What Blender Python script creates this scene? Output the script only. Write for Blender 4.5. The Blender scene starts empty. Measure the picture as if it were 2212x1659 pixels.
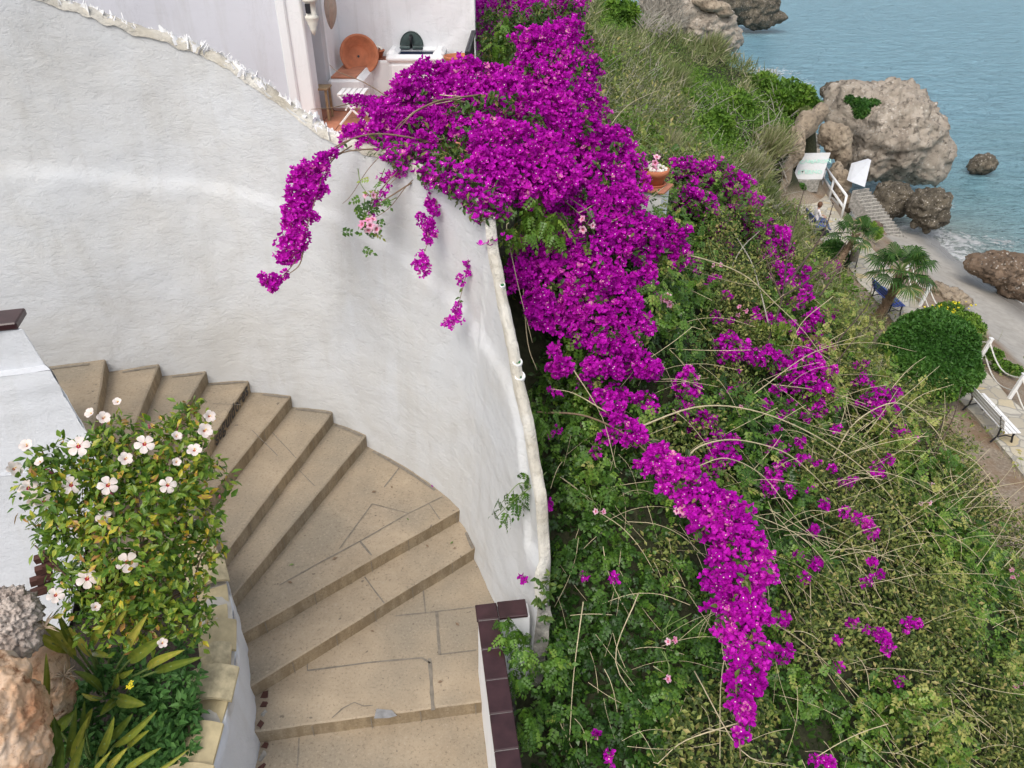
import bpy, math, random
import numpy as np
from mathutils import Vector, Matrix, noise

# ------------------------------------------------------------------ camera, world, sun, exposure
SC = bpy.context.scene
COL = SC.collection
PITCH = math.radians(33.0)
FPX = 1600.0                       # focal length in units of a 2212 px wide frame
cam_data = bpy.data.cameras.new('camera')
cam = bpy.data.objects.new('camera', cam_data)
COL.objects.link(cam)
cam.location = (0, 0, 0)
cam.rotation_euler = (math.pi / 2 - PITCH, 0, 0)
cam_data.sensor_width = 36.0
cam_data.lens = 36.0 * FPX / 2212.0
cam_data.clip_start = 0.05
cam_data.clip_end = 3000
SC.camera = cam

SUN_EL = math.radians(54)
SUN_AZ = math.radians(203)          # compass bearing of the sun, clockwise from +Y
world = bpy.data.worlds.new('World')
SC.world = world
world.use_nodes = True
wn = world.node_tree
wn.nodes.clear()
w_out = wn.nodes.new('ShaderNodeOutputWorld')
w_bg = wn.nodes.new('ShaderNodeBackground')
w_sky = wn.nodes.new('ShaderNodeTexSky')
w_sky.sky_type = 'NISHITA'
w_sky.sun_disc = False
w_sky.sun_elevation = SUN_EL
w_sky.sun_rotation = SUN_AZ
w_sky.air_density = 1.0
w_sky.dust_density = 4.0
w_sky.ozone_density = 1.0
w_bg.inputs['Strength'].default_value = 0.15
w_hs = wn.nodes.new('ShaderNodeHueSaturation')      # thin high cloud: the blue of the sky is washed out
w_hs.inputs['Saturation'].default_value = 0.5
wn.links.new(w_sky.outputs[0], w_hs.inputs['Color'])
wn.links.new(w_hs.outputs[0], w_bg.inputs['Color'])
wn.links.new(w_bg.outputs[0], w_out.inputs['Surface'])

sun_data = bpy.data.lights.new('sun', 'SUN')
sun_data.energy = 0.65
sun_data.angle = math.radians(38)
sun_data.color = (1.0, 0.95, 0.87)
sun = bpy.data.objects.new('sun', sun_data)
COL.objects.link(sun)
sd = Vector((math.sin(SUN_AZ) * math.cos(SUN_EL), math.cos(SUN_AZ) * math.cos(SUN_EL), math.sin(SUN_EL)))
sun.rotation_euler = sd.to_track_quat('Z', 'Y').to_euler()
sun.location = (-10, -10, 30)

SC.view_settings.view_transform = 'Standard'
SC.view_settings.look = 'None'
SC.view_settings.exposure = 0.48
SC.view_settings.gamma = 1.0
SC.view_settings.use_curve_mapping = False

random.seed(7)
RNG = np.random.default_rng(11)

# ------------------------------------------------------------------ measuring helpers
CP, SP = math.cos(PITCH), math.sin(PITCH)


def ray(u, v):
    r = (u - 1106.0) / FPX
    d = (v - 829.5) / FPX
    return Vector((r, CP - d * SP, -SP - d * CP))


def Pt(u, v, t):
    return ray(u, v) * t


def Pz(u, v, z):
    q = ray(u, v)
    return q * (z / q.z)


def Py(u, v, y):
    q = ray(u, v)
    return q * (y / q.y)


def pix(p):
    dep = p[1] * CP - p[2] * SP
    return 1106 + FPX * p[0] / dep, 829.5 + FPX * (-p[2] * CP - p[1] * SP) / dep


def pix_np(P):
    dep = P[:, 1] * CP - P[:, 2] * SP
    dep = np.where(dep < 0.05, 0.05, dep)
    return 1106 + FPX * P[:, 0] / dep, 829.5 + FPX * (-P[:, 2] * CP - P[:, 1] * SP) / dep, dep


# ------------------------------------------------------------------ object helpers
def tag(o, label=None, cat=None, group=None, kind=None):
    if label:
        o['label'] = label
    if cat:
        o['category'] = cat
    if group:
        o['group'] = group
    if kind:
        o['kind'] = kind
    return o


def empty(name, loc=(0, 0, 0), rz=0.0):
    o = bpy.data.objects.new(name, None)
    COL.objects.link(o)
    o.location = loc
    o.rotation_euler = (0, 0, rz)
    o.empty_display_size = 0.1
    return o


def thing(name, label, cat, group=None, loc=(0, 0, 0), rz=0.0):
    return tag(empty(name, loc, rz), label, cat, group)


def to_local(o, parent):
    """parent o (whose mesh is in world coordinates) to parent without moving it"""
    if parent is not None:
        o.parent = parent
        if parent.type == 'EMPTY':
            m = Matrix.Translation(parent.location) @ parent.rotation_euler.to_matrix().to_4x4()
        else:
            m = Matrix.Translation(parent.location)
        o.matrix_parent_inverse = m.inverted()
    return o


def npmesh(name, V, F, mats, parent=None, fm=None, rnd=None, smooth=False, extra=None):
    """V (n,3), F (m,k) arrays -> object.  fm: material index per face, rnd: per-face random 0..1"""
    V = np.asarray(V, dtype=np.float32)
    F = np.asarray(F, dtype=np.int32)
    me = bpy.data.meshes.new(name)
    n, (m, k) = len(V), F.shape
    me.vertices.add(n)
    me.vertices.foreach_set('co', V.ravel())
    me.loops.add(m * k)
    me.loops.foreach_set('vertex_index', F.ravel())
    me.polygons.add(m)
    me.polygons.foreach_set('loop_start', np.arange(0, m * k, k, dtype=np.int32))
    try:
        me.polygons.foreach_set('loop_total', np.full(m, k, dtype=np.int32))
    except Exception:
        pass
    if fm is not None:
        me.polygons.foreach_set('material_index', np.asarray(fm, dtype=np.int32))
    me.polygons.foreach_set('use_smooth', np.full(m, bool(smooth)))
    me.update(calc_edges=True)
    if rnd is not None:
        a = me.attributes.new('rnd', 'FLOAT', 'FACE')
        a.data.foreach_set('value', np.asarray(rnd, dtype=np.float32))
    if extra:
        for kx, val in extra.items():
            a = me.attributes.new(kx, 'FLOAT', 'POINT')
            a.data.foreach_set('value', np.asarray(val, dtype=np.float32))
    for mt in (mats if isinstance(mats, (list, tuple)) else [mats]):
        me.materials.append(mt)
    o = bpy.data.objects.new(name, me)
    COL.objects.link(o)
    return to_local(o, parent)


class MB:
    """mesh builder with mixed polygons"""

    def __init__(s):
        s.v, s.f, s.m = [], [], []

    def add(s, vs, fs, mi=0):
        b = len(s.v)
        s.v += [tuple(q) for q in vs]
        s.f += [tuple(b + i for i in f) for f in fs]
        s.m += [mi] * len(fs)

    def hexa(s, p, mi=0):
        """8 corners: bottom 4 (ccw) then top 4"""
        s.add(p, [(3, 2, 1, 0), (4, 5, 6, 7), (0, 1, 5, 4), (1, 2, 6, 5), (2, 3, 7, 6), (3, 0, 4, 7)], mi)

    def box(s, c, size, R=None, mi=0, jit=0.0, bev=0.0):
        hx, hy, hz = size[0] / 2, size[1] / 2, size[2] / 2
        if bev > 0:
            b = min(bev, hx * .9, hy * .9, hz * .9)
            pts, idx = [], {}
            for sx in (-1, 1):
                for sy in (-1, 1):
                    for sz in (-1, 1):
                        for a in range(3):
                            q = [sx * hx, sy * hy, sz * hz]
                            for bb in range(3):
                                if bb != a:
                                    q[bb] -= (sx, sy, sz)[bb] * b
                            idx[(sx, sy, sz, a)] = len(pts)
                            pts.append(Vector(q))
            fs = []
            for a in range(3):
                o1, o2 = [i for i in range(3) if i != a]
                for sg in (-1, 1):
                    quad = []
                    for (p1, p2) in ((-1, -1), (1, -1), (1, 1), (-1, 1)):
                        k = [0, 0, 0]
                        k[a], k[o1], k[o2] = sg, p1, p2
                        quad.append(idx[(k[0], k[1], k[2], a)])
                    fs.append(tuple(quad))
            for a in range(3):      # edges along axis a
                o1, o2 = [i for i in range(3) if i != a]
                for p1 in (-1, 1):
                    for p2 in (-1, 1):
                        k0 = [0, 0, 0]; k0[a] = -1; k0[o1] = p1; k0[o2] = p2
                        k1 = list(k0); k1[a] = 1
                        fs.append((idx[(*k0, o1)], idx[(*k1, o1)], idx[(*k1, o2)], idx[(*k0, o2)]))
            for sx in (-1, 1):
                for sy in (-1, 1):
                    for sz in (-1, 1):
                        fs.append(tuple(idx[(sx, sy, sz, a)] for a in range(3)))
        else:
            pts = [Vector((x * hx, y * hy, z * hz)) for z in (-1, 1) for x, y in ((-1, -1), (1, -1), (1, 1), (-1, 1))]
            fs = [(3, 2, 1, 0), (4, 5, 6, 7), (0, 1, 5, 4), (1, 2, 6, 5), (2, 3, 7, 6), (3, 0, 4, 7)]
        if jit:
            pts = [q + Vector((random.uniform(-jit, jit), random.uniform(-jit, jit), random.uniform(-jit, jit))) for q in pts]
        if R is not None:
            pts = [R @ q for q in pts]
        c = Vector(c)
        s.add([q + c for q in pts], fs, mi)

    def tube(s, pts, rad, n=6, mi=0, cap=True):
        pts = [Vector(q) for q in pts]
        if not isinstance(rad, (list, tuple)):
            rad = [rad] * len(pts)
        rings = []
        up = Vector((0.13, 0.21, 0.97))
        for i, q in enumerate(pts):
            a = pts[max(i - 1, 0)]
            b = pts[min(i + 1, len(pts) - 1)]
            d = (b - a)
            if d.length < 1e-9:
                d = Vector((0, 0, 1))
            d.normalize()
            x = d.cross(up)
            if x.length < 0.05:
                x = d.cross(Vector((1, 0, 0)))
            x.normalize()
            y = d.cross(x)
            rings.append([q + (x * math.cos(k * 2 * math.pi / n) + y * math.sin(k * 2 * math.pi / n)) * rad[i] for k in range(n)])
        vs = [w for r in rings for w in r]
        fs = []
        for i in range(len(pts) - 1):
            for k in range(n):
                k2 = (k + 1) % n
                fs.append((i * n + k, i * n + k2, (i + 1) * n + k2, (i + 1) * n + k))
        if cap:
            fs.append(tuple(range(n))[::-1])
            fs.append(tuple((len(pts) - 1) * n + k for k in range(n)))
        s.add(vs, fs, mi)

    def lathe(s, prof, n=24, M=None, mi=0):
        vs, fs = [], []
        for (r, z) in prof:
            for k in range(n):
                a = 2 * math.pi * k / n
                vs.append(Vector((r * math.cos(a), r * math.sin(a), z)))
        for i in range(len(prof) - 1):
            for k in range(n):
                k2 = (k + 1) % n
                fs.append((i * n + k, i * n + k2, (i + 1) * n + k2, (i + 1) * n + k))
        if M is not None:
            vs = [M @ q for q in vs]
        s.add(vs, fs, mi)

    def prism(s, poly, z0, z1, mi=0):
        """poly list of (x,y); z0,z1 numbers"""
        n = len(poly)
        vs = [(x, y, z0) for x, y in poly] + [(x, y, z1) for x, y in poly]
        fs = [tuple(range(n))[::-1], tuple(range(n, 2 * n))]
        for i in range(n):
            j = (i + 1) % n
            fs.append((i, j, n + j, n + i))
        s.add(vs, fs, mi)

    def build(s, name, mats, parent=None, smooth=False):
        me = bpy.data.meshes.new(name)
        me.from_pydata(s.v, [], s.f)
        for mt in (mats if isinstance(mats, (list, tuple)) else [mats]):
            me.materials.append(mt)
        me.polygons.foreach_set('material_index', s.m)
        me.polygons.foreach_set('use_smooth', [smooth] * len(s.f))
        me.update()
        import bmesh
        bm = bmesh.new()
        bm.from_mesh(me)
        bmesh.ops.recalc_face_normals(bm, faces=bm.faces)
        bm.to_mesh(me)
        bm.free()
        o = bpy.data.objects.new(name, me)
        COL.objects.link(o)
        return to_local(o, parent)


def copy_tree(o, parent=None):
    c = o.copy()
    COL.objects.link(c)
    c.parent = parent
    for ch in o.children:
        copy_tree(ch, c)
    return c


def catmull(pts, sub=6):
    P = [Vector(q) for q in pts]
    if len(P) < 3:
        return P
    P = [P[0] * 2 - P[1]] + P + [P[-1] * 2 - P[-2]]
    out = []
    for i in range(1, len(P) - 2):
        for k in range(sub):
            t = k / sub
            a, b, c, d = P[i - 1], P[i], P[i + 1], P[i + 2]
            out.append(0.5 * ((2 * b) + (c - a) * t + (2 * a - 5 * b + 4 * c - d) * t * t + (3 * b - a - 3 * c + d) * t ** 3))
    out.append(P[-2])
    return out


def in_poly(px, py, poly):
    c = np.zeros(len(px), bool)
    n = len(poly)
    for i in range(n):
        x1, y1 = poly[i]
        x2, y2 = poly[(i + 1) % n]
        if y1 == y2:
            continue
        cond = ((y1 > py) != (y2 > py)) & (px < (x2 - x1) * (py - y1) / (y2 - y1) + x1)
        c ^= cond
    return c


# ------------------------------------------------------------------ materials
def new_mat(name):
    m = bpy.data.materials.new(name)
    m.use_nodes = True
    nt = m.node_tree
    nt.nodes.clear()
    out = nt.nodes.new('ShaderNodeOutputMaterial')
    p = nt.nodes.new('ShaderNodeBsdfPrincipled')
    nt.links.new(p.outputs[0], out.inputs['Surface'])
    return m, nt, p, out


def N(nt, t, **kw):
    n = nt.nodes.new(t)
    for k, v in kw.items():
        setattr(n, k, v)
    return n


def texco(nt, scale=(1, 1, 1), rot=(0, 0, 0)):
    g = nt.nodes.new('ShaderNodeTexCoord')
    mp = nt.nodes.new('ShaderNodeMapping')
    mp.inputs['Scale'].default_value = scale
    mp.inputs['Rotation'].default_value = rot
    nt.links.new(g.outputs['Object'], mp.inputs[0])
    return mp.outputs[0]


def noi(nt, co, scale, detail=4, rough=0.55, dist=0.0):
    n = nt.nodes.new('ShaderNodeTexNoise')
    n.inputs['Scale'].default_value = scale
    n.inputs['Detail'].default_value = detail
    n.inputs['Roughness'].default_value = rough
    n.inputs['Distortion'].default_value = dist
    nt.links.new(co, n.inputs['Vector'])
    return n.outputs['Fac']


def ramp(nt, fac, stops):
    r = nt.nodes.new('ShaderNodeValToRGB')
    e = r.color_ramp.elements
    while len(e) > 1:
        e.remove(e[-1])
    e[0].position = stops[0][0]
    e[0].color = (*stops[0][1], 1) if len(stops[0][1]) == 3 else stops[0][1]
    for p, c in stops[1:]:
        x = e.new(p)
        x.color = (*c, 1)
    nt.links.new(fac, r.inputs[0])
    return r.outputs[0]


def mixc(nt, fac, a, b, mode='MIX'):
    m = nt.nodes.new('ShaderNodeMix')
    m.data_type = 'RGBA'
    m.blend_type = mode
    if isinstance(fac, (int, float)):
        m.inputs[0].default_value = fac
    else:
        nt.links.new(fac, m.inputs[0])
    for s, x in ((6, a), (7, b)):
        if isinstance(x, tuple):
            m.inputs[s].default_value = (*x, 1)
        else:
            nt.links.new(x, m.inputs[s])
    return m.outputs[2]


def bump(nt, p, h, strength=0.5, dist=0.01, prev=None):
    b = nt.nodes.new('ShaderNodeBump')
    b.inputs['Strength'].default_value = strength
    b.inputs['Distance'].default_value = dist
    nt.links.new(h, b.inputs['Height'])
    if prev is not None:
        nt.links.new(prev, b.inputs['Normal'])
    nt.links.new(b.outputs[0], p.inputs['Normal'])
    return b.outputs[0]


def g3(x):
    return (x, x, x)


def m_plain(name, col, rough=0.6, var=0.12, scale=8, bstr=0.25, bdist=0.004, metal=0.0, spec=0.5):
    m, nt, p, o = new_mat(name)
    co = texco(nt)
    f = noi(nt, co, scale, 5)
    c2 = tuple(min(1, c * (1 - var)) for c in col)
    c3 = tuple(min(1, c * (1 + var)) for c in col)
    nt.links.new(ramp(nt, f, [(0.3, c2), (0.7, c3)]), p.inputs['Base Color'])
    p.inputs['Roughness'].default_value = rough
    p.inputs['Metallic'].default_value = metal
    p.inputs['Specular IOR Level'].default_value = spec
    bump(nt, p, noi(nt, co, scale * 4, 4), bstr, bdist)
    return m


def m_plaster(name, base=(0.80, 0.80, 0.80), warm=(0.74, 0.70, 0.65), amt=0.5, b1=0.5, trowel=0.6):
    m, nt, p, o = new_mat(name)
    co = texco(nt)
    stain = noi(nt, co, 1.1, 6, 0.6, 0.6)
    col = ramp(nt, stain, [(0.38, base), (0.75, tuple(base[i] * (1 - amt) + warm[i] * amt for i in range(3)))])
    dirt = noi(nt, texco(nt, (3.2, 3.2, .5)), 1.3, 6, 0.65, 0.3)
    col = mixc(nt, ramp(nt, dirt, [(0.52, g3(0)), (0.72, g3(0.22))]), col, (0.40, 0.38, 0.33))
    sp = noi(nt, co, 30, 3, 0.6)
    col = mixc(nt, ramp(nt, sp, [(0.70, g3(0)), (0.80, g3(0.35))]), col, (0.58, 0.55, 0.50))
    nt.links.new(col, p.inputs['Base Color'])
    p.inputs['Roughness'].default_value = 0.75
    p.inputs['Specular IOR Level'].default_value = 0.25
    # trowel strokes: stretched, warped noise; cracks: thin ridges
    co2 = texco(nt, (1, 1, 1.7), (0, 0.35, 0))
    t1 = noi(nt, co2, 7.0, 8, 0.66, 0.4)
    t1 = ramp(nt, t1, [(0.42, g3(0)), (0.50, g3(0.55)), (0.56, g3(0.6)), (0.75, g3(1))])
    n1 = bump(nt, p, t1, trowel * 0.24, 0.012)
    t2 = noi(nt, co, 38, 5, 0.65)
    n2 = bump(nt, p, t2, b1 * 0.7, 0.006, n1)
    t3 = noi(nt, co, 1.7, 8, 0.65, 2.0)
    t3 = ramp(nt, t3, [(0.485, g3(1)), (0.498, g3(0)), (0.51, g3(1))])
    bump(nt, p, t3, 0.22, 0.006, n2)
    # hairline cracks and flaked edges of old limewash coats
    ck = noi(nt, co, 0.9, 9, 0.7, 3.0)
    line = ramp(nt, ck, [(0.493, g3(0)), (0.499, g3(1)), (0.505, g3(0))])
    brk = ramp(nt, noi(nt, co, 2.3, 3), [(0.52, g3(0)), (0.6, g3(0.45))])
    cr = mixc(nt, 1.0, line, brk, 'MULTIPLY')
    nt.links.new(mixc(nt, cr, col, tuple(x * 0.62 for x in base)), p.inputs['Base Color'])
    return m


def m_leaf(name, stops, rough=0.45, trans=0.25, spec=0.4):
    m, nt, p, out = new_mat(name)
    a = nt.nodes.new('ShaderNodeAttribute')
    a.attribute_name = 'rnd'
    c = ramp(nt, a.outputs['Fac'], stops)
    nt.links.new(c, p.inputs['Base Color'])
    p.inputs['Roughness'].default_value = rough
    p.inputs['Specular IOR Level'].default_value = spec
    tr = nt.nodes.new('ShaderNodeBsdfTranslucent')
    nt.links.new(mixc(nt, 0.35, c, (1, 1, 0.35), 'MULTIPLY'), tr.inputs['Color'])
    mx = nt.nodes.new('ShaderNodeMixShader')
    mx.inputs[0].default_value = trans
    nt.links.new(p.outputs[0], mx.inputs[1])
    nt.links.new(tr.outputs[0], mx.inputs[2])
    nt.links.new(mx.outputs[0], out.inputs['Surface'])
    return m


def m_stone(name, base=(0.385, 0.31, 0.218), dark=(0.17, 0.135, 0.095), speck=True, streak=False):
    m, nt, p, o = new_mat(name)
    co = texco(nt)
    big = noi(nt, co, 2.2, 6, 0.6, 0.5)
    col = ramp(nt, big, [(0.3, tuple(c * 0.82 for c in base)), (0.55, base), (0.75, tuple(min(1, c * 1.15) for c in base))])
    if speck:
        grey = noi(nt, co, 0.9, 3)
        col = mixc(nt, ramp(nt, grey, [(0.42, g3(0)), (0.62, g3(0.75))]), col, (0.25, 0.22, 0.17))
        fine = noi(nt, co, 42, 5, 0.78)
        col = mixc(nt, ramp(nt, fine, [(0.34, g3(.8)), (0.45, g3(0))]), col, dark)
        col = mixc(nt, ramp(nt, fine, [(0.56, g3(0)), (0.68, g3(0.8))]), col, (0.44, 0.38, 0.295))
        sp2 = noi(nt, co, 14, 2, 0.5)
        col = mixc(nt, ramp(nt, sp2, [(0.73, g3(0)), (0.76, g3(0.7))]), col, (0.12, 0.10, 0.08))
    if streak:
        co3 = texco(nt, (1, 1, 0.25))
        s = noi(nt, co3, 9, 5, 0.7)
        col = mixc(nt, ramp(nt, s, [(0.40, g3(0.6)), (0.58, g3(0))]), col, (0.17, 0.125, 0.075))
    nt.links.new(col, p.inputs['Base Color'])
    p.inputs['Roughness'].default_value = 0.8
    p.inputs['Specular IOR Level'].default_value = 0.25
    bump(nt, p, noi(nt, co, 60, 5, 0.7), 0.5, 0.004)
    return m


def m_rock(name, a, b, c, scale=1.0, pebble=True, bd=0.12):
    m, nt, p, o = new_mat(name)
    co = texco(nt)
    f = noi(nt, co, 0.9 * scale, 8, 0.65, 0.4)
    col = ramp(nt, f, [(0.3, a), (0.5, b), (0.72, c)])
    v = nt.nodes.new('ShaderNodeTexVoronoi')
    v.inputs['Scale'].default_value = 5.5 * scale
    nt.links.new(co, v.inputs['Vector'])
    if pebble:
        msk = mixc(nt, 1.0, ramp(nt, v.outputs['Distance'], [(0.22, g3(1)), (0.34, g3(0))]),
                   ramp(nt, noi(nt, co, 1.8 * scale, 3), [(0.45, g3(0)), (0.6, g3(1))]), 'MULTIPLY')
        col = mixc(nt, msk, col, ramp(nt, v.outputs['Color'], [(.1, (.30, .26, .22)), (.5, (.50, .46, .40)), (.9, (.66, .62, .56))]))
    dk = noi(nt, co, 3.3 * scale, 6, 0.7)
    col = mixc(nt, ramp(nt, dk, [(0.36, g3(0.85)), (0.47, g3(0))]), col, tuple(x * 0.4 for x in a))
    nt.links.new(col, p.inputs['Base Color'])
    p.inputs['Roughness'].default_value = 0.9
    p.inputs['Specular IOR Level'].default_value = 0.2
    n1 = bump(nt, p, noi(nt, co, 3.0 * scale, 9, 0.7, 0.6), 1.0, bd)
    bump(nt, p, v.outputs['Distance'], 0.5, bd * 0.35, n1)
    return m


M = {}
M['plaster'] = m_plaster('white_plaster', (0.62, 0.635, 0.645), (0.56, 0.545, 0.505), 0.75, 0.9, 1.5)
M['plaster_house'] = m_plaster('house_plaster', (0.68, 0.685, 0.73), (0.64, 0.64, 0.69), 0.5, 0.3, 0.6)  # bluish tint of shade put into the white plaster colour
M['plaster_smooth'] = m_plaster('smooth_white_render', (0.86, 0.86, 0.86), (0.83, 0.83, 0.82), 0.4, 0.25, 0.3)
M['plaster_terrace'] = m_plaster('terrace_plaster', (0.86, 0.86, 0.87), (0.83, 0.83, 0.84), 0.4, 0.5, 1.4)
M['shade_grey_wall'] = m_plaster('shaded_grey_render', (0.60, 0.60, 0.61), (0.57, 0.57, 0.57), 0.4, 0.3, 0.3)  # white render greyed: shade of the recess put into the colour
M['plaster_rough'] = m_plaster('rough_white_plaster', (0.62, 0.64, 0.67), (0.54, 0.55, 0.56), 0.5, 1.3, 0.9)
M['coping'] = m_plaster('weathered_coping', (0.70, 0.68, 0.62), (0.34, 0.29, 0.20), 1.0, 2.5, 2.5)
M['concrete'] = m_plain('grey_concrete', (0.30, 0.285, 0.255), 0.95, 0.45, 9, 1.0, 0.02)
M['concrete_light'] = m_plain('pale_concrete', (0.52, 0.49, 0.43), 0.9, 0.2, 4, 0.6, 0.01)
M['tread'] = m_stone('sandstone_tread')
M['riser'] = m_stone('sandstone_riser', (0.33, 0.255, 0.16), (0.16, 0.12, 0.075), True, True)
M['joint'] = m_plain('mortar', (0.20, 0.175, 0.14), 0.9, 0.25, 20)
M['stain'] = m_plain('grey_patch', (0.25, 0.25, 0.25), 0.9, 0.2, 20)
M['brown_tile'] = m_plain('brown_glazed_tile', (0.045, 0.020, 0.022), 0.30, 0.3, 9, 0.15, 0.002, spec=0.45)
M['grout'] = m_plain('pale_grout', (0.22, 0.20, 0.19), 0.9, 0.1, 20)
M['yellow_tile'] = m_plain('yellow_clay_tile', (0.52, 0.43, 0.25), 0.6, 0.22, 7, 0.3, 0.003)
M['yellow_tile_moss'] = m_plain('weathered_clay_tile', (0.47, 0.40, 0.25), 0.75, 0.35, 14, 0.4, 0.003)
M['terracotta'] = m_plain('terracotta', (0.50, 0.17, 0.08), 0.75, 0.18, 9, 0.2, 0.003)
M['terracotta_tile'] = m_plain('terracotta_tile', (0.46, 0.19, 0.11), 0.7, 0.2, 5, 0.2, 0.003)
M['terracotta_dark'] = m_plain('terracotta_skirting', (0.26, 0.09, 0.05), 0.7, 0.2, 5, 0.2, 0.003)
M['brick'] = m_plain('red_brick', (0.075, 0.03, 0.022), 0.9, 0.3, 9, 0.5, 0.006)
M['white_paint'] = m_plain('white_paint', (0.82, 0.82, 0.81), 0.5, 0.05, 9, 0.1, 0.002)
M['blue_paint'] = m_plain('blue_paint', (0.05, 0.09, 0.36), 0.5, 0.2, 9, 0.1, 0.002)
M['black_iron'] = m_plain('black_cast_iron', (0.012, 0.012, 0.016), 0.5, 0.2, 9, 0.2, 0.002)
M['dark_blue'] = m_plain('dark_pool_water', (0.006, 0.012, 0.04), 0.5, 0.3, 30, 0.2, 0.003, spec=0.1)
M['green_glaze'] = m_plain('green_glazed_ceramic', (0.065, 0.095, 0.09), 0.3, 0.4, 10, 0.2, 0.003)
M['green_glass'] = m_plain('green_glass', (.02, .16, .05), .1, .3, 20)
M['cream'] = m_plain('cream_render', (0.72, 0.69, 0.60), 0.7, 0.08, 9)
M['cloth'] = m_plain('parasol_cloth', (0.52, 0.44, 0.37), 0.9, 0.1, 9)
M['wood'] = m_plain('weathered_wood', (0.32, 0.22, 0.12), 0.7, 0.25, 18)
M['dark_wood'] = m_plain('dark_wood', (0.10, 0.06, 0.035), 0.7, 0.25, 18)
M['soil'] = m_plain('dark_soil', (0.035, 0.027, 0.018), 0.95, 0.5, 12, 0.9, 0.02)
M['pebble'] = m_plain('white_pebble', (0.75, 0.72, 0.66), 0.7, 0.15, 30)
M['graffiti'] = m_plain('black_marker', (0.03, 0.028, 0.03), 0.6, 0.2, 30)
M['green_letter'] = m_plain('faded_green_paint', (0.42, 0.66, 0.56), 0.8, 0.15, 12)
M['stem'] = m_plain('pale_dry_stem', (0.50, 0.43, 0.27), 0.8, 0.2, 12)
M['stem_brown'] = m_plain('brown_stem', (0.20, 0.135, 0.085), 0.8, 0.25, 12)
M['stem_dark'] = m_plain('dark_twig', (0.075, 0.05, 0.04), 0.85, 0.3, 12)
M['stem_green'] = m_plain('green_stalk', (0.13, 0.19, 0.05), 0.6, 0.25, 12)
M['dead'] = m_plain('dead_root', (0.40, 0.31, 0.22), 0.85, 0.25, 12)
M['skin'] = m_plain('skin', (0.50, 0.29, 0.21), 0.6, 0.05, 9)
M['hair'] = m_plain('brown_hair', (0.13, 0.06, 0.03), 0.6, 0.2, 20)
M['shirt'] = m_plain('white_shirt', (0.72, 0.68, 0.66), 0.8, 0.1, 9)
M['denim'] = m_plain('blue_denim', (0.09, 0.12, 0.24), 0.85, 0.15, 20)
M['yellow_soft'] = m_plain('yellow_anther', (0.80, 0.55, 0.16), 0.6, 0.1, 9)
M['rope'] = m_plain('white_rope', (0.70, 0.68, 0.62), 0.85, 0.1, 30)
M['bract'] = m_leaf('magenta_bract', [(0.0, (0.36, 0.004, 0.33)), (0.45, (0.56, 0.007, 0.50)), (0.85, (0.72, 0.03, 0.62)), (0.95, (0.76, 0.16, 0.52)), (1.0, (0.82, 0.42, 0.50))], 0.6, 0.3, 0.15)
M['bract_eye'] = m_plain('cream_flower_eye', (0.85, 0.80, 0.62), 0.7, 0.05, 9)
M['leaf_vine'] = m_leaf('vine_leaf', [(0.0, (0.02, 0.06, 0.010)), (0.35, (0.055, 0.135, 0.018)), (0.7, (0.12, 0.24, 0.03)), (0.9, (0.23, 0.34, 0.055)), (1.0, (0.38, 0.38, 0.11))], 0.35, 0.25)
M['leaf_olive'] = m_leaf('olive_creeper_leaf', [(0.0, (0.04, 0.07, 0.015)), (0.5, (0.13, 0.18, 0.035)), (0.85, (0.30, 0.34, 0.085)), (1.0, (0.44, 0.36, 0.14))], 0.5, 0.25)
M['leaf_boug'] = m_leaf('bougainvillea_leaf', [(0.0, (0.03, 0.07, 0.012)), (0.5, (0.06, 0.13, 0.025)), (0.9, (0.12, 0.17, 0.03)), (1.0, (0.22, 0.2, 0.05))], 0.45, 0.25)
M['leaf_hib'] = m_leaf('hibiscus_leaf', [(0.0, (0.035, 0.095, 0.012)), (0.35, (0.09, 0.19, 0.02)), (0.7, (0.21, 0.31, 0.035)), (0.88, (0.40, 0.43, 0.05)), (0.96, (0.60, 0.45, 0.03)), (1.0, (0.45, 0.24, 0.08))], 0.35, 0.25)
M['petal_white'] = m_leaf('pale_pink_petal', [(0.0, (0.84, 0.70, 0.64)), (1.0, (0.88, 0.82, 0.79))], 0.6, 0.2, 0.2)
M['petal_red'] = m_plain('crimson_flower_throat', (0.42, 0.01, 0.04), 0.6, 0.1, 9)
M['petal_pink'] = m_leaf('pink_petal', [(0.0, (0.78, 0.30, 0.50)), (0.6, (0.82, 0.44, 0.60)), (1.0, (0.85, 0.60, 0.68))], 0.6, 0.2, 0.2)
M['petal_throat'] = m_plain('rose_throat', (0.62, 0.16, 0.26), 0.6, 0.1, 9)
M['yellow'] = m_plain('yellow_petal', (0.80, 0.68, 0.03), 0.6, 0.1, 9)
M['leaf_strel'] = m_leaf('broad_blade_leaf', [(0.0, (0.05, 0.09, 0.015)), (0.4, (0.12, 0.17, 0.025)), (0.8, (0.27, 0.29, 0.04)), (1.0, (0.40, 0.36, 0.07))], 0.35, 0.2, 0.4)
M['leaf_nettle'] = m_leaf('soft_green_leaf', [(0.0, (0.04, 0.12, 0.025)), (0.6, (0.075, 0.19, 0.045)), (1.0, (0.13, 0.27, 0.07))], 0.55, 0.25, 0.3)
M['leaf_scrub'] = m_leaf('grey_green_blade', [(0.0, (0.08, 0.12, 0.035)), (0.4, (0.17, 0.22, 0.075)), (0.75, (0.27, 0.29, 0.13)), (0.92, (0.42, 0.39, 0.24)), (1.0, (0.50, 0.44, 0.34))], 0.6, 0.2, 0.25)
M['leaf_ivy'] = m_leaf('bright_creeper_leaf', [(0.0, (0.04, 0.10, 0.012)), (0.5, (0.10, 0.21, 0.022)), (1.0, (0.19, 0.31, 0.04))], 0.5, 0.2, 0.3)
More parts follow.
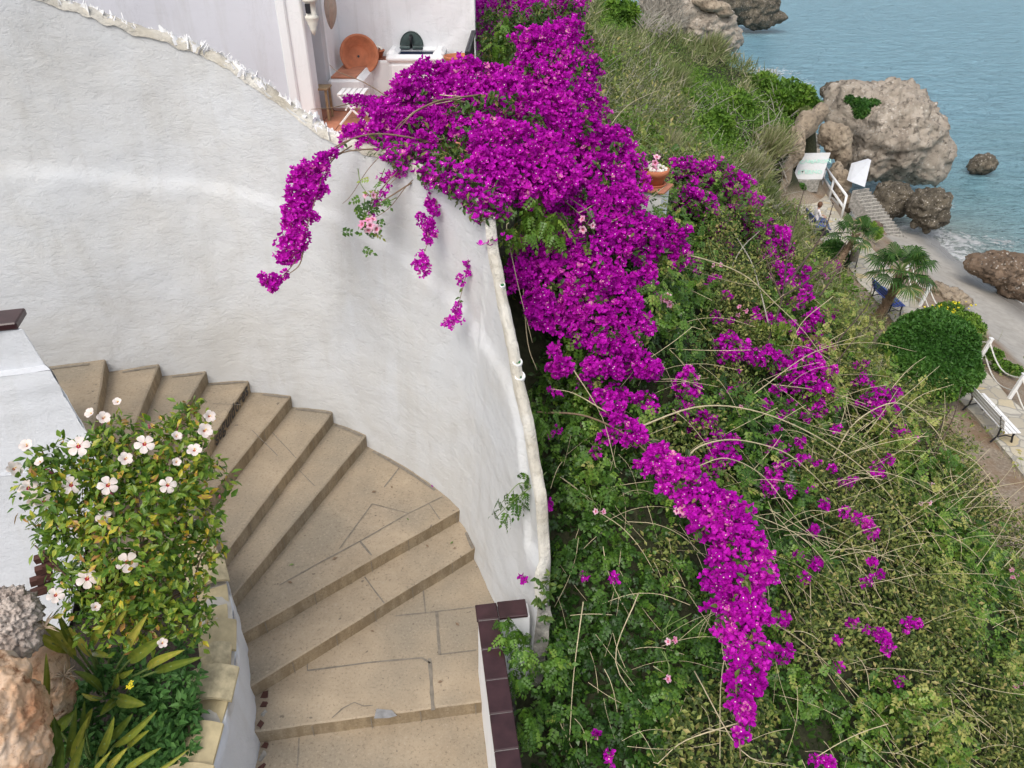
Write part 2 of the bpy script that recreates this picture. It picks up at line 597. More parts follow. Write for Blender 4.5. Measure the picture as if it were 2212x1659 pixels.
M['leaf_bush'] = m_leaf('dense_green_leaf', [(0.0, (0.022, 0.075, 0.012)), (0.5, (0.05, 0.145, 0.022)), (1.0, (0.10, 0.22, 0.035))], 0.5, 0.2, 0.3)
M['leaf_palm'] = m_leaf('palm_leaf', [(0.0, (0.02, 0.06, 0.012)), (0.6, (0.05, 0.125, 0.022)), (0.9, (0.11, 0.19, 0.035)), (1.0, (0.35, 0.29, 0.12))], 0.6, 0.12, 0.2)
M['twig_grey'] = m_plain('grey_dry_twig', (0.36, 0.33, 0.28), 0.9, 0.2, 12)
M['rock_big'] = m_rock('conglomerate_rock', (0.22, 0.185, 0.15), (0.37, 0.32, 0.26), (0.50, 0.44, 0.37), 1.0)
M['rock_dark'] = m_rock('wet_sea_rock', (0.07, 0.06, 0.045), (0.14, 0.12, 0.09), (0.23, 0.195, 0.14), 1.6)
M['rock_brown'] = m_rock('brown_shore_rock', (0.10, 0.075, 0.055), (0.19, 0.135, 0.095), (0.30, 0.225, 0.16), 1.3)
M['rock_cliff'] = m_rock('cliff_rock', (0.21, 0.165, 0.12), (0.35, 0.285, 0.21), (0.49, 0.41, 0.31), 1.2, False)
M['rock_lime'] = m_rock('orange_limestone', (0.50, 0.20, 0.08), (0.62, 0.42, 0.27), (0.70, 0.60, 0.50), 3.2, False, 0.02)
M['rock_crust'] = m_rock('grey_crust_rock', (0.34, 0.27, 0.23), (0.52, 0.44, 0.38), (0.64, 0.57, 0.51), 9, False, 0.015)

# ================================================================== MASONRY
CX, CY = -3.0, 4.55
_base = [(-14, 5.6), (-10, 6.0), (-7.5, 6.3), (-6.0, 6.55), (-4.97, 6.84), (-4.49, 6.97), (-4.03, 7.13), (-3.58, 7.24), (-3.13, 7.30), (-2.64, 7.22),
         (-2.17, 7.13), (-1.75, 6.89), (-1.15, 6.42), (-.60, 5.84), (-.41, 5.42), (-.22, 4.94), (-.02, 4.45), (.07, 4.20), (.13, 3.98)]
_base = [(p.x, p.y) for p in catmull([(x, y, 0) for x, y in _base], 14)]
NB = len(_base)
BX = np.array([p[0] for p in _base])
BY = np.array([p[1] for p in _base])
TX, TY = np.gradient(BX), np.gradient(BY)
TL = np.hypot(TX, TY)
NX, NY = -TY / TL, TX / TL          # outward (away from the stairs) normal
S_ARC = np.concatenate([[0], np.cumsum(np.hypot(np.diff(BX), np.diff(BY)))])
_endfade = np.clip((S_ARC[-1] - S_ARC) / 1.6, 0, 1)
OFF_TOP = 0.10 + 0.20 * _endfade
OFF_MID = OFF_TOP * 0.45


def wall_hit(u, v, off):
    """where the sight line of a measured point meets the wall face pushed out by off -> (arc length, z)"""
    q = ray(u, v)
    best = None
    X = BX + NX * off
    Y = BY + NY * off
    k = X / Y
    target = q.x / q.y
    c = k - target
    for i in range(NB - 1):
        if Y[i] > 0 and c[i] * c[i + 1] <= 0 and c[i] != c[i + 1]:
            w = c[i] / (c[i] - c[i + 1])
            y = Y[i] * (1 - w) + Y[i + 1] * w
            t = y / q.y
            best = (S_ARC[i] * (1 - w) + S_ARC[i + 1] * w, q.z * t)
            # keep the first crossing that lies on the far arc
            break
    return best


_top_px = [(60, -14), (100, 0), (200, 32), (280, 65), (355, 85), (430, 112), (500, 150), (560, 190), (610, 228), (655, 262), (690, 290), (720, 306), (790, 328), (860, 352),
           (930, 388), (1000, 430), (1045, 478), (1051, 548), (1067.7, 632), (1094, 757), (1106, 831), (1127, 917.5), (1139, 995), (1150, 1060), (1160, 1120)]
_mid_px = [(0, 372), (150, 378), (300, 400), (420, 408), (520, 427), (620, 457), (720, 480), (850, 560), (940, 640), (1020, 740), (1070, 840), (1100, 950), (1118, 1080), (1128, 1180)]


def curve_z(px, off):
    pts = [wall_hit(u, v, off) for u, v in px]
    pts = [p for p in pts if p]
    pts.sort()
    ss, zz = [pts[0][0]], [pts[0][1]]
    for s, z in pts[1:]:
        if s > ss[-1] + 0.01 and z < zz[-1]:
            ss.append(s)
            zz.append(z)
    return np.array(ss), np.array(zz)


_s, _z = curve_z(_top_px, OFF_TOP)
slope = (_z[0] - _z[2]) / (_s[2] - _s[0])
TOPZ = np.interp(S_ARC, np.concatenate([[0], _s]), np.concatenate([[_z[0] + slope * _s[0] * 0.6], _z]))
TOPZ = np.minimum(TOPZ, 0.4)
_tail = np.clip((S_ARC - (S_ARC[-1] - 0.32)) / 0.32, 0, 1)
TOPZ = TOPZ - _tail * 0.75
_s2, _z2 = curve_z(_mid_px, OFF_MID)
MIDZ = np.interp(S_ARC, _s2, _z2)
BOTZ = -6.3
HEIGHTS = 84


def wall_off(i, z):
    f = (z - BOTZ) / (TOPZ[i] - BOTZ)
    f = min(max(f, 0), 1)
    o = OFF_TOP[i] * f
    a = (z - MIDZ[i])
    led = 0.050 / (1 + math.exp(-(a + 0.03 * noise.noise(Vector((S_ARC[i] * 1.7, 0, 0)))) / 0.018))
    return o + led - 0.022


wallV, wallF = [], []
STEPI = 1
idx = list(range(0, NB, STEPI))
for i in idx:
    for j in range(HEIGHTS + 1):
        f = j / HEIGHTS
        z = BOTZ + (TOPZ[i] - BOTZ) * f
        o = wall_off(i, z)
        x, y = BX[i] + NX[i] * o, BY[i] + NY[i] * o
        q = Vector((x, y, z))
        nn = noise.fractal(q * 1.3, 0.9, 2.0, 4) * 0.016 + noise.fractal(Vector((x * 5, y * 5, z * 8)), 0.8, 2.1, 3) * 0.0045
        if j == HEIGHTS:
            nn += 0.0
        wallV.append((x - NX[i] * nn, y - NY[i] * nn, z))
cols = HEIGHTS + 1
for a in range(len(idx) - 1):
    for j in range(HEIGHTS):
        wallF.append((a * cols + j, (a + 1) * cols + j, (a + 1) * cols + j + 1, a * cols + j + 1))
curved_wall = thing('curved_wall', 'tall curved white plastered wall sweeping round the outside of the stone stairs', 'wall', loc=(-3, 7.3, -6))
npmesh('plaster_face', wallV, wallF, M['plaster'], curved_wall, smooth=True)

# lumpy coping on top and the rough outer face
THK = 0.135
cv, cf, cm = [], [], []
prof = 13
for a, i in enumerate(idx):
    o = wall_off(i, TOPZ[i])
    x, y, z = BX[i] + NX[i] * o, BY[i] + NY[i] * o, TOPZ[i]
    th = THK * (0.85 - 0.33 * min(1, max(0, (S_ARC[i] - S_ARC[-1] + 3.2) / 1.2)))
    for j in range(prof):
        f = j / (prof - 1)
        oo = -0.016 + f * (th + 0.03)
        zz = z - 0.03 * (f < 0.01) - 0.05 * (f > 0.99) + 0.035 * math.sin(math.pi * f)
        q = Vector((x + NX[i] * oo, y + NY[i] * oo, zz))
        l = noise.fractal(q * 9, 0.7, 2.2, 5) * 0.022 + abs(noise.noise(q * 21)) * 0.016
        cv.append((q.x, q.y, q.z + l + (0.004 if 0 < j < prof - 1 else -0.01)))
    cv.append((x + NX[i] * (th + 0.01), y + NY[i] * (th + 0.01), z - 0.4))
    cv.append((x + NX[i] * (th + 0.10), y + NY[i] * (th + 0.10), -7.5))
pr = prof + 2
for a in range(len(idx) - 1):
    for j in range(pr - 1):
        cf.append((a * pr + j, a * pr + j + 1, (a + 1) * pr + j + 1, (a + 1) * pr + j))
        cm.append(1 if j >= prof else 0)
npmesh('rough_coping', cv, cf, [M['coping'], M['concrete']], curved_wall, fm=cm, smooth=True)
# end face of the wall, broken plaster over concrete
i = NB - 1
eb = MB()
p0 = Vector((BX[i], BY[i], 0))
nrm = Vector((NX[i], NY[i], 0))
tg = Vector((TX[i] / TL[i], TY[i] / TL[i], 0))
rows = 40
ev = []
for r_ in range(rows + 1):
    z = -6.3 + (TOPZ[i] + 6.3) * r_ / rows
    for c_ in range(5):
        o = wall_off(i, z) + (THK * .6 + 0.03 + 0.04 * noise.noise(Vector((z * 5, 1, 2)))) * c_ / 4
        q = p0 + nrm * o
        q.z = z
        q += tg * (0.03 + 0.07 * noise.noise(q * 9) if 0 < c_ else 0)
        ev.append(tuple(q))
ef = [(r_ * 5 + c_, r_ * 5 + c_ + 1, (r_ + 1) * 5 + c_ + 1, (r_ + 1) * 5 + c_) for r_ in range(rows) for c_ in range(4)]
npmesh('broken_end', ev, ef, M['concrete'], curved_wall, smooth=True)


# white shards of broken crockery bedded along the upper coping
def top_at(s):
    i = int(np.clip(np.searchsorted(S_ARC, s), 1, NB - 1))
    o = wall_off(i, TOPZ[i])
    return Vector((BX[i] + NX[i] * o, BY[i] + NY[i] * o, TOPZ[i])), Vector((NX[i], NY[i], 0)), Vector((TX[i] / TL[i], TY[i] / TL[i], 0))


s_hi = wall_hit(715, 303, OFF_TOP)[0]
s_lo = wall_hit(100, 0, OFF_TOP)[0] - 1.0
shb = MB()
for k in range(150):
    s = random.uniform(s_lo, s_hi)
    p, n_, t_ = top_at(s)
    sz = random.uniform(0.03, 0.085) * (1.25 if random.random() < .15 else 1)
    p = p + n_ * random.uniform(0.0, 0.13) + Vector((0, 0, 0.01))
    a = t_ * random.uniform(-1, 1) + n_ * random.uniform(-1, 1)
    a.normalize()
    up = (Vector((0, 0, 1)) + a * random.uniform(-.5, .5) + t_ * random.uniform(-.4, .4)).normalized()
    w = up.cross(a).normalized()
    cur = random.uniform(.2, .6)
    ring = []
    m_ = 6
    hs = [random.uniform(.5, 1.1) for _ in range(m_ + 1)]
    hs[random.randrange(1, m_)] = 1.25
    vs = []
    for q_ in range(m_ + 1):
        x_ = (q_ / m_ - .5)
        b = p + a * (x_ * sz * 1.1) + w * (cur * sz * (x_ * x_ * 4 - .5) * .5)
        vs += [b - up * .03, b + up * sz * hs[q_] * (1 - abs(x_) * .8), b + w * .007 - up * .03, b + w * .007 + up * sz * hs[q_] * (1 - abs(x_) * .8) * .97]
    fs = []
    for q_ in range(m_):
        c_ = q_ * 4
        fs += [(c_, c_ + 4, c_ + 5, c_ + 1), (c_ + 2, c_ + 3, c_ + 7, c_ + 6), (c_ + 1, c_ + 5, c_ + 7, c_ + 3)]
    shb.add(vs, fs)
for k in range(70):
    s = random.uniform(s_lo, s_hi)
    p, n_, t_ = top_at(s)
    b = p + n_ * random.uniform(0, .14) + Vector((0, 0, .01))
    shb.tube([b, b + Vector((random.uniform(-.03, .03), random.uniform(-.03, .03), random.uniform(.03, .07)))], [.014, .004], 5)
tag(shb.build('crockery_shards', M['plaster_smooth'], curved_wall), 'white broken crockery shards bedded along the wall top')
# rounds of glass set in the lower coping
for (u, v, rr) in [(1112, 752, .038), (1117, 792, .042), (1080, 632, .022)]:
    h = wall_hit(u - 14, v, OFF_TOP)
    if not h:
        continue
    p, n_, t_ = top_at(h[0])
    p = p + n_ * .045 + Vector((0, 0, -.004))
    g = MB()
    Mx = Matrix.Translation(p) @ (Vector((0, 0, 1)) + t_ * .5).to_track_quat('Z', 'Y').to_matrix().to_4x4()
    g.lathe([(0.0, .012), (rr * .5, .014), (rr * .8, .02), (rr, .03), (rr * 1.12, .02), (rr * 1.15, -.03)], 18, Mx)
    pl = g.build('plate', M['plaster_smooth'], curved_wall, True)
    g = MB()
    for q_ in range(5):
        a_ = random.uniform(0, 6.28)
        c_ = Mx @ Vector((math.cos(a_) * rr * .35, math.sin(a_) * rr * .35, .022))
        g.box(c_, (.02, .014, .008), Matrix.Rotation(a_, 3, 'Z'), jit=.003)
    tag(g.build('glass_chip', M['green_glass'], pl), 'green glass chips')

# -------------------------------------------------- stone staircase
RIS = 0.16
Z0 = -5.85
zk = lambda k: Z0 + RIS * k
OUT = {1: (1036, 1516), 2: (1020.5, 1186), 3: (985, 1105), 4: (784, 948), 5: (710, 900), 6: (622, 862), 7: (531, 831), 8: (437, 815), 9: (338, 800), 10: (227, 784)}
INN = {1: (578, 1576), 2: (564, 1468), 3: (543, 1356), 4: (519, 1269), 5: (496, 1180), 6: (455, 1069), 7: (448, 961), 8: (371, 926), 9: (305, 881), 10: (205, 905)}
O, I = {}, {}
for k in OUT:
    O[k] = Pz(*OUT[k], zk(k))
    I[k] = Pz(*INN[k], zk(k))
CEN = Vector((-3.35, 3.8, 0))
for k in range(6, 11):
    d = (I[k] - O[k]).normalized()
    I[k] = O[k] + d * 2.55
O[11] = Pz(118, 798, zk(10)) + Vector((-.25, -.06, RIS))
O[11].z = zk(11)
I[11] = Vector((-4.35, 4.75, zk(11)))
O[0] = Vector((-.15, 2.3, Z0)); I[0] = Vector((-2.0, 2.2, Z0))
stairs = thing('stone_staircase', 'winding sandstone steps climbing round inside the curved white wall', 'staircase', loc=(-1.2, 4, -6.5))
step_obj = {}


def face_on(name, quad, mat, parent, lift=.004, sub=1):
    n_ = (quad[1] - quad[0]).cross(quad[3] - quad[0]).normalized()
    b = MB()
    b.add([q + n_ * lift for q in quad], [(0, 1, 2, 3)])
    return b.build(name, mat, parent)


for k in range(0, 11):
    a0, b0 = (I[k], O[k]) if k else (I[0], O[0])
    a1, b1 = I[k + 1], O[k + 1]
    z = zk(k)
    d0 = (b0 - a0); d0.z = 0; d0.normalize()
    d1 = (b1 - a1); d1.z = 0; d1.normalize()
    nb = Vector((-d1.y, d1.x, 0))            # away from the step's own front
    if nb.dot(Vector((b1.x - b0.x, b1.y - b0.y, 0))) < 0:
        nb = -nb
    ext_o, ext_i = .14, .14
    A0, B0 = a0 - d0 * ext_i, b0 + d0 * ext_o
    A1, B1 = a1 - d1 * ext_i + nb * .05, b1 + d1 * ext_o + nb * .05
    outer = []
    for i in range(NB):                       # follow the wall between the two lips
        x, y = BX[i], BY[i]
        q = Vector((x, y, 0))
        v0, v1 = q - Vector((b0.x, b0.y, 0)), q - Vector((b1.x, b1.y, 0))
        if k in (1, 3, 4, 5, 6, 7, 8, 9, 10) and y > 3.9 and S_ARC[i] > 4:
            ang = math.atan2(y - CEN.y, x - CEN.x)
            if math.atan2(b0.y - CEN.y, b0.x - CEN.x) + .05 < ang < math.atan2(b1.y - CEN.y, b1.x - CEN.x) - .05:
                outer.append((x + NX[i] * .13, y + NY[i] * .13))
    outer = outer[::-1][::4]
    if k == 1:
        outer = [(.1, 4.2)] + [q_ for q_ in outer if q_[1] > 4.2]
    poly = [(A0.x, A0.y), (B0.x, B0.y)] + outer + [(B1.x, B1.y), (A1.x, A1.y)]
    b = MB()
    n = len(poly)
    # slab with a slightly worn, rounded front arris
    lip = .012
    fr = Vector((d0.y, -d0.x, 0))
    if fr.dot(Vector((b1.x - b0.x, b1.y - b0.y, 0))) > 0:
        fr = -fr
    seg = 14
    topf, midf, botf = [], [], []
    for q_ in range(seg + 1):
        w = q_ / seg
        base = A0.lerp(B0, w)
        wob = noise.noise(Vector((base.x * 3, base.y * 3, k * 7.7))) * .008
        chip = .01 * max(0, noise.noise(Vector((base.x * 11, base.y * 11, k * 3.1))) - .25)
        topf.append(Vector((base.x, base.y, z - chip * .5)) + fr * (wob - lip - chip))
        midf.append(Vector((base.x, base.y, z - lip - chip)) + fr * wob)
        botf.append(Vector((base.x, base.y, z - RIS - .12)) + fr * (wob - .004))
    rest = [Vector((x, y, z)) for x, y in poly[2:]]
    vs = topf + rest
    b.add(vs, [tuple(range(len(vs)))], 0)
    m_ = seg + 1
    b.add(topf + midf + botf, [(q_, q_ + 1, m_ + q_ + 1, m_ + q_) for q_ in range(seg)] + [(m_ + q_, m_ + q_ + 1, 2 * m_ + q_ + 1, 2 * m_ + q_) for q_ in range(seg)], 1)
    for q_ in range(len(b.m) - 2 * seg, len(b.m) - seg):
        b.m[q_] = 0
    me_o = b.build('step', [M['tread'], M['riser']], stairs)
    step_obj[k] = me_o
    # dark joint where the tread meets the riser above, and vertical joints in the riser
    jb = MB()
    if k:
        L = (B0 - A0).length
        x_ = random.uniform(.25, .5)
        while x_ < L - .1:
            c0 = A0.lerp(B0, x_ / L)
            jb = MB()
            jb.add([c0 + fr * .011 + d0 * (-.004) + Vector((0, 0, -.012)), c0 + fr * .011 + d0 * .004 + Vector((0, 0, -.012)),
                    c0 + fr * .011 + d0 * .003 + Vector((0, 0, -RIS)), c0 + fr * .011 + d0 * (-.003) + Vector((0, 0, -RIS))], [(0, 1, 2, 3)])
            jb.build('riser_joint', M['joint'], me_o)
            x_ += random.uniform(.35, .75)


def strip(b, pts, w, z):
    for q_ in range(len(pts) - 1):
        p, r_ = Vector(pts[q_]), Vector(pts[q_ + 1])
        p.z = r_.z = z
        n_sub = max(1, int((r_ - p).length / .08))
        d = (r_ - p).normalized()
        s_ = Vector((-d.y, d.x, 0))
        prev = None
        for a in range(n_sub + 1):
            c = p.lerp(r_, a / n_sub) + s_ * noise.noise(p * 4 + Vector((a * .5, 0, 0))) * .003
            ww = w * (1 + .5 * noise.noise(c * 13))
            cur = (c - s_ * ww / 2, c + s_ * ww / 2)
            if prev:
                b.add([prev[0], prev[1], cur[1], cur[0]], [(0, 1, 2, 3)])
            prev = cur


def zl(X, Y):
    return 603.5 + .4048 * X, 987.5 + .4048 * Y


for (k, w, pts) in [(3, .010, [(560, 160), (640, 58)]), (3, .008, [(320, 490), (495, 250), (690, 300), (870, 212)]), (3, .009, [(0, 685), (200, 572), (430, 450), (690, 300)]),
                    (3, .014, [(430, 450), (492, 525)]), (3, .007, [(800, 250), (856, 332)]),
                    (2, .009, [(455, 640), (560, 782)]), (1, .010, [(765, 690), (780, 830)]), (1, .009, [(620, 848), (780, 832), (1046, 800)]),
                    (1, .018, [(840, 826), (855, 1055)]), (1, .009, [(855, 1055), (1050, 1030)]), (1, .012, [(150, 1140), (500, 1095), (760, 1072), (805, 1100)]),
                    (1, .022, [(802, 1075), (820, 1352)]), (1, .006, [(150, 1080), (150, 1140)]), (1, .006, [(280, 1395), (340, 1340), (400, 1310), (450, 1330), (500, 1325)]), (0, .008, [(105, 1500), (95, 1659)])]:
    b = MB()
    strip(b, [Pz(*zl(*q_), zk(k)) for q_ in pts], w * 1.35, zk(k) + .004)
    b.build('mortar_joint', M['joint'], step_obj[k])
for (k, w, pts) in [(5, .008, [(560, 905), (640, 990)]), (6, .008, [(545, 930), (600, 985)]), (4, .008, [(640, 1010), (680, 1050)]), (7, .007, [(460, 872), (520, 875)])]:
    b = MB()
    strip(b, [Pz(*q_, zk(k)) for q_ in pts], w, zk(k) + .004)
    b.build('mortar_joint', M['joint'], step_obj[k])
b = MB()
b.add([Pz(*zl(*q_), zk(1) + .008) for q_ in [(505, 1395), (518, 1342), (600, 1350), (628, 1380), (585, 1392)]], [(0, 1, 2, 3, 4)])
b.build('cement_patch', M['stain'], step_obj[1])
# dirt and moss where the treads meet the wall
for k in range(1, 11):
    for part in range(3):
        b = MB()
        prev = None
        ii_ = [i_ for i_ in range(NB) if BY[i_] > 4.1 and S_ARC[i_] > 3 and
               math.atan2(O[k].y - CEN.y, O[k].x - CEN.x) < math.atan2(BY[i_] - CEN.y, BX[i_] - CEN.x) < math.atan2(O[k + 1].y - CEN.y, O[k + 1].x - CEN.x)]
        if len(ii_) < 6:
            break
        a_ = random.randrange(len(ii_) - 3)
        run = ii_[a_: a_ + random.randrange(6, 18)]
        for i_ in run:
            w_ = (.004 + .016 * abs(noise.noise(Vector((i_ * .9, k, part))))) * math.sin(math.pi * (run.index(i_) + .5) / len(run))
            cur = (Vector((BX[i_] + NX[i_] * .03, BY[i_] + NY[i_] * .03, zk(k) + .005 + .001 * part)), Vector((BX[i_] - NX[i_] * w_, BY[i_] - NY[i_] * w_, zk(k) + .005 + .001 * part)))
            if prev:
                b.add([prev[0], prev[1], cur[1], cur[0]], [(0, 1, 2, 3)])
            prev = cur
        if b.f:
            b.build('grime', M['joint'], step_obj[k])
# fallen leaves and petals on the treads: one mesh each
leafspots = [(3, 65, 578), (3, 58, 672), (3, 685, 335), (3, 295, 545), (2, 920, 460), (2, 790, 478), (1, 950, 895), (1, 497, 932), (1, 858, 1203), (3, 505, 188), (3, 600, 163), (3, 815, 158), (2, 935, 490)]
for n_, (k, X, Y) in enumerate(leafspots):
    p = Pz(*zl(X, Y), zk(k)) + Vector((0, 0, .008))
    a = random.uniform(0, 6.28)
    b = MB()
    s_ = random.uniform(.018, .03)
    R = Matrix.Rotation(a, 3, 'Z')
    b.add([p + R @ Vector(q_) * s_ for q_ in [(0, -1, 0), (.5, 0, .25), (0, 1.1, .1), (-.5, 0, .3), (0, 0, 0)]], [(0, 1, 4), (1, 2, 4), (2, 3, 4), (3, 0, 4)])
    col = 'stem_green' if n_ in (0, 2, 4) else ('bract' if X == 815 else 'stem_brown')
    o = b.build('fallen_leaf', M[col])
    where = {0: 'lowest', 1: 'lower landing', 2: 'narrow middle step', 3: 'upper landing'}[k]
    tag(o, ('small green' if n_ in (0, 2, 4) else ('tiny magenta' if X == 815 else 'small brown')) + ' fallen leaf lying on the ' + where + ' of the stone stairs', 'leaf', 'fallen leaves on the stairs')

# hand lettering on one riser
def text_mesh(name, body, size, mat, origin, xa, ya, parent, shear=0.0, spacing=1.0, bold=.003, wob=0.0):
    txt = bpy.data.curves.new(name, 'FONT')
    txt.body = body
    txt.size = size
    txt.shear = shear
    txt.space_character = spacing
    txt.offset = bold
    tmp = bpy.data.objects.new(name, txt)
    COL.objects.link(tmp)
    bpy.context.view_layer.update()
    me = bpy.data.meshes.new_from_object(tmp.evaluated_get(bpy.context.evaluated_depsgraph_get()))
    bpy.data.objects.remove(tmp)
    za = xa.cross(ya)
    for w_ in me.vertices:
        c_ = w_.co.copy()
        if wob:
            c_.x += noise.noise(Vector((c_.x * 6 / size * .2, c_.y * 3, 3))) * wob
            c_.y += noise.noise(Vector((c_.x * 6 / size * .2, c_.y * 3, 9))) * wob
        w_.co = origin + xa * c_.x + ya * c_.y
    me.materials.clear()
    me.materials.append(mat)
    o = bpy.data.objects.new(name, me)
    COL.objects.link(o)
    return to_local(o, parent)


ax = (O[7] - I[7]); ax.z = 0; ax.normalize()
nn_ = ax.cross(Vector((0, 0, 1))).normalized()
if nn_.dot(Vector((1, -.6, 0))) < 0:
    nn_ = -nn_
start = O[7] - ax * 1.02 + Vector((0, 0, -.12)) + nn_ * .012
text_mesh('lettering', 'seguidores', .21, M['graffiti'], start, ax, Vector((0, 0, 1)), step_obj[7], .25, 1.1, .004, .02)

# -------------------------------------------------- low wall with brown glazed tiles, right of the stairs
tw = thing('tiled_wall', 'low white wall capped with dark brown glazed tiles beside the lower steps', 'wall', loc=(-.1, 3.3, -6))
TWZ = -4.84
pa, pb = Vector((-.288, 4.12, 0)), Vector((.0, 1.9, 0))
lpx = [(1028.6, 1307), (1073, 1659)]
inner = [Pz(*q_, TWZ) for q_ in lpx]
di = (inner[1] - inner[0]).normalized()
inner_end = inner[0] + di * 2.1
sn = Vector((-di.y, di.x, 0))
if sn.x < 0:
    sn = -sn
W_ = .165
b = MB()
c0, c1 = inner[0] + sn * .012 - di * -.012, inner_end + sn * .012
gr = 14
vs, fs = [], []
for side, off in ((0, .012), (1, W_ - .012)):
    for a in range(gr + 1):
        for z_ in range(9):
            f = z_ / 8
            z = -6.4 + (TWZ - .022 + 6.4) * f
            q_ = inner[0].lerp(inner_end, a / gr) + di * .012 + sn * (off + (1 - f) * (-.03 if side == 0 else .05) + noise.noise(Vector((a * .7, z * 3, side * 5))) * .008)
            vs.append((q_.x, q_.y, z))
n1 = 9 * (gr + 1)
for side in (0, 1):
    for a in range(gr):
        for z_ in range(8):
            o_ = side * n1 + a * 9 + z_
            fs.append((o_, o_ + 9, o_ + 10, o_ + 1))
for z_ in range(8):
    fs.append((z_, z_ + 1, n1 + z_ + 1, n1 + z_))
b.add(vs, fs)
# the short return that runs to the curved wall
arm = Pz(1125, 1297, TWZ) - inner[0]
arm.z = 0
ad = arm.normalized()
an = Vector((ad.y, -ad.x, 0))
aL = .42
Rarm = Matrix((ad, an, Vector((0, 0, 1)))).transposed()
b.box(inner[0] + ad * (aL / 2 + .012) + an * (W_ / 2) + Vector((0, 0, -.80)), (aL - .02, W_ - .024, 1.55), Rarm)
b.build('plaster_body', M['plaster_smooth'], tw)
Rt = Matrix((sn, di, Vector((0, 0, 1)))).transposed()
x_ = W_ + .002
kk = 0
while x_ < 2.0:
    L = .275
    t_ = MB()
    t_.box(inner[0] + di * (x_ + L / 2) + sn * (W_ / 2) + Vector((0, 0, -.006 + random.uniform(-.002, .002))), (W_ + .006, L - .006, .032), Rt, bev=.006)
    t_.build('coping_tile', M['brown_tile'], tw)
    kk += 1
    x_ += L
t_ = MB()
t_.box(inner[0] + di * (W_ / 2) + sn * (W_ / 2 - .004) + Vector((0, 0, -.006)), (W_ + .012, W_ - .004, .032), Rt, bev=.006)
t_.build('coping_tile', M['brown_tile'], tw)
t_ = MB()
t_.box(inner[0] + ad * (W_ + .125) + an * (W_ / 2 - .003) + Vector((0, 0, -.004)), (.235, W_ + .006, .032), Rarm, bev=.006)
t_.build('coping_tile', M['brown_tile'], tw)
gb = MB()
gb.box(inner[0] + di * 1.0 + sn * (W_ / 2) + Vector((0, 0, -.013)), (W_ - .006, 2.0, .030), Rt)
gb.build('grout_bed', M['grout'], tw)

# -------------------------------------------------- planter wall on the inside of the stairs, capped with clay roof tiles
pw = thing('planter_wall', 'low white planter wall capped with yellow clay roof tiles on the inside of the stairs', 'wall', loc=(-2.1, 3.6, -6))
ppl = catmull([(-2.04, 1.6, -5.08), (-2.07, 2.5, -5.07), (-2.11, 3.1, -5.06), (-2.15, 3.55, -5.05), (-2.26, 3.95, -5.04), (-2.42, 4.35, -5.03), (-2.60, 4.68, -5.02), (-2.85, 5.05, -4.98), (-3.15, 5.35, -4.90)], 8)
npp = len(ppl)
vs, fs = [], []
ROW = 10
WID = .26
for a, q_ in enumerate(ppl):
    d = (ppl[min(a + 1, npp - 1)] - ppl[max(a - 1, 0)])
    d.z = 0
    d.normalize()
    s_ = Vector((d.y, -d.x, 0))       # towards the steps
    for z_ in range(ROW):
        f = z_ / (ROW - 1)
        z = -6.3 + (q_.z + 6.3) * f
        c = q_ + s_ * (.06 * (1 - f) + .05 * max(0, (-5.6 - z)) + noise.fractal(Vector((q_.x * 5, q_.y * 9, z * 2)), .8, 2, 3) * .014)
        vs.append((c.x, c.y, z))
    for z_ in range(3):
        c = q_ - s_ * (WID * (z_ / 2)) + Vector((0, 0, .012 if z_ == 1 else 0))
        vs.append((c.x, c.y, c.z))
    vs.append((q_.x - s_.x * WID, q_.y - s_.y * WID, -6.3))
RR = ROW + 4
for a in range(npp - 1):
    for z_ in range(RR - 1):
        fs.append((a * RR + z_, (a + 1) * RR + z_, (a + 1) * RR + z_ + 1, a * RR + z_ + 1))
b = MB()
b.add(vs, fs)
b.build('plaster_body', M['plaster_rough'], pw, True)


def pw_at(y):
    for a in range(npp - 1):
        if ppl[a].y <= y <= ppl[a + 1].y:
            w = (y - ppl[a].y) / (ppl[a + 1].y - ppl[a].y)
            d = ppl[a + 1] - ppl[a]
            return ppl[a].lerp(ppl[a + 1], w), d.normalized()
    return ppl[-1], (ppl[-1] - ppl[-2]).normalized()


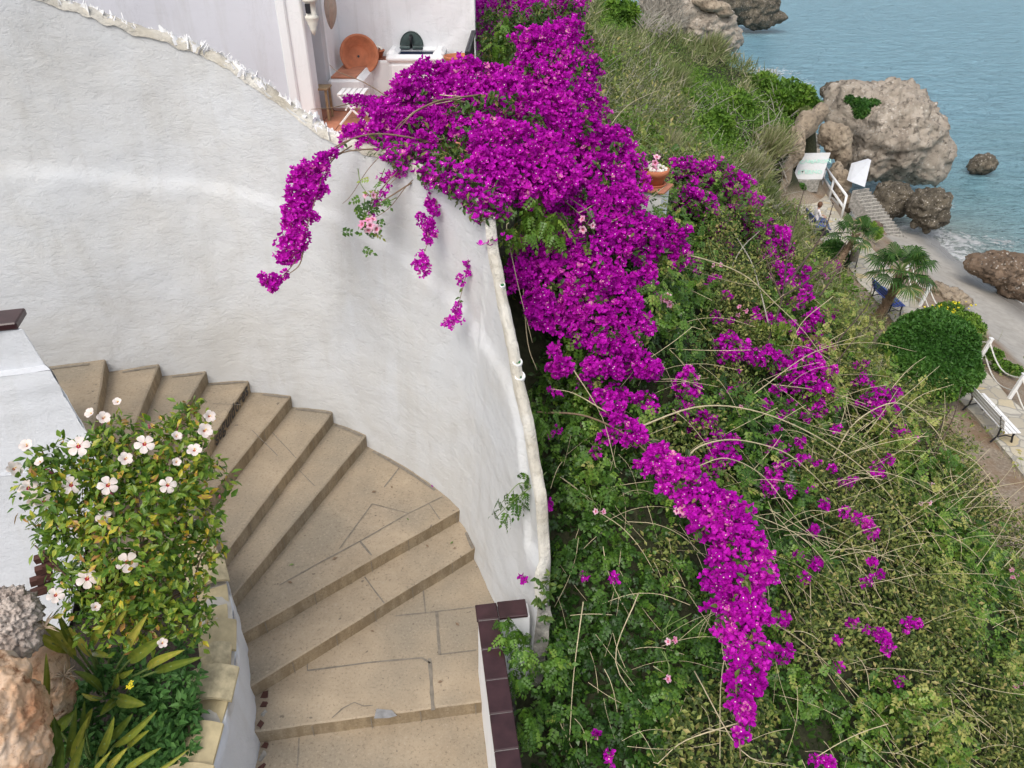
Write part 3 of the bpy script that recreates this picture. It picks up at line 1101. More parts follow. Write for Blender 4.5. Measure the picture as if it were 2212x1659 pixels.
# each clay tile: a shallow barrel lying along the wall, or a flatter bedding tile between two barrels
tiles = [(2.70, .32, .31, .07, 0), (3.02, .30, .29, .07, 0), (3.28, .20, .25, .015, 1), (3.48, .26, .34, .085, 2), (3.72, .25, .22, .065, 2), (3.95, .27, .29, .08, 0), (4.18, .20, .18, .03, 1),
         (4.38, .22, .23, .015, 1), (4.62, .28, .33, .085, 2), (4.92, .26, .30, .075, 2)]
for (yc, L, Wd, hgt, kind) in tiles:
    p, d = pw_at(yc)
    s_ = Vector((d.y, -d.x, 0)).normalized()
    u_ = s_.cross(d).normalized()
    if u_.z < 0:
        u_ = -u_
    b = MB()
    n_a, n_l = 10, 4
    grid = []
    for lay in (0, 1):
        for l_ in range(n_l + 1):
            fl = l_ / n_l - .5
            for a in range(n_a + 1):
                fa = a / n_a - .5
                arch = math.cos(fa * math.pi * .9) * hgt
                if kind == 1:
                    arch = hgt * .5
                wd = Wd * (1 + .12 * fl)
                tilt = fl * .04
                c = p - s_ * (WID * .52) + s_ * fa * wd + d * fl * L + u_ * (arch + .03 + tilt - lay * .028 + (.035 if kind == 2 else (-.015 if kind == 1 else 0)) + .003 * noise.noise(Vector((yc * 5 + fa * 6, fl * 8, 0))))
                grid.append(c)
    st = n_a + 1
    tot = st * (n_l + 1)
    fs = []
    for l_ in range(n_l):
        for a in range(n_a):
            o_ = l_ * st + a
            fs.append((o_, o_ + 1, o_ + st + 1, o_ + st))
            fs.append((tot + o_, tot + o_ + st, tot + o_ + st + 1, tot + o_ + 1))
    for a in range(n_a):
        fs.append((a, tot + a, tot + a + 1, a + 1))
        o_ = n_l * st + a
        fs.append((o_, o_ + 1, tot + o_ + 1, tot + o_))
    for l_ in range(n_l):
        o_ = l_ * st
        fs.append((o_, o_ + st, tot + o_ + st, tot + o_))
        o_ += n_a
        fs.append((o_, tot + o_, tot + o_ + st, o_ + st))
    b.add(grid, fs)
    b.build('roof_tile', M['yellow_tile_moss'] if kind == 2 else M['yellow_tile'], pw, False)
bed = MB()
vs, fs = [], []
for a, q_ in enumerate(ppl):
    d = (ppl[min(a + 1, npp - 1)] - ppl[max(a - 1, 0)]).normalized()
    s_ = Vector((d.y, -d.x, 0)).normalized()
    for k_ in range(5):
        c = q_ - s_ * (.01 + (WID - .02) * k_ / 4) + Vector((0, 0, .006 + .022 * math.sin(math.pi * k_ / 4) + noise.noise(q_ * 14 + Vector((k_, 0, 0))) * .006))
        vs.append(tuple(c))
for a in range(npp - 1):
    for k_ in range(4):
        fs.append((a * 5 + k_, a * 5 + k_ + 1, a * 5 + k_ + 6, a * 5 + k_ + 5))
bed.add(vs, fs)
bed.build('mortar_bed', M['concrete_light'], pw, True)
# crumbled brick and rubble at the foot of the planter wall
for a in range(16):
    y = 2.9 + a * .085
    p, d = pw_at(y)
    s_ = Vector((d.y, -d.x, 0)).normalized()
    zt = zk(0) if y < 3.55 else zk(1)
    c = Vector((p.x, p.y, zt)) + s_ * random.uniform(.075, .11)
    b = MB()
    b.box(c, (random.uniform(.02, .045), random.uniform(.03, .07), random.uniform(.02, .04)), Matrix.Rotation(random.uniform(0, 3), 3, 'Z'), jit=.012)
    b.build('rubble_stone', M['brick'] if a % 3 else M['concrete'], pw)

# -------------------------------------------------- white pier at the left edge
pier = thing('white_pier', 'broad white rendered pier with a brown tile cap at the left edge of the stairs', 'pier', loc=(-4.2, 4.7, -6))


def noisy_box(name, cs, mat, parent, nx=14, nz=16, amp=.02, fr=2.5):
    """cs: 8 corners (bottom 4 ccw, top 4); each side is a grid pushed about by noise"""
    V, F = [], []

    def quad(a_, b_, c_, d_):
        base = len(V)
        for i_ in range(nz + 1):
            for j_ in range(nx + 1):
                f, g = i_ / nz, j_ / nx
                q_ = a_.lerp(b_, g).lerp(d_.lerp(c_, g), f)
                w = noise.fractal(q_ * fr, .8, 2.1, 4) * amp
                V.append(tuple(q_ + Vector((noise.noise(q_ * 3), noise.noise(q_ * 3 + Vector((9, 0, 0))), 0)) * w * .3 + w * nrm_))
        for i_ in range(nz):
            for j_ in range(nx):
                o_ = base + i_ * (nx + 1) + j_
                F.append((o_, o_ + 1, o_ + nx + 2, o_ + nx + 1))
    c = [Vector(q_) for q_ in cs]
    for (a_, b_, c_, d_) in ((0, 1, 5, 4), (1, 2, 6, 5), (2, 3, 7, 6), (3, 0, 4, 7), (4, 5, 6, 7)):
        nrm_ = (c[b_] - c[a_]).cross(c[d_] - c[a_]).normalized()
        if (a_, b_) == (4, 5):
            nrm_ = Vector((0, 0, 1))
        quad(c[a_], c[b_], c[c_], c[d_])
    return npmesh(name, V, F, mat, parent, smooth=True)


yA = 4.9
A = Py(50, 712, yA); B = Py(104, 800, yA - .03)
def bk(q_, yb, m_=.25):
    """a rear corner tucked behind the front corner q_"""
    return q_.x * yb / q_.y - m_


noisy_box('upper_body', [(-6.5, yA - .2, B.z), (B.x, B.y, B.z), (bk(B, 5.3), 5.3, B.z), (-6.5, 5.2, B.z),
                         (-6.5, yA - .3, A.z - .1), (A.x, A.y, A.z), (bk(A, 5.12), 5.12, A.z), (-6.5, 4.9, A.z - .1)], M['plaster_rough'], pier, amp=.012)
B2 = Py(110, 800, yA - .10); C2 = Py(190, 935, yA - .18); D2 = Py(232, 1010, yA - .25); E2 = Py(240, 1085, yA - .3)
noisy_box('lower_body', [(-6.5, yA - .75, D2.z - .1), (D2.x, D2.y, D2.z), (bk(D2, 5.6), 5.6, D2.z), (-6.5, 5.6, D2.z),
                         (-6.5, yA - .35, B2.z - .28), (B2.x, B2.y, B2.z), (bk(B2, 5.45), 5.45, B2.z), (-6.5, 5.45, B2.z)], M['plaster_rough'], pier, amp=.03, fr=3.5)
L1 = Py(85, 1190, yA - .6)
noisy_box('pier_foot', [(-6.5, yA - 1.1, -6.2), (L1.x - .35, yA - .95, -6.2), (D2.x - 1.2, 5.5, -6.2), (-6.5, 5.5, -6.2),
                        (-6.5, yA - .72, D2.z + .02), (D2.x - .02, D2.y - .02, D2.z + .03), (bk(D2, 5.5), 5.5, D2.z), (-6.5, 5.5, D2.z)], M['plaster_rough'], pier, amp=.03, fr=3.5)
cap = MB()
Az = A.z + .02
capc = Py(50, 700, yA)
for k_ in range(5):
    x1 = A.x - .06 - .26 * k_
    cap.v, cap.f, cap.m = [], [], []
    cap.box((x1 - .128, 4.99 - .07 * k_, Az + .01 - .03 * k_), (.25, .26, .06), Matrix.Rotation(.26, 3, 'Z'), bev=.01)
    cap.build('cap_tile', M['brown_tile'], pier)
    cap = MB()

# -------------------------------------------------- planter soil
b = MB()
soilpts = []
nx_, ny_ = 26, 30
for i_ in range(nx_ + 1):
    for j_ in range(ny_ + 1):
        x = -4.7 + 2.7 * i_ / nx_
        y = 1.5 + 3.9 * j_ / ny_
        z = -5.42 + .06 * noise.fractal(Vector((x * 3, y * 3, 1)), .8, 2, 3) + max(0, (-2.9 - x)) * .16
        soilpts.append((x, y, z))
sf = [(i_ * (ny_ + 1) + j_, (i_ + 1) * (ny_ + 1) + j_, (i_ + 1) * (ny_ + 1) + j_ + 1, i_ * (ny_ + 1) + j_ + 1) for i_ in range(nx_) for j_ in range(ny_)
      if soilpts[i_ * (ny_ + 1) + j_][0] < pw_at(min(max(soilpts[i_ * (ny_ + 1) + j_][1], 1.7), 5.3))[0].x - .2]
tag(npmesh('soil', soilpts, sf, M['soil'], smooth=True), kind='structure')
# brick courses showing where the render has fallen off the pier foot
for r_ in range(4):
    for c_ in range(2):
        p = Py(92 + c_ * 16 + (r_ % 2) * 6 - r_ * 5, 1205 + r_ * 24 - c_ * 9, 3.95)
        bb = MB()
        bb.box(p, (.1, .06, .05), Matrix.Rotation(.5, 3, 'Z'), jit=.004)
        bb.build('brick', M['brick'], pier)

# -------------------------------------------------- white house and terrace
FZ = -2.9
house = thing('white_house', 'white plastered house wall tinted lilac for shade with pilasters rising behind the curved wall', 'house', loc=(-3, 11.8, FZ))


def wallbox(name, x0, x1, y0, y1, z0, z1, mat, parent):
    bb = MB()
    bb.box(((x0 + x1) / 2, (y0 + y1) / 2, (z0 + z1) / 2), (x1 - x0, y1 - y0, z1 - z0), bev=.02)
    return bb.build(name, mat, parent)


# the big front wall, gently uneven
V, F = [], []
gx, gz = 60, 40
for i_ in range(gx + 1):
    for j_ in range(gz + 1):
        x = -16 + (12.8) * i_ / gx
        z = -6 + 9.5 * j_ / gz
        V.append((x, 11.8 - noise.fractal(Vector((x, 0, z)) * .9, .8, 2, 4) * .03, z))
F = [(i_ * (gz + 1) + j_, (i_ + 1) * (gz + 1) + j_, (i_ + 1) * (gz + 1) + j_ + 1, i_ * (gz + 1) + j_ + 1) for i_ in range(gx) for j_ in range(gz)]
npmesh('front_wall', V, F, M['plaster_house'], house, smooth=True)
wallbox('corner_pilaster', -3.27, -3.0, 11.77, 12.15, -5, 1.42, M['plaster_smooth'], house)
wallbox('door_jamb', -3.36, -3.22, 11.72, 11.9, -5, 1.42, M['plaster_smooth'], house)
wallbox('side_wall', -16, -3.30, 11.9, 14.3, -5, 3.4, M['plaster_house'], house)
wallbox('recess_wall', -3.4, -3.02, 12.9, 13.2, -5, 3.4, M['shade_grey_wall'] if 'shade_grey_wall' in M else M['plaster_house'], house)
wallbox('inner_side_wall', -3.4, -3.0, 13.1, 14.1, -5, 3.4, M['plaster_smooth'], house)
wallbox('lintel', -3.75, -2.72, 11.55, 12.3, 1.44, 2.6, M['plaster_smooth'], house)
cb = MB()
cb.lathe([(.02, .0), (.14, .03), (.155, .12), (.16, .42)], 12, Matrix.Translation((-2.86, 11.75, 1.12)) @ Matrix.Scale(.8, 4, (0, 1, 0)))
cb.build('corbel', M['cream'], house, True)
bw = thing('terrace_wall', 'white rough plastered rear wall of the small terrace', 'wall', loc=(-1.9, 14.1, FZ))
V, F = [], []
gx, gz = 70, 60
for i_ in range(gx + 1):
    for j_ in range(gz + 1):
        x = -3.1 + (2.46) * i_ / gx
        z = -5 + 6.2 * j_ / gz
        V.append((x, 14.1 - noise.fractal(Vector((x, 0, z)) * 2.2, .8, 2, 5) * .022, z))
F = [(i_ * (gz + 1) + j_, (i_ + 1) * (gz + 1) + j_, (i_ + 1) * (gz + 1) + j_ + 1, i_ * (gz + 1) + j_ + 1) for i_ in range(gx) for j_ in range(gz)]
npmesh('plaster_face', V, F, M['plaster_terrace'] if 'plaster_terrace' in M else M['plaster_rough'], bw, smooth=True)
wallbox('core', -3.3, -.64, 14.13, 14.5, -6, 1.25, M['plaster_smooth'], bw)
sk = MB(); sk.box((-1.85, 14.07, FZ + .05), (2.3, .03, .1)); sk.build('skirting', M['terracotta_dark'], bw)

# tiled floor
V, F = [], []
fl = thing('terrace_floor', None, None)
bpy.data.objects.remove(fl)
fb = MB()
x0, y0 = -3.3, 8.3
tsz = .30
flo = MB()
flo.box((-1.9, 11.9, FZ - .10), (2.9, 4.9, .16))
flo.build('floor', M['grout']).__setitem__('kind', 'structure')
for i_ in range(9):
    for j_ in range(19):
        xx, yy = x0 + .16 + i_ * tsz, y0 + .3 + j_ * tsz
        if xx > -.7 or yy > 14.05 or yy < 9.7:
            continue
        fb.box((xx, yy, FZ - .012), (tsz - .012, tsz - .012, .03), bev=.004)
tag(fb.build('floor_tiles', M['terracotta_tile']), kind='structure')

# built-in bench (left, running back to the rear wall)
zb_ = lambda X, Y: (685.7 + .1736 * X, 54.9 + .1736 * Y)
bench = thing('masonry_bench', 'white masonry bench with terracotta tiled top along the terrace side wall', 'bench', loc=(-2.7, 13.2, FZ))
BH = .52
bx1 = Py(*zb_(530, 830), 12.75).x + .06
bb = MB(); bb.box(((-3.0 + bx1) / 2, 13.42, FZ + BH / 2), (bx1 + 3.0, 1.34, BH), bev=.06); bb.build('masonry_body', M['plaster_smooth'], bench, False)
for k_ in range(4):
    bb = MB(); bb.box(((-3.0 + bx1) / 2 - .02, 12.93 + k_ * .31, FZ + BH + .004), (bx1 + 3.0 - .16, .30, .03), bev=.004); bb.build('seat_tile', M['terracotta_tile'], bench)
# low ledge along the rear wall
ledge = thing('masonry_ledge', 'low white ledge with red tile top between the bench and the fountain basin', 'ledge', loc=(-2, 13.9, FZ))
bb = MB(); bb.box((-1.95, 13.92, FZ + .31), (1.2, .32, .62), bev=.03); bb.build('masonry_body', M['plaster_smooth'], ledge)
for k_ in range(4):
    bb = MB(); bb.box((-2.37 + k_ * .29, 13.93, FZ + .632), (.28, .25, .03), bev=.004); bb.build('ledge_tile', M['terracotta_dark'], ledge)

# fountain basin
FB = Py(*zb_(1210, 330), 13.75)
fx0, fx1 = Py(*zb_(850, 440), 13.4).x, Py(*zb_(1580, 440), 13.4).x
ftop = Py(*zb_(1210, 400), 13.45).z + .02
fbz = thing('fountain_basin', 'white rounded masonry fountain basin with dark water against the terrace rear wall', 'fountain', loc=((fx0 + fx1) / 2, 13.7, FZ))
cxf, wf = (fx0 + fx1) / 2, fx1 - fx0
bb = MB()
bb.box((cxf, 13.72, (FZ + ftop) / 2 - .04), (wf - .06, .62, ftop - FZ - .09), bev=.06)
bb.box((cxf, 13.46, ftop - .04), (wf, .15, .13), bev=.05)
bb.box((cxf, 14.02, ftop - .01), (wf, .12, .14), bev=.04)
bb.box((fx0 + .1, 13.74, ftop + .005), (.2, .58, .17), bev=.06)
bb.box((fx1 - .1, 13.74, ftop + .005), (.2, .58, .17), bev=.06)
o = bb.build('masonry_body', M['plaster_smooth'], fbz)
bb = MB(); bb.box((cxf, 13.75, ftop - .028), (wf - .36, .50, .05)); bb.build('water_surface', M['dark_blue'], fbz)

# half-round green ceramic spout on the wall
sp = thing('wall_spout', 'half round green glazed ceramic spout plate above the basin', 'wall fountain', loc=(FB.x, 14.05, -.9))
sc = Py(*zb_(1172, 255), 14.02)
sr = (Py(*zb_(1320, 255), 14.02).x - Py(*zb_(1027, 255), 14.02).x) / 2
bb = MB()
arc = [(sc.x + sr * math.cos(math.pi * a / 20), sc.z + sr * 1.12 * math.sin(math.pi * a / 20)) for a in range(21)]
vs = [(x, 14.03, z) for x, z in arc] + [(x, 14.09, z) for x, z in arc] + [(sc.x + (x - sc.x) * .9, 14.045, sc.z + .01 + (z - sc.z) * .9) for x, z in arc]
fs = [(a, a + 1, 22 + a, 21 + a) for a in range(20)] + [(a, 42 + a, 43 + a, a + 1) for a in range(20)] + [tuple(range(42, 63))]
bb.add(vs, fs)
bb.build('back_plate', M['green_glaze'], sp)
for sx in (-1, 1):
    bb = MB()
    bb.box((sc.x + sx * sr * .53, 13.99, sc.z - .02), (sr * .9, .13, .05), bev=.012)
    bb.build('shelf_lip', M['green_glaze'], sp)
bb = MB()
bb.tube([(sc.x, 14.03, sc.z + .15), (sc.x, 13.96, sc.z + .13), (sc.x, 13.95, sc.z - .02)], [.035, .032, .028], 10)
bb.build('pipe', M['black_iron'], sp, True)

# big terracotta dish leaning in the corner
dc = Py(*zb_(520, 365), 13.65)
dish = thing('terracotta_dish', 'large terracotta dish leaning upright in the terrace corner on the bench', 'dish', loc=(dc.x, 13.6, FZ + BH))
dr = .315
ax_ = Vector((.30, -.88, .36)).normalized()
Md = Matrix.Translation(dc) @ ax_.to_track_quat('Z', 'Y').to_matrix().to_4x4() @ Matrix.Translation((0, 0, -.13))
bb = MB()
bb.lathe([(0.02, .012), (.165, .012), (.175, .02), (.20, .045), (.215, .045), (dr - .03, .165), (dr, .175), (dr + .015, .16), (dr - .01, .12), (.23, .0), (.18, -.03), (0.02, -.03)], 40, Md)
bb.build('bowl', M['terracotta'], dish, True)
bb = MB(); bb.lathe([(.001, .016), (.02, .016), (.02, .0)], 12, Md); bb.build('drain_hole', M['black_iron'], dish)
# small bowl of white pebbles
pc = Py(*zb_(768, 545), 13.9)
pc.z = FZ + .648
bowl = thing('pebble_bowl', 'small terracotta bowl heaped with white pebbles on the ledge', 'bowl', loc=tuple(pc))
bb = MB()
bb.lathe([(.02, 0), (.07, 0), (.115, .10), (.125, .10), (.125, .125), (.108, .125), (.10, .09), (.01, .08)], 20, Matrix.Translation(pc))
bb.build('bowl_body', M['terracotta'], bowl, True)
for k_ in range(26):
    a, r_ = random.uniform(0, 6.28), random.uniform(0, .09)
    bb = MB()
    s_ = random.uniform(.018, .03)
    bb.lathe([(0.001, -s_), (s_ * .8, -s_ * .5), (s_, 0), (s_ * .8, s_ * .5), (.001, s_)], 6, Matrix.Translation(pc + Vector((math.cos(a) * r_, math.sin(a) * r_, .135 + .05 * (1 - r_ / .09)))))
    bb.build('pebble', M['pebble'], bowl, True)
# second bowl at the right, half hidden
qc = Py(*zb_(1765, 470), 13.4)
pb2 = thing('terracotta_bowl', 'wide plain terracotta bowl beside the black terrace railing', 'bowl', loc=(qc.x, qc.y, FZ))
bb = MB()
bb.lathe([(.02, -.15), (.12, -.15), (.24, .07), (.26, .09), (.26, .12), (.235, .12), (.22, .07), (.10, -.10), (.01, -.10)], 30, Matrix.Translation(qc))
bb.build('bowl_body', M['terracotta'], pb2, True)
bb = MB(); bb.lathe([(.001, 0), (.2, 0), (.2, qc.z - .15 - FZ), (.001, qc.z - .15 - FZ)], 16, Matrix.Translation((qc.x, qc.y, FZ))); bb.build('stand', M['plaster_smooth'], pb2)

# black railing
ra = Py(*zb_(1960, 205), 13.9); rb = Py(*zb_(1815, 475), 12.3)
rl = thing('terrace_railing', 'black metal balcony railing at the right side of the terrace', 'railing', loc=(-.6, 13, FZ))
bb = MB()
rx = -.66
bb.box((rx, 12.9, -1.86), (.07, 2.2, .05)); bb.build('top_rail', M['black_iron'], rl)
bb = MB(); bb.box((rx, 12.9, FZ + .1), (.03, 2.2, .03)); bb.build('bottom_rail', M['black_iron'], rl)
for k_ in range(18):
    bb = MB(); bb.box((rx, 11.85 + k_ * .122, (-1.86 + FZ + .1) / 2), (.016, .03, 1.0)); bb.build('baluster', M['black_iron'], rl)

# white folding chair, mostly behind the flowers
ch = thing('folding_chair', 'white wooden folding chair standing on the terrace floor', 'chair', loc=(-2.1, 11.9, FZ))
fc = Py(*zb_(470, 1150), 12.0)
for y_ in (11.85, 12.25):
    for sg in (-1, 1):
        bb = MB()
        ccx = fc.x
        bb.tube([(ccx - sg * .21, y_, FZ + .01), (ccx + sg * .20, y_, FZ + .45)], .018, 6)
        bb.build('leg', M['white_paint'], ch)
for k_ in range(5):
    bb = MB(); bb.box((fc.x - .17 + k_ * .085, 12.05, FZ + .46), (.07, .44, .018), bev=.004); bb.build('seat_slat', M['white_paint'], ch)
bb = MB(); bb.tube([(fc.x - .1, 11.85, FZ + .23), (fc.x - .1, 12.25, FZ + .23)], .014, 6); bb.build('stretcher', M['white_paint'], ch)
# wooden stool by the column
st = Py(*zb_(100, 1010), 12.2)
stool = thing('wooden_stool', 'small weathered wooden stool beside the house corner', 'stool', loc=(st.x, 12.2, FZ))
bb = MB(); bb.box((st.x - .06, 12.25, FZ + .48), (.30, .34, .03), bev=.005); bb.build('seat', M['wood'], stool)
for sx in (-.17, .05):
    for sy in (-.12, .14):
        bb = MB(); bb.box((st.x + sx, 12.25 + sy, FZ + .235), (.035, .035, .47)); bb.build('leg', M['dark_wood'] if sx < 0 else M['wood'], stool)

# wall lantern on the corner
lz = lambda X, Y: (625.3 + .0744 * X, .0744 * Y)
lc = Py(*lz(620, 300), 11.75)
lan = thing('wall_lantern', 'cream ceramic wall lantern with a dark opening on the house corner', 'lantern', loc=tuple(lc))
bb = MB()
bb.lathe([(.001, .17), (.1, .16), (.11, .12), (.075, .10), (.075, -.06), (.10, -.08), (.095, -.11), (.07, -.16), (.075, -.17), (.045, -.23), (.05, -.24), (.02, -.31), (.001, -.33)], 10, Matrix.Translation(lc))
bb.build('body', M['cream'], lan, True)
bb = MB(); bb.box(lc + Vector((-.02, -.075, .03)), (.07, .03, .12)); bb.build('opening', M['black_iron'], lan)
# folded parasol hanging by the inner wall
p0 = Py(*lz(1170, -150), 12.6); p1 = Py(*lz(1215, 830), 12.9)
par = thing('folded_parasol', 'closed cream cloth parasol hanging against the white inner wall', 'parasol', loc=tuple(p0))
bb = MB()
up_ = (p0 - p1)
prof_ = []
Mp = Matrix.Translation(p1) @ up_.to_track_quat('Z', 'Y').to_matrix().to_4x4()
Lp = up_.length
vs, fs = [], []
for a in range(13):
    f = a / 12
    r_ = .005 + .075 * math.sin(math.pi * min(1, f * .75 + .02)) ** .8
    for k_ in range(16):
        an_ = k_ / 16 * 2 * math.pi
        rr = r_ * (1 + .22 * (k_ % 2))
        vs.append(Mp @ Vector((rr * math.cos(an_), rr * math.sin(an_), f * Lp)))
for a in range(12):
    for k_ in range(16):
        fs.append((a * 16 + k_, a * 16 + (k_ + 1) % 16, (a + 1) * 16 + (k_ + 1) % 16, (a + 1) * 16 + k_))
bb.add(vs, fs)
bb.build('cloth', M['cloth'], par)
bb = MB(); bb.tube([p0, p0 + Vector((0, 0, .5))], .02, 6); bb.build('pole', M['dark_wood'], par)

# -------------------------------------------------- white pillar with the flower pot
PT = 8.9
pcap = Pt(1412, 402, PT)
pil = thing('garden_pillar', 'white plastered pillar with terracotta tile cap rising out of the bougainvillea', 'pillar', loc=(pcap.x, pcap.y, pcap.z - 1.5))
rz = math.radians(-28)
Rp = Matrix.Rotation(rz, 3, 'Z')
bb = MB(); bb.box(pcap + Vector((0, 0, -.9)), (.31, .31, 1.75), Rp, bev=.012); bb.build('plaster_body', M['white_paint'], pil)
bb = MB(); bb.box(pcap + Vector((0, 0, -.012)), (.38, .38, .03), Rp, bev=.005); bb.build('cap_tile', M['terracotta_tile'], pil)
# low white parapet running away behind the flowers
bb = MB()
q1, q2 = Pt(1340, 330, 8.95), Pt(1385, 620, 8.0)
gw = thing('garden_parapet', 'white garden parapet glimpsed through the bougainvillea beside the pillar', 'wall', loc=(q1.x, q1.y, q1.z - 1))
c_ = (q1 + q2) / 2
dd_ = (pcap - Vector((.14, .0, .1)) - q1)
ang = math.atan2(q1.y - pcap.y, q1.x - pcap.x)
for (s0, s1) in ((Vector((pcap.x, pcap.y, pcap.z - .28)), Vector((pcap.x - 1.0, pcap.y + .55, pcap.z - .2))), (Vector((pcap.x, pcap.y, pcap.z - .45)), Vector((pcap.x - .28, pcap.y - 1.1, pcap.z - .5)))):
    mid = (s0 + s1) / 2
    L = (s1 - s0).length
    bb.box(mid + Vector((0, 0, -.6)), (L, .14, 1.2), Matrix.Rotation(math.atan2(s1.y - s0.y, s1.x - s0.x), 3, 'Z'), bev=.02)
bb.build('plaster_body', M['white_paint'], gw)

pp = pcap + Rp @ Vector((-.02, .04, .003))
pot = thing('flower_pot', 'round terracotta pot of white pebbles and pink flowers on the pillar cap', 'pot', loc=tuple(pp))
Mp = Matrix.Translation(pp) @ Matrix.Scale(1.3, 4)
bb = MB(); bb.lathe([(.001, .0), (.105, .0), (.12, .022), (.112, .022), (.10, .008), (.001, .008)], 28, Mp); bb.build('saucer', M['terracotta'], pot, True)
bb = MB(); bb.lathe([(.001, .01), (.085, .01), (.115, .10), (.132, .105), (.135, .15), (.120, .155), (.112, .12), (.001, .12)], 28, Mp); bb.build('pot_body', M['terracotta'], pot, True)
for k_ in range(46):
    a, r_ = random.uniform(0, 6.28), .145 * math.sqrt(random.random())
    bb = MB()
    s_ = random.uniform(.018, .028)
    bb.lathe([(0.001, -s_), (s_ * .8, -s_ * .5), (s_, 0), (s_ * .8, s_ * .5), (.001, s_)], 6, Matrix.Translation(pp + Vector((math.cos(a) * r_, math.sin(a) * r_, .19 + .06 * (1 - r_ / .145)))) @ Matrix.Rotation(a, 4, 'X'))
    bb.build('pebble', M['pebble'], pot, False)

# ================================================================== TERRAIN, SEA, BEACH
PATHZ = -12.5
SEAZ = -15.0
can_px = [  # canopy points of the near vines: (u, v, distance along the view axis)
    (1115, 1640, 5.75), (1150, 1500, 5.95), (1200, 1400, 6.2), (1200, 1200, 6.5), (1195, 1050, 6.7), (1185, 900, 7.0), (1160, 760, 7.5), (1300, 1200, 6.4), (1400, 1500, 6.0), (1300, 1640, 5.6), (1600, 1640, 5.8),
    (1800, 1600, 6.2), (2000, 1600, 6.5), (2200, 1600, 7.0), (1300, 900, 7.0), (1500, 900, 7.6), (1500, 1150, 6.7), (1700, 1200, 7.1), (1900, 1300, 7.2),
    (2100, 1350, 7.8), (2212, 1330, 8.1), (1700, 900, 8.6), (1850, 900, 9.3), (1400, 700, 7.8), (1550, 700, 8.8), (1700, 700, 9.8), (1500, 500, 9.6), (1620, 500, 10.4),
    (1330, 550, 7.9), (1750, 620, 10.6), (1990, 900, 9.9), (2050, 1010, 9.5), (2120, 1150, 8.9), (1440, 400, 10.2), (1560, 410, 10.8), (1250, 400, 8.3), (1150, 450, 7.6)]
CAN = [tuple(Pt(*p)) for p in can_px]
CANG = [(x, y, z - .32) for x, y, z in CAN]
ground_pts = list(CANG)
ground_pts += [(.3, 2.2, -6.2), (1.5, 1.5, -6.6), (4, 1.5, -7.3), (.3, .5, -6.6), (3, -2, -8), (0, -4, -7), (6, 2.5, -8.6), (7, 5, -9.2), (8, 8, -10.4), (8.5, 3, -11.0), (9.5, 6, -12.2), (9.5, 10.5, -12.2),
               (11, 3, -12.5), (10.5, 8.5, -12.45), (8.3, 11.5, -11.0), (7.3, 12.5, -10.0), (12, -3, -12.5), (8, -4, -11), (20, -6, -13.2)]
# behind the curved wall and under the terrace
ground_pts += [(.0, 8.2, -3.4), (-.6, 9, -3.5), (.6, 9.8, -3.3), (0, 12, -3.2), (.9, 12.2, -3.3), (-.3, 15, -3.2), (.8, 15, -3.7), (-3, 20, -2.5), (-8, 18, -1), (-6, 30, -1), (-10, 50, 0), (-5, 70, -1), (0, 45, -3)]
# far slope
far_px = [(1280, 250, 15), (1330, 330, 13), (1400, 250, 22), (1300, 100, 30), (1300, 5, 50), (1400, 60, 48), (1550, 330, 28), (1480, 420, 17), (1650, 400, 31), (1480, 110, 60), (1420, 0, 78),
          (1500, 200, 42), (1600, 160, 50), (1680, 165, 52), (1600, 250, 37), (1750, 185, 40), (1765, 225, 37), (1700, 260, 35.5), (1660, 470, 27), (1600, 470, 20), (1560, 130, 64), (1450, 330, 20)]
ground_pts += [tuple(Pt(*p) - Vector((0, 0, .35))) for p in far_px]
# flat ground beside the path
for (u, v, dz) in [(1640, 560, .6), (1700, 470, .35), (1760, 540, .1), (1800, 610, .1), (1870, 690, .1), (1950, 790, .05), (2000, 880, .05), (2080, 960, 0), (2110, 1050, 0), (2180, 1130, 0), (2260, 1200, 0), (2300, 1400, 0),
                   (1790, 560, 0), (1690, 440, .1)]:
    q = Pz(u, v, PATHZ - .03 + dz)
    ground_pts.append(tuple(q))
PATH_L = [(1706, 411), (1720, 446), (1766, 512), (1825, 568), (1850, 604), (1889, 647), (1927, 690), (2000, 775), (2086, 880), (2145, 944), (2211, 1028), (2300, 1130), (2500, 1330)]
PATH_R = [(1771, 403), (1789, 428), (1812, 464), (1850, 505), (1896, 551), (1950, 616), (1999, 672), (2060, 728), (2119, 793), (2157, 834), (2180, 862), (2212, 890), (2320, 1010), (2560, 1210)]
for (u, v) in PATH_L + PATH_R:
    ground_pts.append(tuple(Pz(u, v, PATHZ - .05)))
# bank down to the sand, sand, sea bed
for (u, v, z) in [(1870, 500, -13.0), (1960, 590, -13.2), (2060, 690, -13.2), (2120, 740, -13.2), (2190, 800, -13.2), (2260, 880, -13.3), (2400, 1010, -13.3),
                  (1985, 545, -14.55), (2030, 590, -14.5), (2075, 640, -14.4), (2130, 690, -14.4), (2180, 740, -14.35), (2240, 800, -14.3), (2400, 930, -14.3),
                  (1950, 500, -14.9), (1990, 505, -14.95), (2040, 545, -14.95), (2090, 590, -14.93), (2150, 640, -14.9), (2230, 690, -14.9), (2400, 800, -14.9),
                  (2010, 490, -15.15), (2060, 515, -15.2), (2130, 570, -15.2), (2200, 620, -15.2), (2300, 660, -15.2), (2500, 780, -15.25),
                  (2050, 440, -16.0), (2150, 500, -16), (2250, 560, -16), (2400, 620, -16), (2150, 350, -17.5), (2250, 400, -17.5), (2600, 600, -17.5)]:
    ground_pts.append(tuple(Pz(u, v, z)))
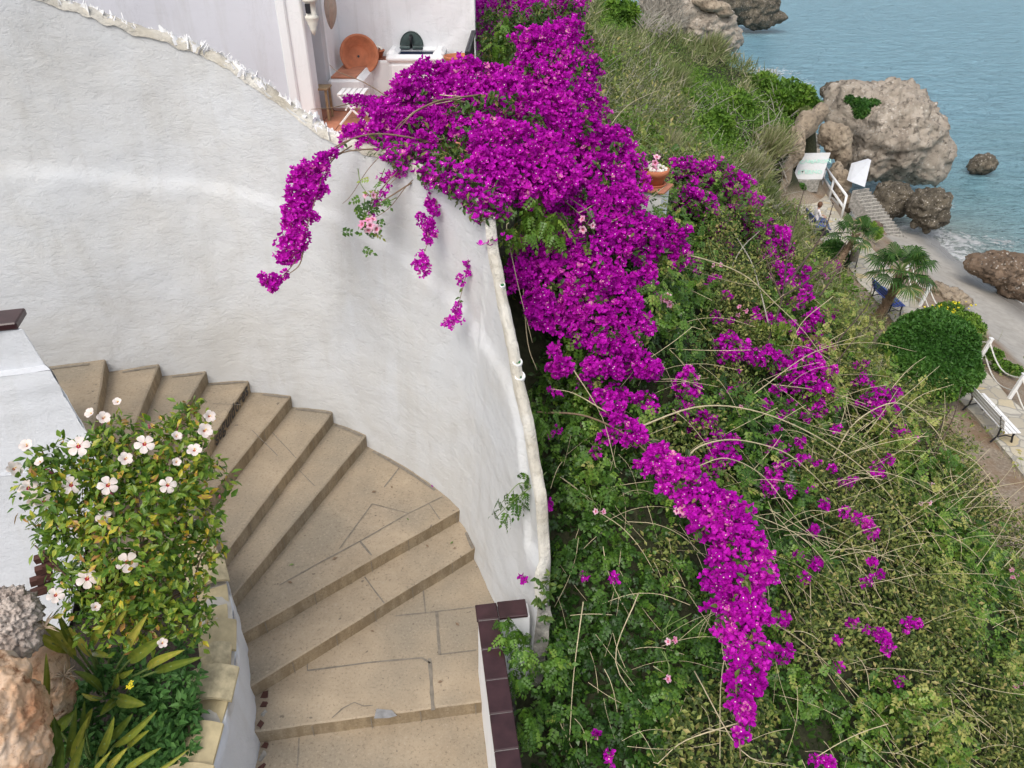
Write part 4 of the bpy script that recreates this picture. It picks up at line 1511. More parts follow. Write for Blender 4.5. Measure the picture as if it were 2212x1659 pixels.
ground_pts += [(20, 43, -15.6), (24, 46, -17), (19, 45, -15.6), (19.5, 52, -16), (22, 55, -18), (21, 62, -18), (18.5, 70, -17.5), (16, 78, -18), (8, 90, -14), (14, 100, -18), (0, 100, -6), (30, 90, -20), (45, 60, -20),
               (45, 90, -20), (25, 70, -20), (60, 40, -20), (60, 10, -18), (45, 5, -15.8), (60, -10, -16), (60, 110, -20), (-12, 110, -2), (17, 40.5, -14.6), (15.5, 40.5, -12.0)]
GP = np.array(ground_pts)


def rbf_fit(P):
    n = len(P)
    D = np.hypot(P[:, 0][:, None] - P[:, 0][None], P[:, 1][:, None] - P[:, 1][None])
    A_ = np.zeros((n + 3, n + 3))
    A_[:n, :n] = D - np.eye(n) * 0.02
    A_[:n, n] = 1
    A_[:n, n + 1] = P[:, 0]
    A_[:n, n + 2] = P[:, 1]
    A_[n:, :n] = A_[:n, n:].T
    return np.linalg.lstsq(A_, np.concatenate([P[:, 2], [0, 0, 0]]), rcond=None)[0]


GW = rbf_fit(GP)


def gz_np(X, Y):
    X = np.asarray(X, float)
    Y = np.asarray(Y, float)
    out = np.full(X.shape, GW[-3]) + GW[-2] * X + GW[-1] * Y
    for i_ in range(len(GP)):
        out += GW[i_] * np.hypot(X - GP[i_, 0], Y - GP[i_, 1])
    return out


def gz1(x, y):
    return float(gz_np(np.array([x]), np.array([y]))[0])


def ground_t(u, v, lift=0.0, t0=4.5, t1=140):
    """depth at which the sight line of a measured point reaches the ground raised by lift"""
    q = ray(u, v)
    ts = np.concatenate([np.linspace(t0, 16, 240), np.linspace(16, t1, 500)])
    z = gz_np(q.x * ts, q.y * ts) + lift
    below = (q.z * ts) < z
    k_ = int(np.argmax(below))
    if not below.any():
        return t1
    return float(ts[max(k_ - 1, 0)])


def outside_wall(X, Y):
    """True where the ground may exist (beyond the curved wall and the tiled wall)"""
    ok = np.ones(X.shape, bool)
    R = np.hypot(X - CX, Y - CY)
    # polygon of the stairs side
    poly = [(BX[i_] + NX[i_] * .22, BY[i_] + NY[i_] * .22) for i_ in range(0, NB, 6)] + [(.02, 3.95), (.0, 3.6), (.02, 3.2), (.08, 2.5), (.16, 1.5), (.16, -8), (-20, -8)]
    ok &= ~in_poly(X.ravel(), Y.ravel(), poly).reshape(X.shape)
    ok &= ~((X < -.62) & (Y > 7) & (Y < 14.4))
    ok &= ~((X < -3.0) & (Y > 5) & (Y < 16.5))
    return ok


def axis(lo, hi, n, f):
    a = np.linspace(0, 1, n)
    return lo + (hi - lo) * a ** f


xs = np.concatenate([np.linspace(-12, -.8, 16), np.linspace(-.6, 8, 110), np.linspace(8.2, 28, 100), np.linspace(28.6, 62, 34)])
ys = np.concatenate([np.linspace(-6, 1.5, 12), np.linspace(1.7, 12, 70), np.linspace(12.3, 48, 130), np.linspace(49, 112, 50)])
GX, GY = np.meshgrid(xs, ys, indexing='ij')
GZ = gz_np(GX, GY)
nzs = np.array([noise.fractal(Vector((x * .9, y * .9, 3)), .8, 2.1, 4) for x, y in zip(GX.ravel(), GY.ravel())]).reshape(GX.shape)
slope_ = np.clip((GZ + 12.3) / 2.0, 0, 1)
GZ = GZ + nzs * (.03 + .16 * slope_)
okg = outside_wall(GX, GY)
nyy = len(ys)
ii, jj = np.meshgrid(np.arange(len(xs) - 1), np.arange(nyy - 1), indexing='ij')
keep = okg[:-1, :-1] & okg[1:, :-1] & okg[:-1, 1:] & okg[1:, 1:]
a_ = (ii * nyy + jj)[keep]
GF = np.stack([a_, a_ + nyy, a_ + nyy + 1, a_ + 1], 1)
# ground material: earth on the slope, grit by the path, grey sand on the shore, chosen by real height bands
gm, nt, p, out_ = new_mat('hillside_earth')
co = texco(nt)
sx = nt.nodes.new('ShaderNodeSeparateXYZ')
nt.links.new(co, sx.inputs[0])
n_a = noi(nt, co, .8, 7, .65)
n_f = noi(nt, co, 14, 5, .7)
earth = ramp(nt, n_f, [(.3, (.02, .024, .012)), (.6, (.045, .048, .024)), (.75, (.10, .09, .05))])  # leaf-litter earth, its colour darkened for deep shade under the vines
grit = ramp(nt, n_f, [(.3, (.17, .135, .10)), (.55, (.30, .25, .19)), (.75, (.46, .41, .35))])
grit = mixc(nt, ramp(nt, n_a, [(.4, g3(0)), (.65, g3(.8))]), grit, (.20, .12, .065))
co_s = texco(nt, (1, 1, 1))
sandc = ramp(nt, noi(nt, co_s, 3.0, 6, .6), [(.3, (.33, .31, .275)), (.7, (.43, .405, .36))])
sandc = mixc(nt, ramp(nt, noi(nt, co_s, 7, 3, .6), [(.66, g3(0)), (.72, g3(.5))]), sandc, (.16, .14, .11))
def zmask(lo, hi):
    mr = nt.nodes.new('ShaderNodeMapRange')
    mr.inputs['From Min'].default_value = lo
    mr.inputs['From Max'].default_value = hi
    nt.links.new(sx.outputs['Z'], mr.inputs['Value'])
    return mr.outputs[0]
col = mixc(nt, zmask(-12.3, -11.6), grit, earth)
col = mixc(nt, zmask(-14.1, -13.8), sandc, col)
col = mixc(nt, zmask(-14.75, -14.95), col, (.20, .19, .175))
nt.links.new(col, p.inputs['Base Color'])
rr_ = nt.nodes.new('ShaderNodeMapRange')
rr_.inputs['From Min'].default_value = -14.95
rr_.inputs['From Max'].default_value = -14.7
rr_.inputs['To Min'].default_value = .22
rr_.inputs['To Max'].default_value = .95
nt.links.new(sx.outputs['Z'], rr_.inputs['Value'])
nt.links.new(rr_.outputs[0], p.inputs['Roughness'])
p.inputs['Specular IOR Level'].default_value = .3
bump(nt, p, n_f, .35, .03)
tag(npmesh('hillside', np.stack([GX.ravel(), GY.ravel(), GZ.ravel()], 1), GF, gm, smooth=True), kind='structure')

# ------------------------------------------------------ sea
sm, nt, p, out_ = new_mat('sea_water')
co = texco(nt)
fa = nt.nodes.new('ShaderNodeAttribute'); fa.attribute_name = 'foam'
da = nt.nodes.new('ShaderNodeAttribute'); da.attribute_name = 'deep'
base = ramp(nt, da.outputs['Fac'], [(0, (.40, .43, .40)), (.10, (.33, .46, .46)), (.3, (.25, .47, .53)), (1, (.27, .51, .62))])  # base lifted: reflection of the overcast sky put into the colour
# white water: strings of foam
cf_ = texco(nt, (1, 1, 1), (0, 0, .6))
fn = noi(nt, cf_, 1.5, 9, .72, 1.8)
fsub = nt.nodes.new('ShaderNodeMath'); fsub.operation = 'ADD'
nt.links.new(fn, fsub.inputs[0]); nt.links.new(fa.outputs['Fac'], fsub.inputs[1])
fmask = ramp(nt, fsub.outputs[0], [(.87, g3(0)), (.96, g3(1))])
nt.links.new(mixc(nt, fmask, base, (.80, .82, .82)), p.inputs['Base Color'])
nt.links.new(ramp(nt, fmask, [(0, g3(.2)), (1, g3(.8))]), p.inputs['Roughness'])
p.inputs['IOR'].default_value = 1.33
wv = texco(nt, (.42, 1.0, 1), (0, 0, .35))
w1 = noi(nt, wv, .85, 5, .55, .7)
wv2 = texco(nt, (.55, 1.25, 1), (0, 0, .15))
w2 = noi(nt, wv2, 3.2, 6, .65, .5)
nA = bump(nt, p, w1, 1.0, 2.2)
bump(nt, p, w2, 1.0, .5, nA)
sxx = np.concatenate([np.linspace(14, 40, 90), np.linspace(41, 90, 26), np.linspace(100, 700, 12)])
syy = np.concatenate([np.linspace(-40, 18, 20), np.linspace(18.5, 56, 110), np.linspace(57, 120, 40), np.linspace(130, 900, 16)])
sxx = np.concatenate([np.linspace(-200, 0, 5), np.linspace(4, 13, 5), sxx])
SX, SY = np.meshgrid(sxx, syy, indexing='ij')
gzs = gz_np(np.clip(SX, -12, 60), np.clip(SY, -6, 110))
depth = np.clip((SEAZ - gzs) / 4.0, 0, 1)
SZ = np.full(SX.shape, SEAZ) + np.array([noise.fractal(Vector((x * .16, y * .34, 0)), .9, 2.1, 3) for x, y in zip(SX.ravel(), SY.ravel())]).reshape(SX.shape) * .10 * np.clip(depth * 4, 0, 1)
foam = np.clip(1 - depth * 4 / .55, 0, 1) * .50 * (depth > 0)
def near(px, z, rad, amt):
    q = Pz(*px, z)
    return np.clip(1 - np.hypot(SX - q.x, SY - q.y) / rad, 0, 1) * amt
foam = np.maximum(foam, near((2085, 520), SEAZ, 4.0, .48))
foam = np.maximum(foam, near((2160, 560), SEAZ, 3.2, .48))
foam = np.maximum(foam, near((2030, 500), SEAZ, 1.8, .5))
foam = np.maximum(foam, near((2230, 580), SEAZ, 4.5, .50))
foam = np.maximum(foam, near((2050, 440), SEAZ, 2.6, .40))
foam = np.maximum(foam, near((2160, 520), SEAZ, 3.5, .44))
foam = np.maximum(foam, near((2110, 385), SEAZ, 1.3, .30))
foam = np.maximum(foam, near((1660, 155), SEAZ, 9, .48))
foam = np.maximum(foam, near((1735, 178), SEAZ, 7, .40))
foam = np.maximum(foam, near((1600, 140), SEAZ, 5, .40))
nyy = len(syy)
ii, jj = np.meshgrid(np.arange(len(sxx) - 1), np.arange(nyy - 1), indexing='ij')
a_ = (ii * nyy + jj).ravel()
# no water where it would lie far under the hill
kp = (gzs[:-1, :-1].ravel() < -13.2)
a_ = a_[kp]
tag(npmesh('sea', np.stack([SX.ravel(), SY.ravel(), SZ.ravel()], 1), np.stack([a_, a_ + nyy, a_ + nyy + 1, a_ + 1], 1), sm, smooth=True,
           extra={'foam': foam.ravel(), 'deep': depth.ravel()}), kind='structure')

# ------------------------------------------------------ crazy paved path
pm, nt, p, out_ = new_mat('crazy_paving')
co = texco(nt)
dn = nt.nodes.new('ShaderNodeTexNoise'); dn.inputs['Scale'].default_value = 3
nt.links.new(co, dn.inputs['Vector'])
wmix = mixc(nt, .12, co, dn.outputs['Color'])
v1 = nt.nodes.new('ShaderNodeTexVoronoi'); v1.feature = 'DISTANCE_TO_EDGE'; v1.inputs['Scale'].default_value = 2.6
v2 = nt.nodes.new('ShaderNodeTexVoronoi'); v2.inputs['Scale'].default_value = 2.6
nt.links.new(wmix, v1.inputs['Vector']); nt.links.new(wmix, v2.inputs['Vector'])
sp_ = nt.nodes.new('ShaderNodeSeparateColor'); nt.links.new(v2.outputs['Color'], sp_.inputs[0])
stc = ramp(nt, sp_.outputs[0], [(0, (.42, .37, .28)), (.35, (.52, .48, .39)), (.7, (.58, .55, .47)), (.9, (.55, .43, .22)), (1, (.47, .45, .42))])
stc = mixc(nt, ramp(nt, noi(nt, co, 12, 4), [(.3, g3(.35)), (.7, g3(0))]), stc, (.35, .32, .27))
nt.links.new(mixc(nt, ramp(nt, v1.outputs['Distance'], [(.03, g3(0)), (.065, g3(1))]), (.33, .31, .27), stc), p.inputs['Base Color'])
p.inputs['Roughness'].default_value = .85
bump(nt, p, ramp(nt, v1.outputs['Distance'], [(.02, g3(0)), (.07, g3(1))]), .5, .02)
Lw = [Pz(u, v, PATHZ) for u, v in PATH_L]
Rw = [Pz(u, v, PATHZ) for u, v in PATH_R]
Lc, Rc = catmull(Lw, 5), catmull(Rw, 5)
def resample(P, n):
    d = [0]
    for k_ in range(1, len(P)):
        d.append(d[-1] + (P[k_] - P[k_ - 1]).length)
    out = []
    for k_ in range(n):
        s = d[-1] * k_ / (n - 1)
        j = max(1, min(len(P) - 1, int(np.searchsorted(d, s))))
        w = (s - d[j - 1]) / max(1e-9, d[j] - d[j - 1])
        out.append(P[j - 1].lerp(P[j], min(1, w)))
    return out
NP_ = 70
Lr, Rr = resample(Lc, NP_), resample(Rc, NP_)
b = MB()
vs = []
for k_ in range(NP_):
    wob = noise.noise(Vector((k_ * .6, 0, 0))) * .06
    l_, r_ = Lr[k_].copy(), Rr[k_].copy()
    d_ = (l_ - r_).normalized()
    l_ += d_ * wob
    vs += [(l_.x, l_.y, PATHZ - .25), (l_.x, l_.y, PATHZ + .03), (r_.x, r_.y, PATHZ + .03), (r_.x, r_.y, PATHZ - .6)]
fs = []
for k_ in range(NP_ - 1):
    for j in range(3):
        fs.append((k_ * 4 + j, k_ * 4 + j + 1, k_ * 4 + j + 5, k_ * 4 + j + 4))
fs += [(0, 3, 2, 1)]
b.add(vs, fs)
tag(b.build('path', pm), kind='structure')


# ------------------------------------------------------ rocks
def rock(name, label, blobs, t, mat, sub=5, amp=.16, fr=.9, cat='rock', group=None, seed=0, flat=None, squash=1.0, ridg=.0):
    """blobs: (u, v, ru, rv [, dt]) measured ellipses; star-shaped union grown into one craggy boulder"""
    E = []
    for q_ in blobs:
        dt = q_[4] if len(q_) > 4 else 0
        c = Pt(q_[0], q_[1], t + dt)
        rx, rz_ = q_[2] * (t + dt) / FPX, q_[3] * (t + dt) / FPX
        E.append((c, Vector((rx, (rx + rz_) * .5 * squash, rz_))))
    C0 = E[0][0]
    import bmesh
    bm = bmesh.new()
    bmesh.ops.create_icosphere(bm, subdivisions=sub, radius=1.0)
    scale = max(E[0][1])
    for w_ in bm.verts:
        d = w_.co.normalized()
        best = 0
        for (c, r_) in E:
            # ray from C0 along d against ellipsoid
            oc = C0 - c
            A1 = (d.x / r_.x) ** 2 + (d.y / r_.y) ** 2 + (d.z / r_.z) ** 2
            B1_ = 2 * (oc.x * d.x / r_.x ** 2 + oc.y * d.y / r_.y ** 2 + oc.z * d.z / r_.z ** 2)
            C1 = (oc.x / r_.x) ** 2 + (oc.y / r_.y) ** 2 + (oc.z / r_.z) ** 2 - 1
            disc = B1_ * B1_ - 4 * A1 * C1
            if disc > 0:
                s = (-B1_ + math.sqrt(disc)) / (2 * A1)
                best = max(best, s)
        q_ = C0 + d * best
        f = noise.fractal((q_ + Vector((seed * 7.3, 0, 0))) * fr / scale * 2.2, .75, 2.1, 7)
        rd = 1 - abs(noise.noise((q_ + Vector((0, seed * 3.1, 0))) * 1.7 / scale * 2)) * 2
        cell = noise.cell(q_ * 2.2 / scale + Vector((seed, 0, 0)))
        w_.co = q_ + d * scale * (f * amp + rd * ridg + (cell - .5) * amp * .25)
    me = bpy.data.meshes.new(name)
    bm.to_mesh(me)
    bm.free()
    me.materials.append(mat)
    me.polygons.foreach_set('use_smooth', [True] * len(me.polygons))
    o = bpy.data.objects.new(name, me)
    COL.objects.link(o)
    # put the origin at the rock's middle
    me.transform(Matrix.Translation(-C0))
    o.location = C0
    return tag(o, label, cat, group)


rock('boulder', 'huge pale pebbly boulder standing at the water behind the beach steps', [(1925, 290, 105, 95), (1860, 235, 75, 55), (1925, 215, 50, 38), (1990, 330, 60, 65), (2020, 365, 35, 30), (1880, 335, 55, 50), (1960, 250, 60, 55)], 43.5, M['rock_big'], 6, .15, 1.0, 'boulder', seed=1, ridg=.03)
rock('boulder', 'dark wet boulder wedged under the huge pale boulder, left one', [(1930, 430, 44, 38), (1908, 452, 30, 28)], 40.6, M['rock_dark'], 5, .14, 1, 'boulder', seed=2)
rock('boulder', 'dark wet boulder under the huge pale boulder, right one with undercut foot', [(2004, 445, 42, 36), (2012, 470, 34, 22), (2040, 430, 14, 14)], 38.8, M['rock_dark'], 5, .2, 1.1, 'boulder', seed=3, ridg=.05)
for n_, (u, v, a, b_) in enumerate([(2002, 492, 8, 14), (2034, 482, 7, 9), (1975, 484, 9, 10)]):
    rock('rock', ['small dark rock foot standing in the wash, middle one of three', 'small dark rock foot standing in the wash, right one of three', 'small dark rock foot standing in the wash, left one of three'][n_], [(u, v, a, b_)], 39.2, M['rock_dark'], 3, .2, 1.2, seed=4 + n_)
rock('rock', 'dark rock rising behind the upper left shoulder of the huge boulder', [(1806, 198, 34, 20)], 50, M['rock_dark'], 4, .15, 1, seed=8)
rock('rock', 'small lone dark rock standing in the sea', [(2124, 355, 27, 22), (2110, 362, 20, 14), (2134, 345, 14, 14)], 48.6, M['rock_dark'], 4, .18, 1.2, seed=9)
rock('rock', 'low brown rock on the sand at the right edge', [(2165, 580, 62, 34), (2215, 610, 60, 36), (2120, 572, 34, 22), (2250, 640, 60, 30)], 33.5, M['rock_brown'], 6, .12, 1.3, seed=10, ridg=.05)
rock('rock', 'rough slanting rock headland above the water at the top of the frame', [(1530, 60, 62, 42), (1475, 25, 60, 48), (1572, 82, 28, 28), (1548, 108, 26, 18), (1440, 0, 60, 40)], 74, M['rock_big'], 6, .13, 1.2, seed=11, ridg=.06)
rock('rock', 'long smooth slab lying on the headland at the top of the frame', [(1545, 15, 34, 11), (1520, 2, 30, 10), (1565, 28, 20, 8)], 71.5, M['rock_cliff'], 4, .10, 1, seed=12)
rock('rock', 'farther dark streaked headland rock jutting into the sea at the top', [(1625, 12, 58, 36), (1560, 0, 70, 45), (1672, 36, 26, 14), (1640, 40, 40, 20)], 101, M['rock_dark'], 6, .10, 1.2, seed=13, ridg=.06)
rock('rock', 'dark undercut rock at the waterline below the slanting headland', [(1560, 118, 18, 22), (1535, 100, 26, 22)], 75.5, M['rock_dark'], 5, .18, 1.2, seed=14)
rock('cliff', 'ochre rock cliff overhanging the path beside the painted sign', [(1714, 318, 20, 44), (1742, 268, 24, 28), (1692, 378, 17, 32), (1770, 245, 18, 20), (1684, 412, 14, 22)], 36.6, M['rock_cliff'], 6, .12, 1.2, 'cliff', seed=15, ridg=.04)
rock('rock', 'pale layered rock rising between the painted sign and the huge boulder', [(1808, 305, 26, 36), (1790, 290, 22, 26), (1822, 335, 16, 26)], 40.5, M['rock_cliff'], 5, .12, 1.2, seed=16, ridg=.05)
rock('rock', 'pale rock bank between the white railing and the beach steps', [(1818, 400, 18, 32), (1830, 440, 16, 22), (1806, 372, 14, 22)], 38.6, M['rock_cliff'], 5, .2, 1.2, seed=17, ridg=.04)
rock('rock', 'low ragged rock at the foot of the bank by the sand', [(2052, 638, 36, 15), (2075, 650, 26, 12), (2030, 622, 20, 12)], 30.4, M['rock_cliff'], 5, .2, 1.4, seed=18)
rock('rock', 'brown bank rock under the beach steps', [(1890, 500, 15, 22), (1905, 520, 12, 20)], 38.0, M['rock_brown'], 4, .2, 1.2, seed=19)
# loose stones beside the path
for n_, (u, v, a) in enumerate([(2078, 1030, 9), (2092, 1042, 5), (2115, 1060, 6), (2048, 1022, 4), (2130, 1035, 4), (2068, 1052, 5), (2148, 1092, 4), (2100, 1088, 4), (2030, 975, 3)]):
    tt = Pz(u, v, PATHZ).length
    q_ = Pz(u, v, PATHZ + .03)
    rock('stone', ['pale block of stone lying on the bare earth beside the path, largest of the scatter', 'small pale stone on the bare earth beside the path', ][min(n_, 1)],
         [(u, v - a * .3, a, a * .6)], q_.y * CP - q_.z * SP, M['rock_cliff'], 3, .2, 1, 'stone', 'stones scattered on the earth by the path' if n_ else None, seed=30 + n_)

# ------------------------------------------------------ concrete steps to the beach
bs = thing('beach_steps', 'flight of concrete steps running down to the sand beside the huge boulder', 'steps', loc=tuple(Pt(1900, 526, 38.5)))
TLs, TRs = Pt(1842, 410, 37.3), Pt(1872, 404, 37.6)
BLs, BRs = Pt(1905, 528, 38.6), Pt(1956, 524, 38.8)
TLs.z = TRs.z = -12.15
BLs.z = BRs.z = -14.8
nS = 16
for k_ in range(nS):
    a0, a1 = TLs.lerp(BLs, k_ / nS), TLs.lerp(BLs, (k_ + 1) / nS)
    c0, c1 = TRs.lerp(BRs, k_ / nS), TRs.lerp(BRs, (k_ + 1) / nS)
    z = a0.z
    e_ = (a1 - a0) * .35
    bb = MB()
    bb.hexa([(a0.x, a0.y, z - .9), (a1.x + e_.x, a1.y + e_.y, z - .9), (c1.x + e_.x, c1.y + e_.y, z - .9), (c0.x, c0.y, z - .9),
             (a0.x, a0.y, z), (a1.x + e_.x * 0, a1.y + e_.y * 0, z), (c1.x, c1.y, z), (c0.x, c0.y, z)], 1)
    bb.m[1] = 0  # dirty sides darker than the tread: riser shade put into the colour
    bb.build('step', [M['concrete_light'], M['concrete']], bs)
# white slab at the head of the steps
sl = thing('stair_parapet', 'white painted concrete slab wall at the head of the beach steps', 'wall', loc=tuple(Pt(1850, 405, 37.5)))
P1, P2, P3, P4 = Pt(1836, 392, 37.2), Pt(1868, 404, 37.0), Pt(1882, 346, 37.6), Pt(1846, 356, 37.8)
bb = MB()
th = Vector((-.05, .28, 0))
bb.hexa([P1, P2, P2 + th, P1 + th, P4, P3, P3 + th, P4 + th])
bb.build('slab', M['plaster_rough'], sl)
# stub of concrete stair and red wall behind the sign
us = thing('upper_steps', 'short flight of grey concrete steps climbing behind the painted sign', 'steps', loc=tuple(Pt(1752, 330, 41)))
for k_ in range(5):
    q_ = Pt(1752 - k_ * 1.5, 322 - k_ * 8.5, 41 + k_ * .25)
    bb = MB(); bb.box(q_ + Vector((0, .3, -.4)), (1.05, .7, .8), bev=.02); bb.build('step', M['concrete_light'], us)
rw = tag(MB().build('x', M['terracotta']), None) if False else None
bb = MB(); q_ = Pt(1736, 328, 40.3); bb.box(q_ + Vector((0, 0, -.1)), (1.0, .15, .9), Matrix.Rotation(-.3, 3, 'Z'), bev=.02)
tag(bb.build('red_wall', M['terracotta']), 'small red painted wall showing above the painted sign', 'wall')

# ------------------------------------------------------ painted sign board
sg_ = thing('painted_sign', 'white board with faded green hand painted letters on a grey base beside the path', 'sign', loc=tuple(Pt(1755, 400, 37)))
c1 = [(1712, 388), (1776, 387), (1794, 333), (1731, 331)]
tt = [37.2, 36.9, 37.35, 37.65]
Q = [Pt(*c1[k_], tt[k_]) for k_ in range(4)]
Q[2] = Q[1] + Q[3] - Q[0]
xa = (Q[1] - Q[0]).normalized()
ya = (Q[3] - Q[0]); ya = (ya - xa * ya.dot(xa)).normalized()
nrm = xa.cross(ya).normalized()
if nrm.dot(-Q[0]) < 0:
    nrm = -nrm
bb = MB()
bb.hexa([q_ - nrm * .10 for q_ in Q] + Q)
bb.build('board', M['plaster'], sg_)
Wd = (Q[1] - Q[0]).length
text_mesh('lettering', 'CAMARON', .30, M['green_letter'], Q[0] + (Q[3] - Q[0]) * .60 + xa * .06 + nrm * .03, xa, ya, sg_, .12, 1.0, .008, .04)
text_mesh('lettering', 'ETERNO', .31, M['green_letter'], Q[0] + (Q[3] - Q[0]) * .20 + xa * .14 + nrm * .03, xa, ya, sg_, .12, 1.0, .008, .04)
bb = MB(); bb.box((Q[0] + Q[1]) / 2 + Vector((0, .05, -.32)), (Wd * .86, .3, .62), bev=.02); bb.build('base', M['concrete'], sg_)

# ------------------------------------------------------ white railing
wr = thing('white_railing', 'white tubular handrail sloping beside the path in front of the painted sign', 'railing', loc=tuple(Pz(1800, 440, PATHZ)))
r1, r2 = Pz(1774, 405, PATHZ), Pz(1817, 470, PATHZ)
zz = Vector((0, 0, 1))
m1 = r1.lerp(r2, .42)
for nm, q_ in (('post', r1), ('post', m1), ('post', r2)):
    bb = MB(); bb.tube([q_, q_ + zz * 1.05], .055, 8); bb.build(nm, M['white_paint'], wr, True)
for h_ in (1.05, .5):
    bb = MB(); bb.tube([r1 + zz * h_, r2 + zz * h_], .06, 8); bb.build('rail', M['white_paint'], wr, True)

# ------------------------------------------------------ rope fence posts
posts = [(1950, 600), (1987, 662), (2052, 720), (2113, 782), (2180, 862), (2262, 945)]
pp_ = [Pz(u, v, PATHZ) for u, v in posts]
desc = ['leaning white rope post hidden behind the fan palm', 'leaning white rope post between the fan palm and the round bush', 'white rope post whose top shows above the round bush', 'leaning white rope post beside the right side of the round bush', 'leaning white rope post nearest the white bench', None]
for k_, q_ in enumerate(pp_[:5]):
    lean = Vector((.16, .02, 0))
    bb = MB()
    bb.box(q_ + zz * .42 + lean * .42, (.10, .10, .88), Matrix.Rotation(.17, 3, 'Y'), bev=.01)
    po = thing('rope_post', desc[k_], 'post', 'white posts of the rope fence', loc=tuple(q_))
    bb.build('shaft', M['white_paint'], po)
    bb = MB(); bb.box(q_ + zz * .87 + lean * .86, (.13, .13, .04), Matrix.Rotation(.17, 3, 'Y'), bev=.01); bb.build('cap', M['white_paint'], po)
for k_ in range(5):
    a_, c_ = pp_[k_] + zz * .74 + Vector((.12, 0, 0)), pp_[k_ + 1] + zz * .74 + Vector((.12, 0, 0))
    for hh, nm in ((0, 'upper'), (-.45, 'lower')):
        pts = [a_.lerp(c_, f / 10) + zz * (hh - .35 * math.sin(math.pi * f / 10)) for f in range(11)]
        bb = MB(); bb.tube(pts, .022, 5)
        tag(bb.build('rope', M['rope']), nm + ' white rope sagging ' + ['behind the fan palm', 'between the fan palm post and the round bush', 'behind the round bush', 'from the round bush to the post near the white bench', 'from the post near the white bench out of frame'][k_], 'rope', 'ropes strung between the white posts')


# ------------------------------------------------------ benches
def make_bench(paint, label, p_a, p_b, side):
    """p_a, p_b: ground points under the two ends; side: unit vector to the front"""
    t = thing('park_bench', label, 'bench', 'park benches along the path', loc=tuple((p_a + p_b) / 2))
    ln = (p_b - p_a); L = ln.length; ln.normalize()
    R = Matrix((ln, side, zz)).transposed()
    mid = (p_a + p_b) / 2
    for k__ in range(4):
        bb = MB(); bb.box(mid + side * (-.16 + k__ * .115) + zz * (.44 + .006 * k__), (L, .095, .03), R, bev=.006); bb.build('seat_slat', paint, t)
    for k__ in range(3):
        Rb = R @ Matrix.Rotation(math.radians(14), 3, 'X')
        bb = MB(); bb.box(mid + side * (-.25 - k__ * .035) + zz * (.57 + k__ * .12), (L, .03, .095), Rb, bev=.006); bb.build('back_slat', paint, t)
    for s__ in (-.40, .40):
        c = mid + ln * (L * s__)
        bb = MB()
        bb.tube([c + side * .24 + zz * .0, c + side * .20 + zz * .2, c + side * .22 + zz * .42], [.03, .025, .03], 6)
        bb.build('front_leg', M['black_iron'], t)
        bb = MB()
        bb.tube([c - side * .34, c - side * .22 + zz * .2, c - side * .20 + zz * .43, c - side * .27 + zz * .65, c - side * .34 + zz * .86], [.03, .025, .03, .025, .02], 6)
        bb.build('rear_leg', M['black_iron'], t)
        bb = MB()
        bb.tube([c - side * .20 + zz * .41, c + side * .22 + zz * .41], .025, 6)
        bb.tube([c - side * .22 + zz * .18, c + side * .0 + zz * .24, c + side * .20 + zz * .18], .018, 6)
        bb.build('side_frame', M['black_iron'], t)
    return t


def gp(u, v, h=0.0):
    return Pz(u, v, PATHZ + .03 + h)


wa, wb = gp(2108, 852, .42), gp(2186, 938, .42)
wa.z = wb.z = PATHZ + .03
ln_ = (wb - wa).normalized()
sd_ = Vector((-ln_.y, ln_.x, 0))
if sd_.x < 0:
    sd_ = -sd_
make_bench(M['white_paint'], 'white slatted park bench with black iron legs on the paved path', wa, wb, sd_)
b1a, b1b = gp(1896, 622, .42), gp(1942, 664, .42)
b1a.z = b1b.z = PATHZ + .03
ln_ = (b1b - b1a).normalized(); s1 = Vector((-ln_.y, ln_.x, 0)); s1 = s1 if s1.x > 0 else -s1
make_bench(M['blue_paint'], 'blue slatted park bench behind the palm trunk', b1a, b1b, s1)
b2a, b2b = gp(1752, 468, .42), gp(1774, 492, .42)
b2a.z = b2b.z = PATHZ + .03
ln_ = (b2b - b2a).normalized(); s2 = Vector((-ln_.y, ln_.x, 0)); s2 = s2 if s2.x > 0 else -s2
make_bench(M['blue_paint'], 'blue park bench with a person sitting on it', b2a, b2b, s2)

# litter bin
q_ = gp(1838, 580)
lb = thing('litter_bin', 'grey litter bin on a stand beside the path under the small palm', 'bin', loc=tuple(q_))
bb = MB(); bb.lathe([(.001, .35), (.15, .35), (.19, .85), (.20, .86), (.18, .86), (.14, .4)], 14, Matrix.Translation(q_)); bb.build('bucket', M['concrete'], lb, True)
for sx_ in (-.17, .17):
    bb = MB(); bb.tube([q_ + Vector((sx_, 0, 0)), q_ + Vector((sx_, 0, .95))], .02, 6); bb.build('leg', M['black_iron'], lb)
# scooter-like dark bag by the bench
q_ = gp(1776, 511)
bb = MB()
bb.box(q_ + zz * .16, (.5, .3, .3), Matrix.Rotation(.5, 3, 'Z'), jit=.04, bev=.06)
bb.tube([q_ + zz * .3 + Vector((-.12, 0, 0)), q_ + zz * .42, q_ + zz * .3 + Vector((.12, 0, 0))], .02, 5)
bag = thing('bag', 'dark bag on the ground beside the person on the blue bench', 'bag', loc=tuple(q_))
bb.build('bag_body', M['black_iron'], bag)


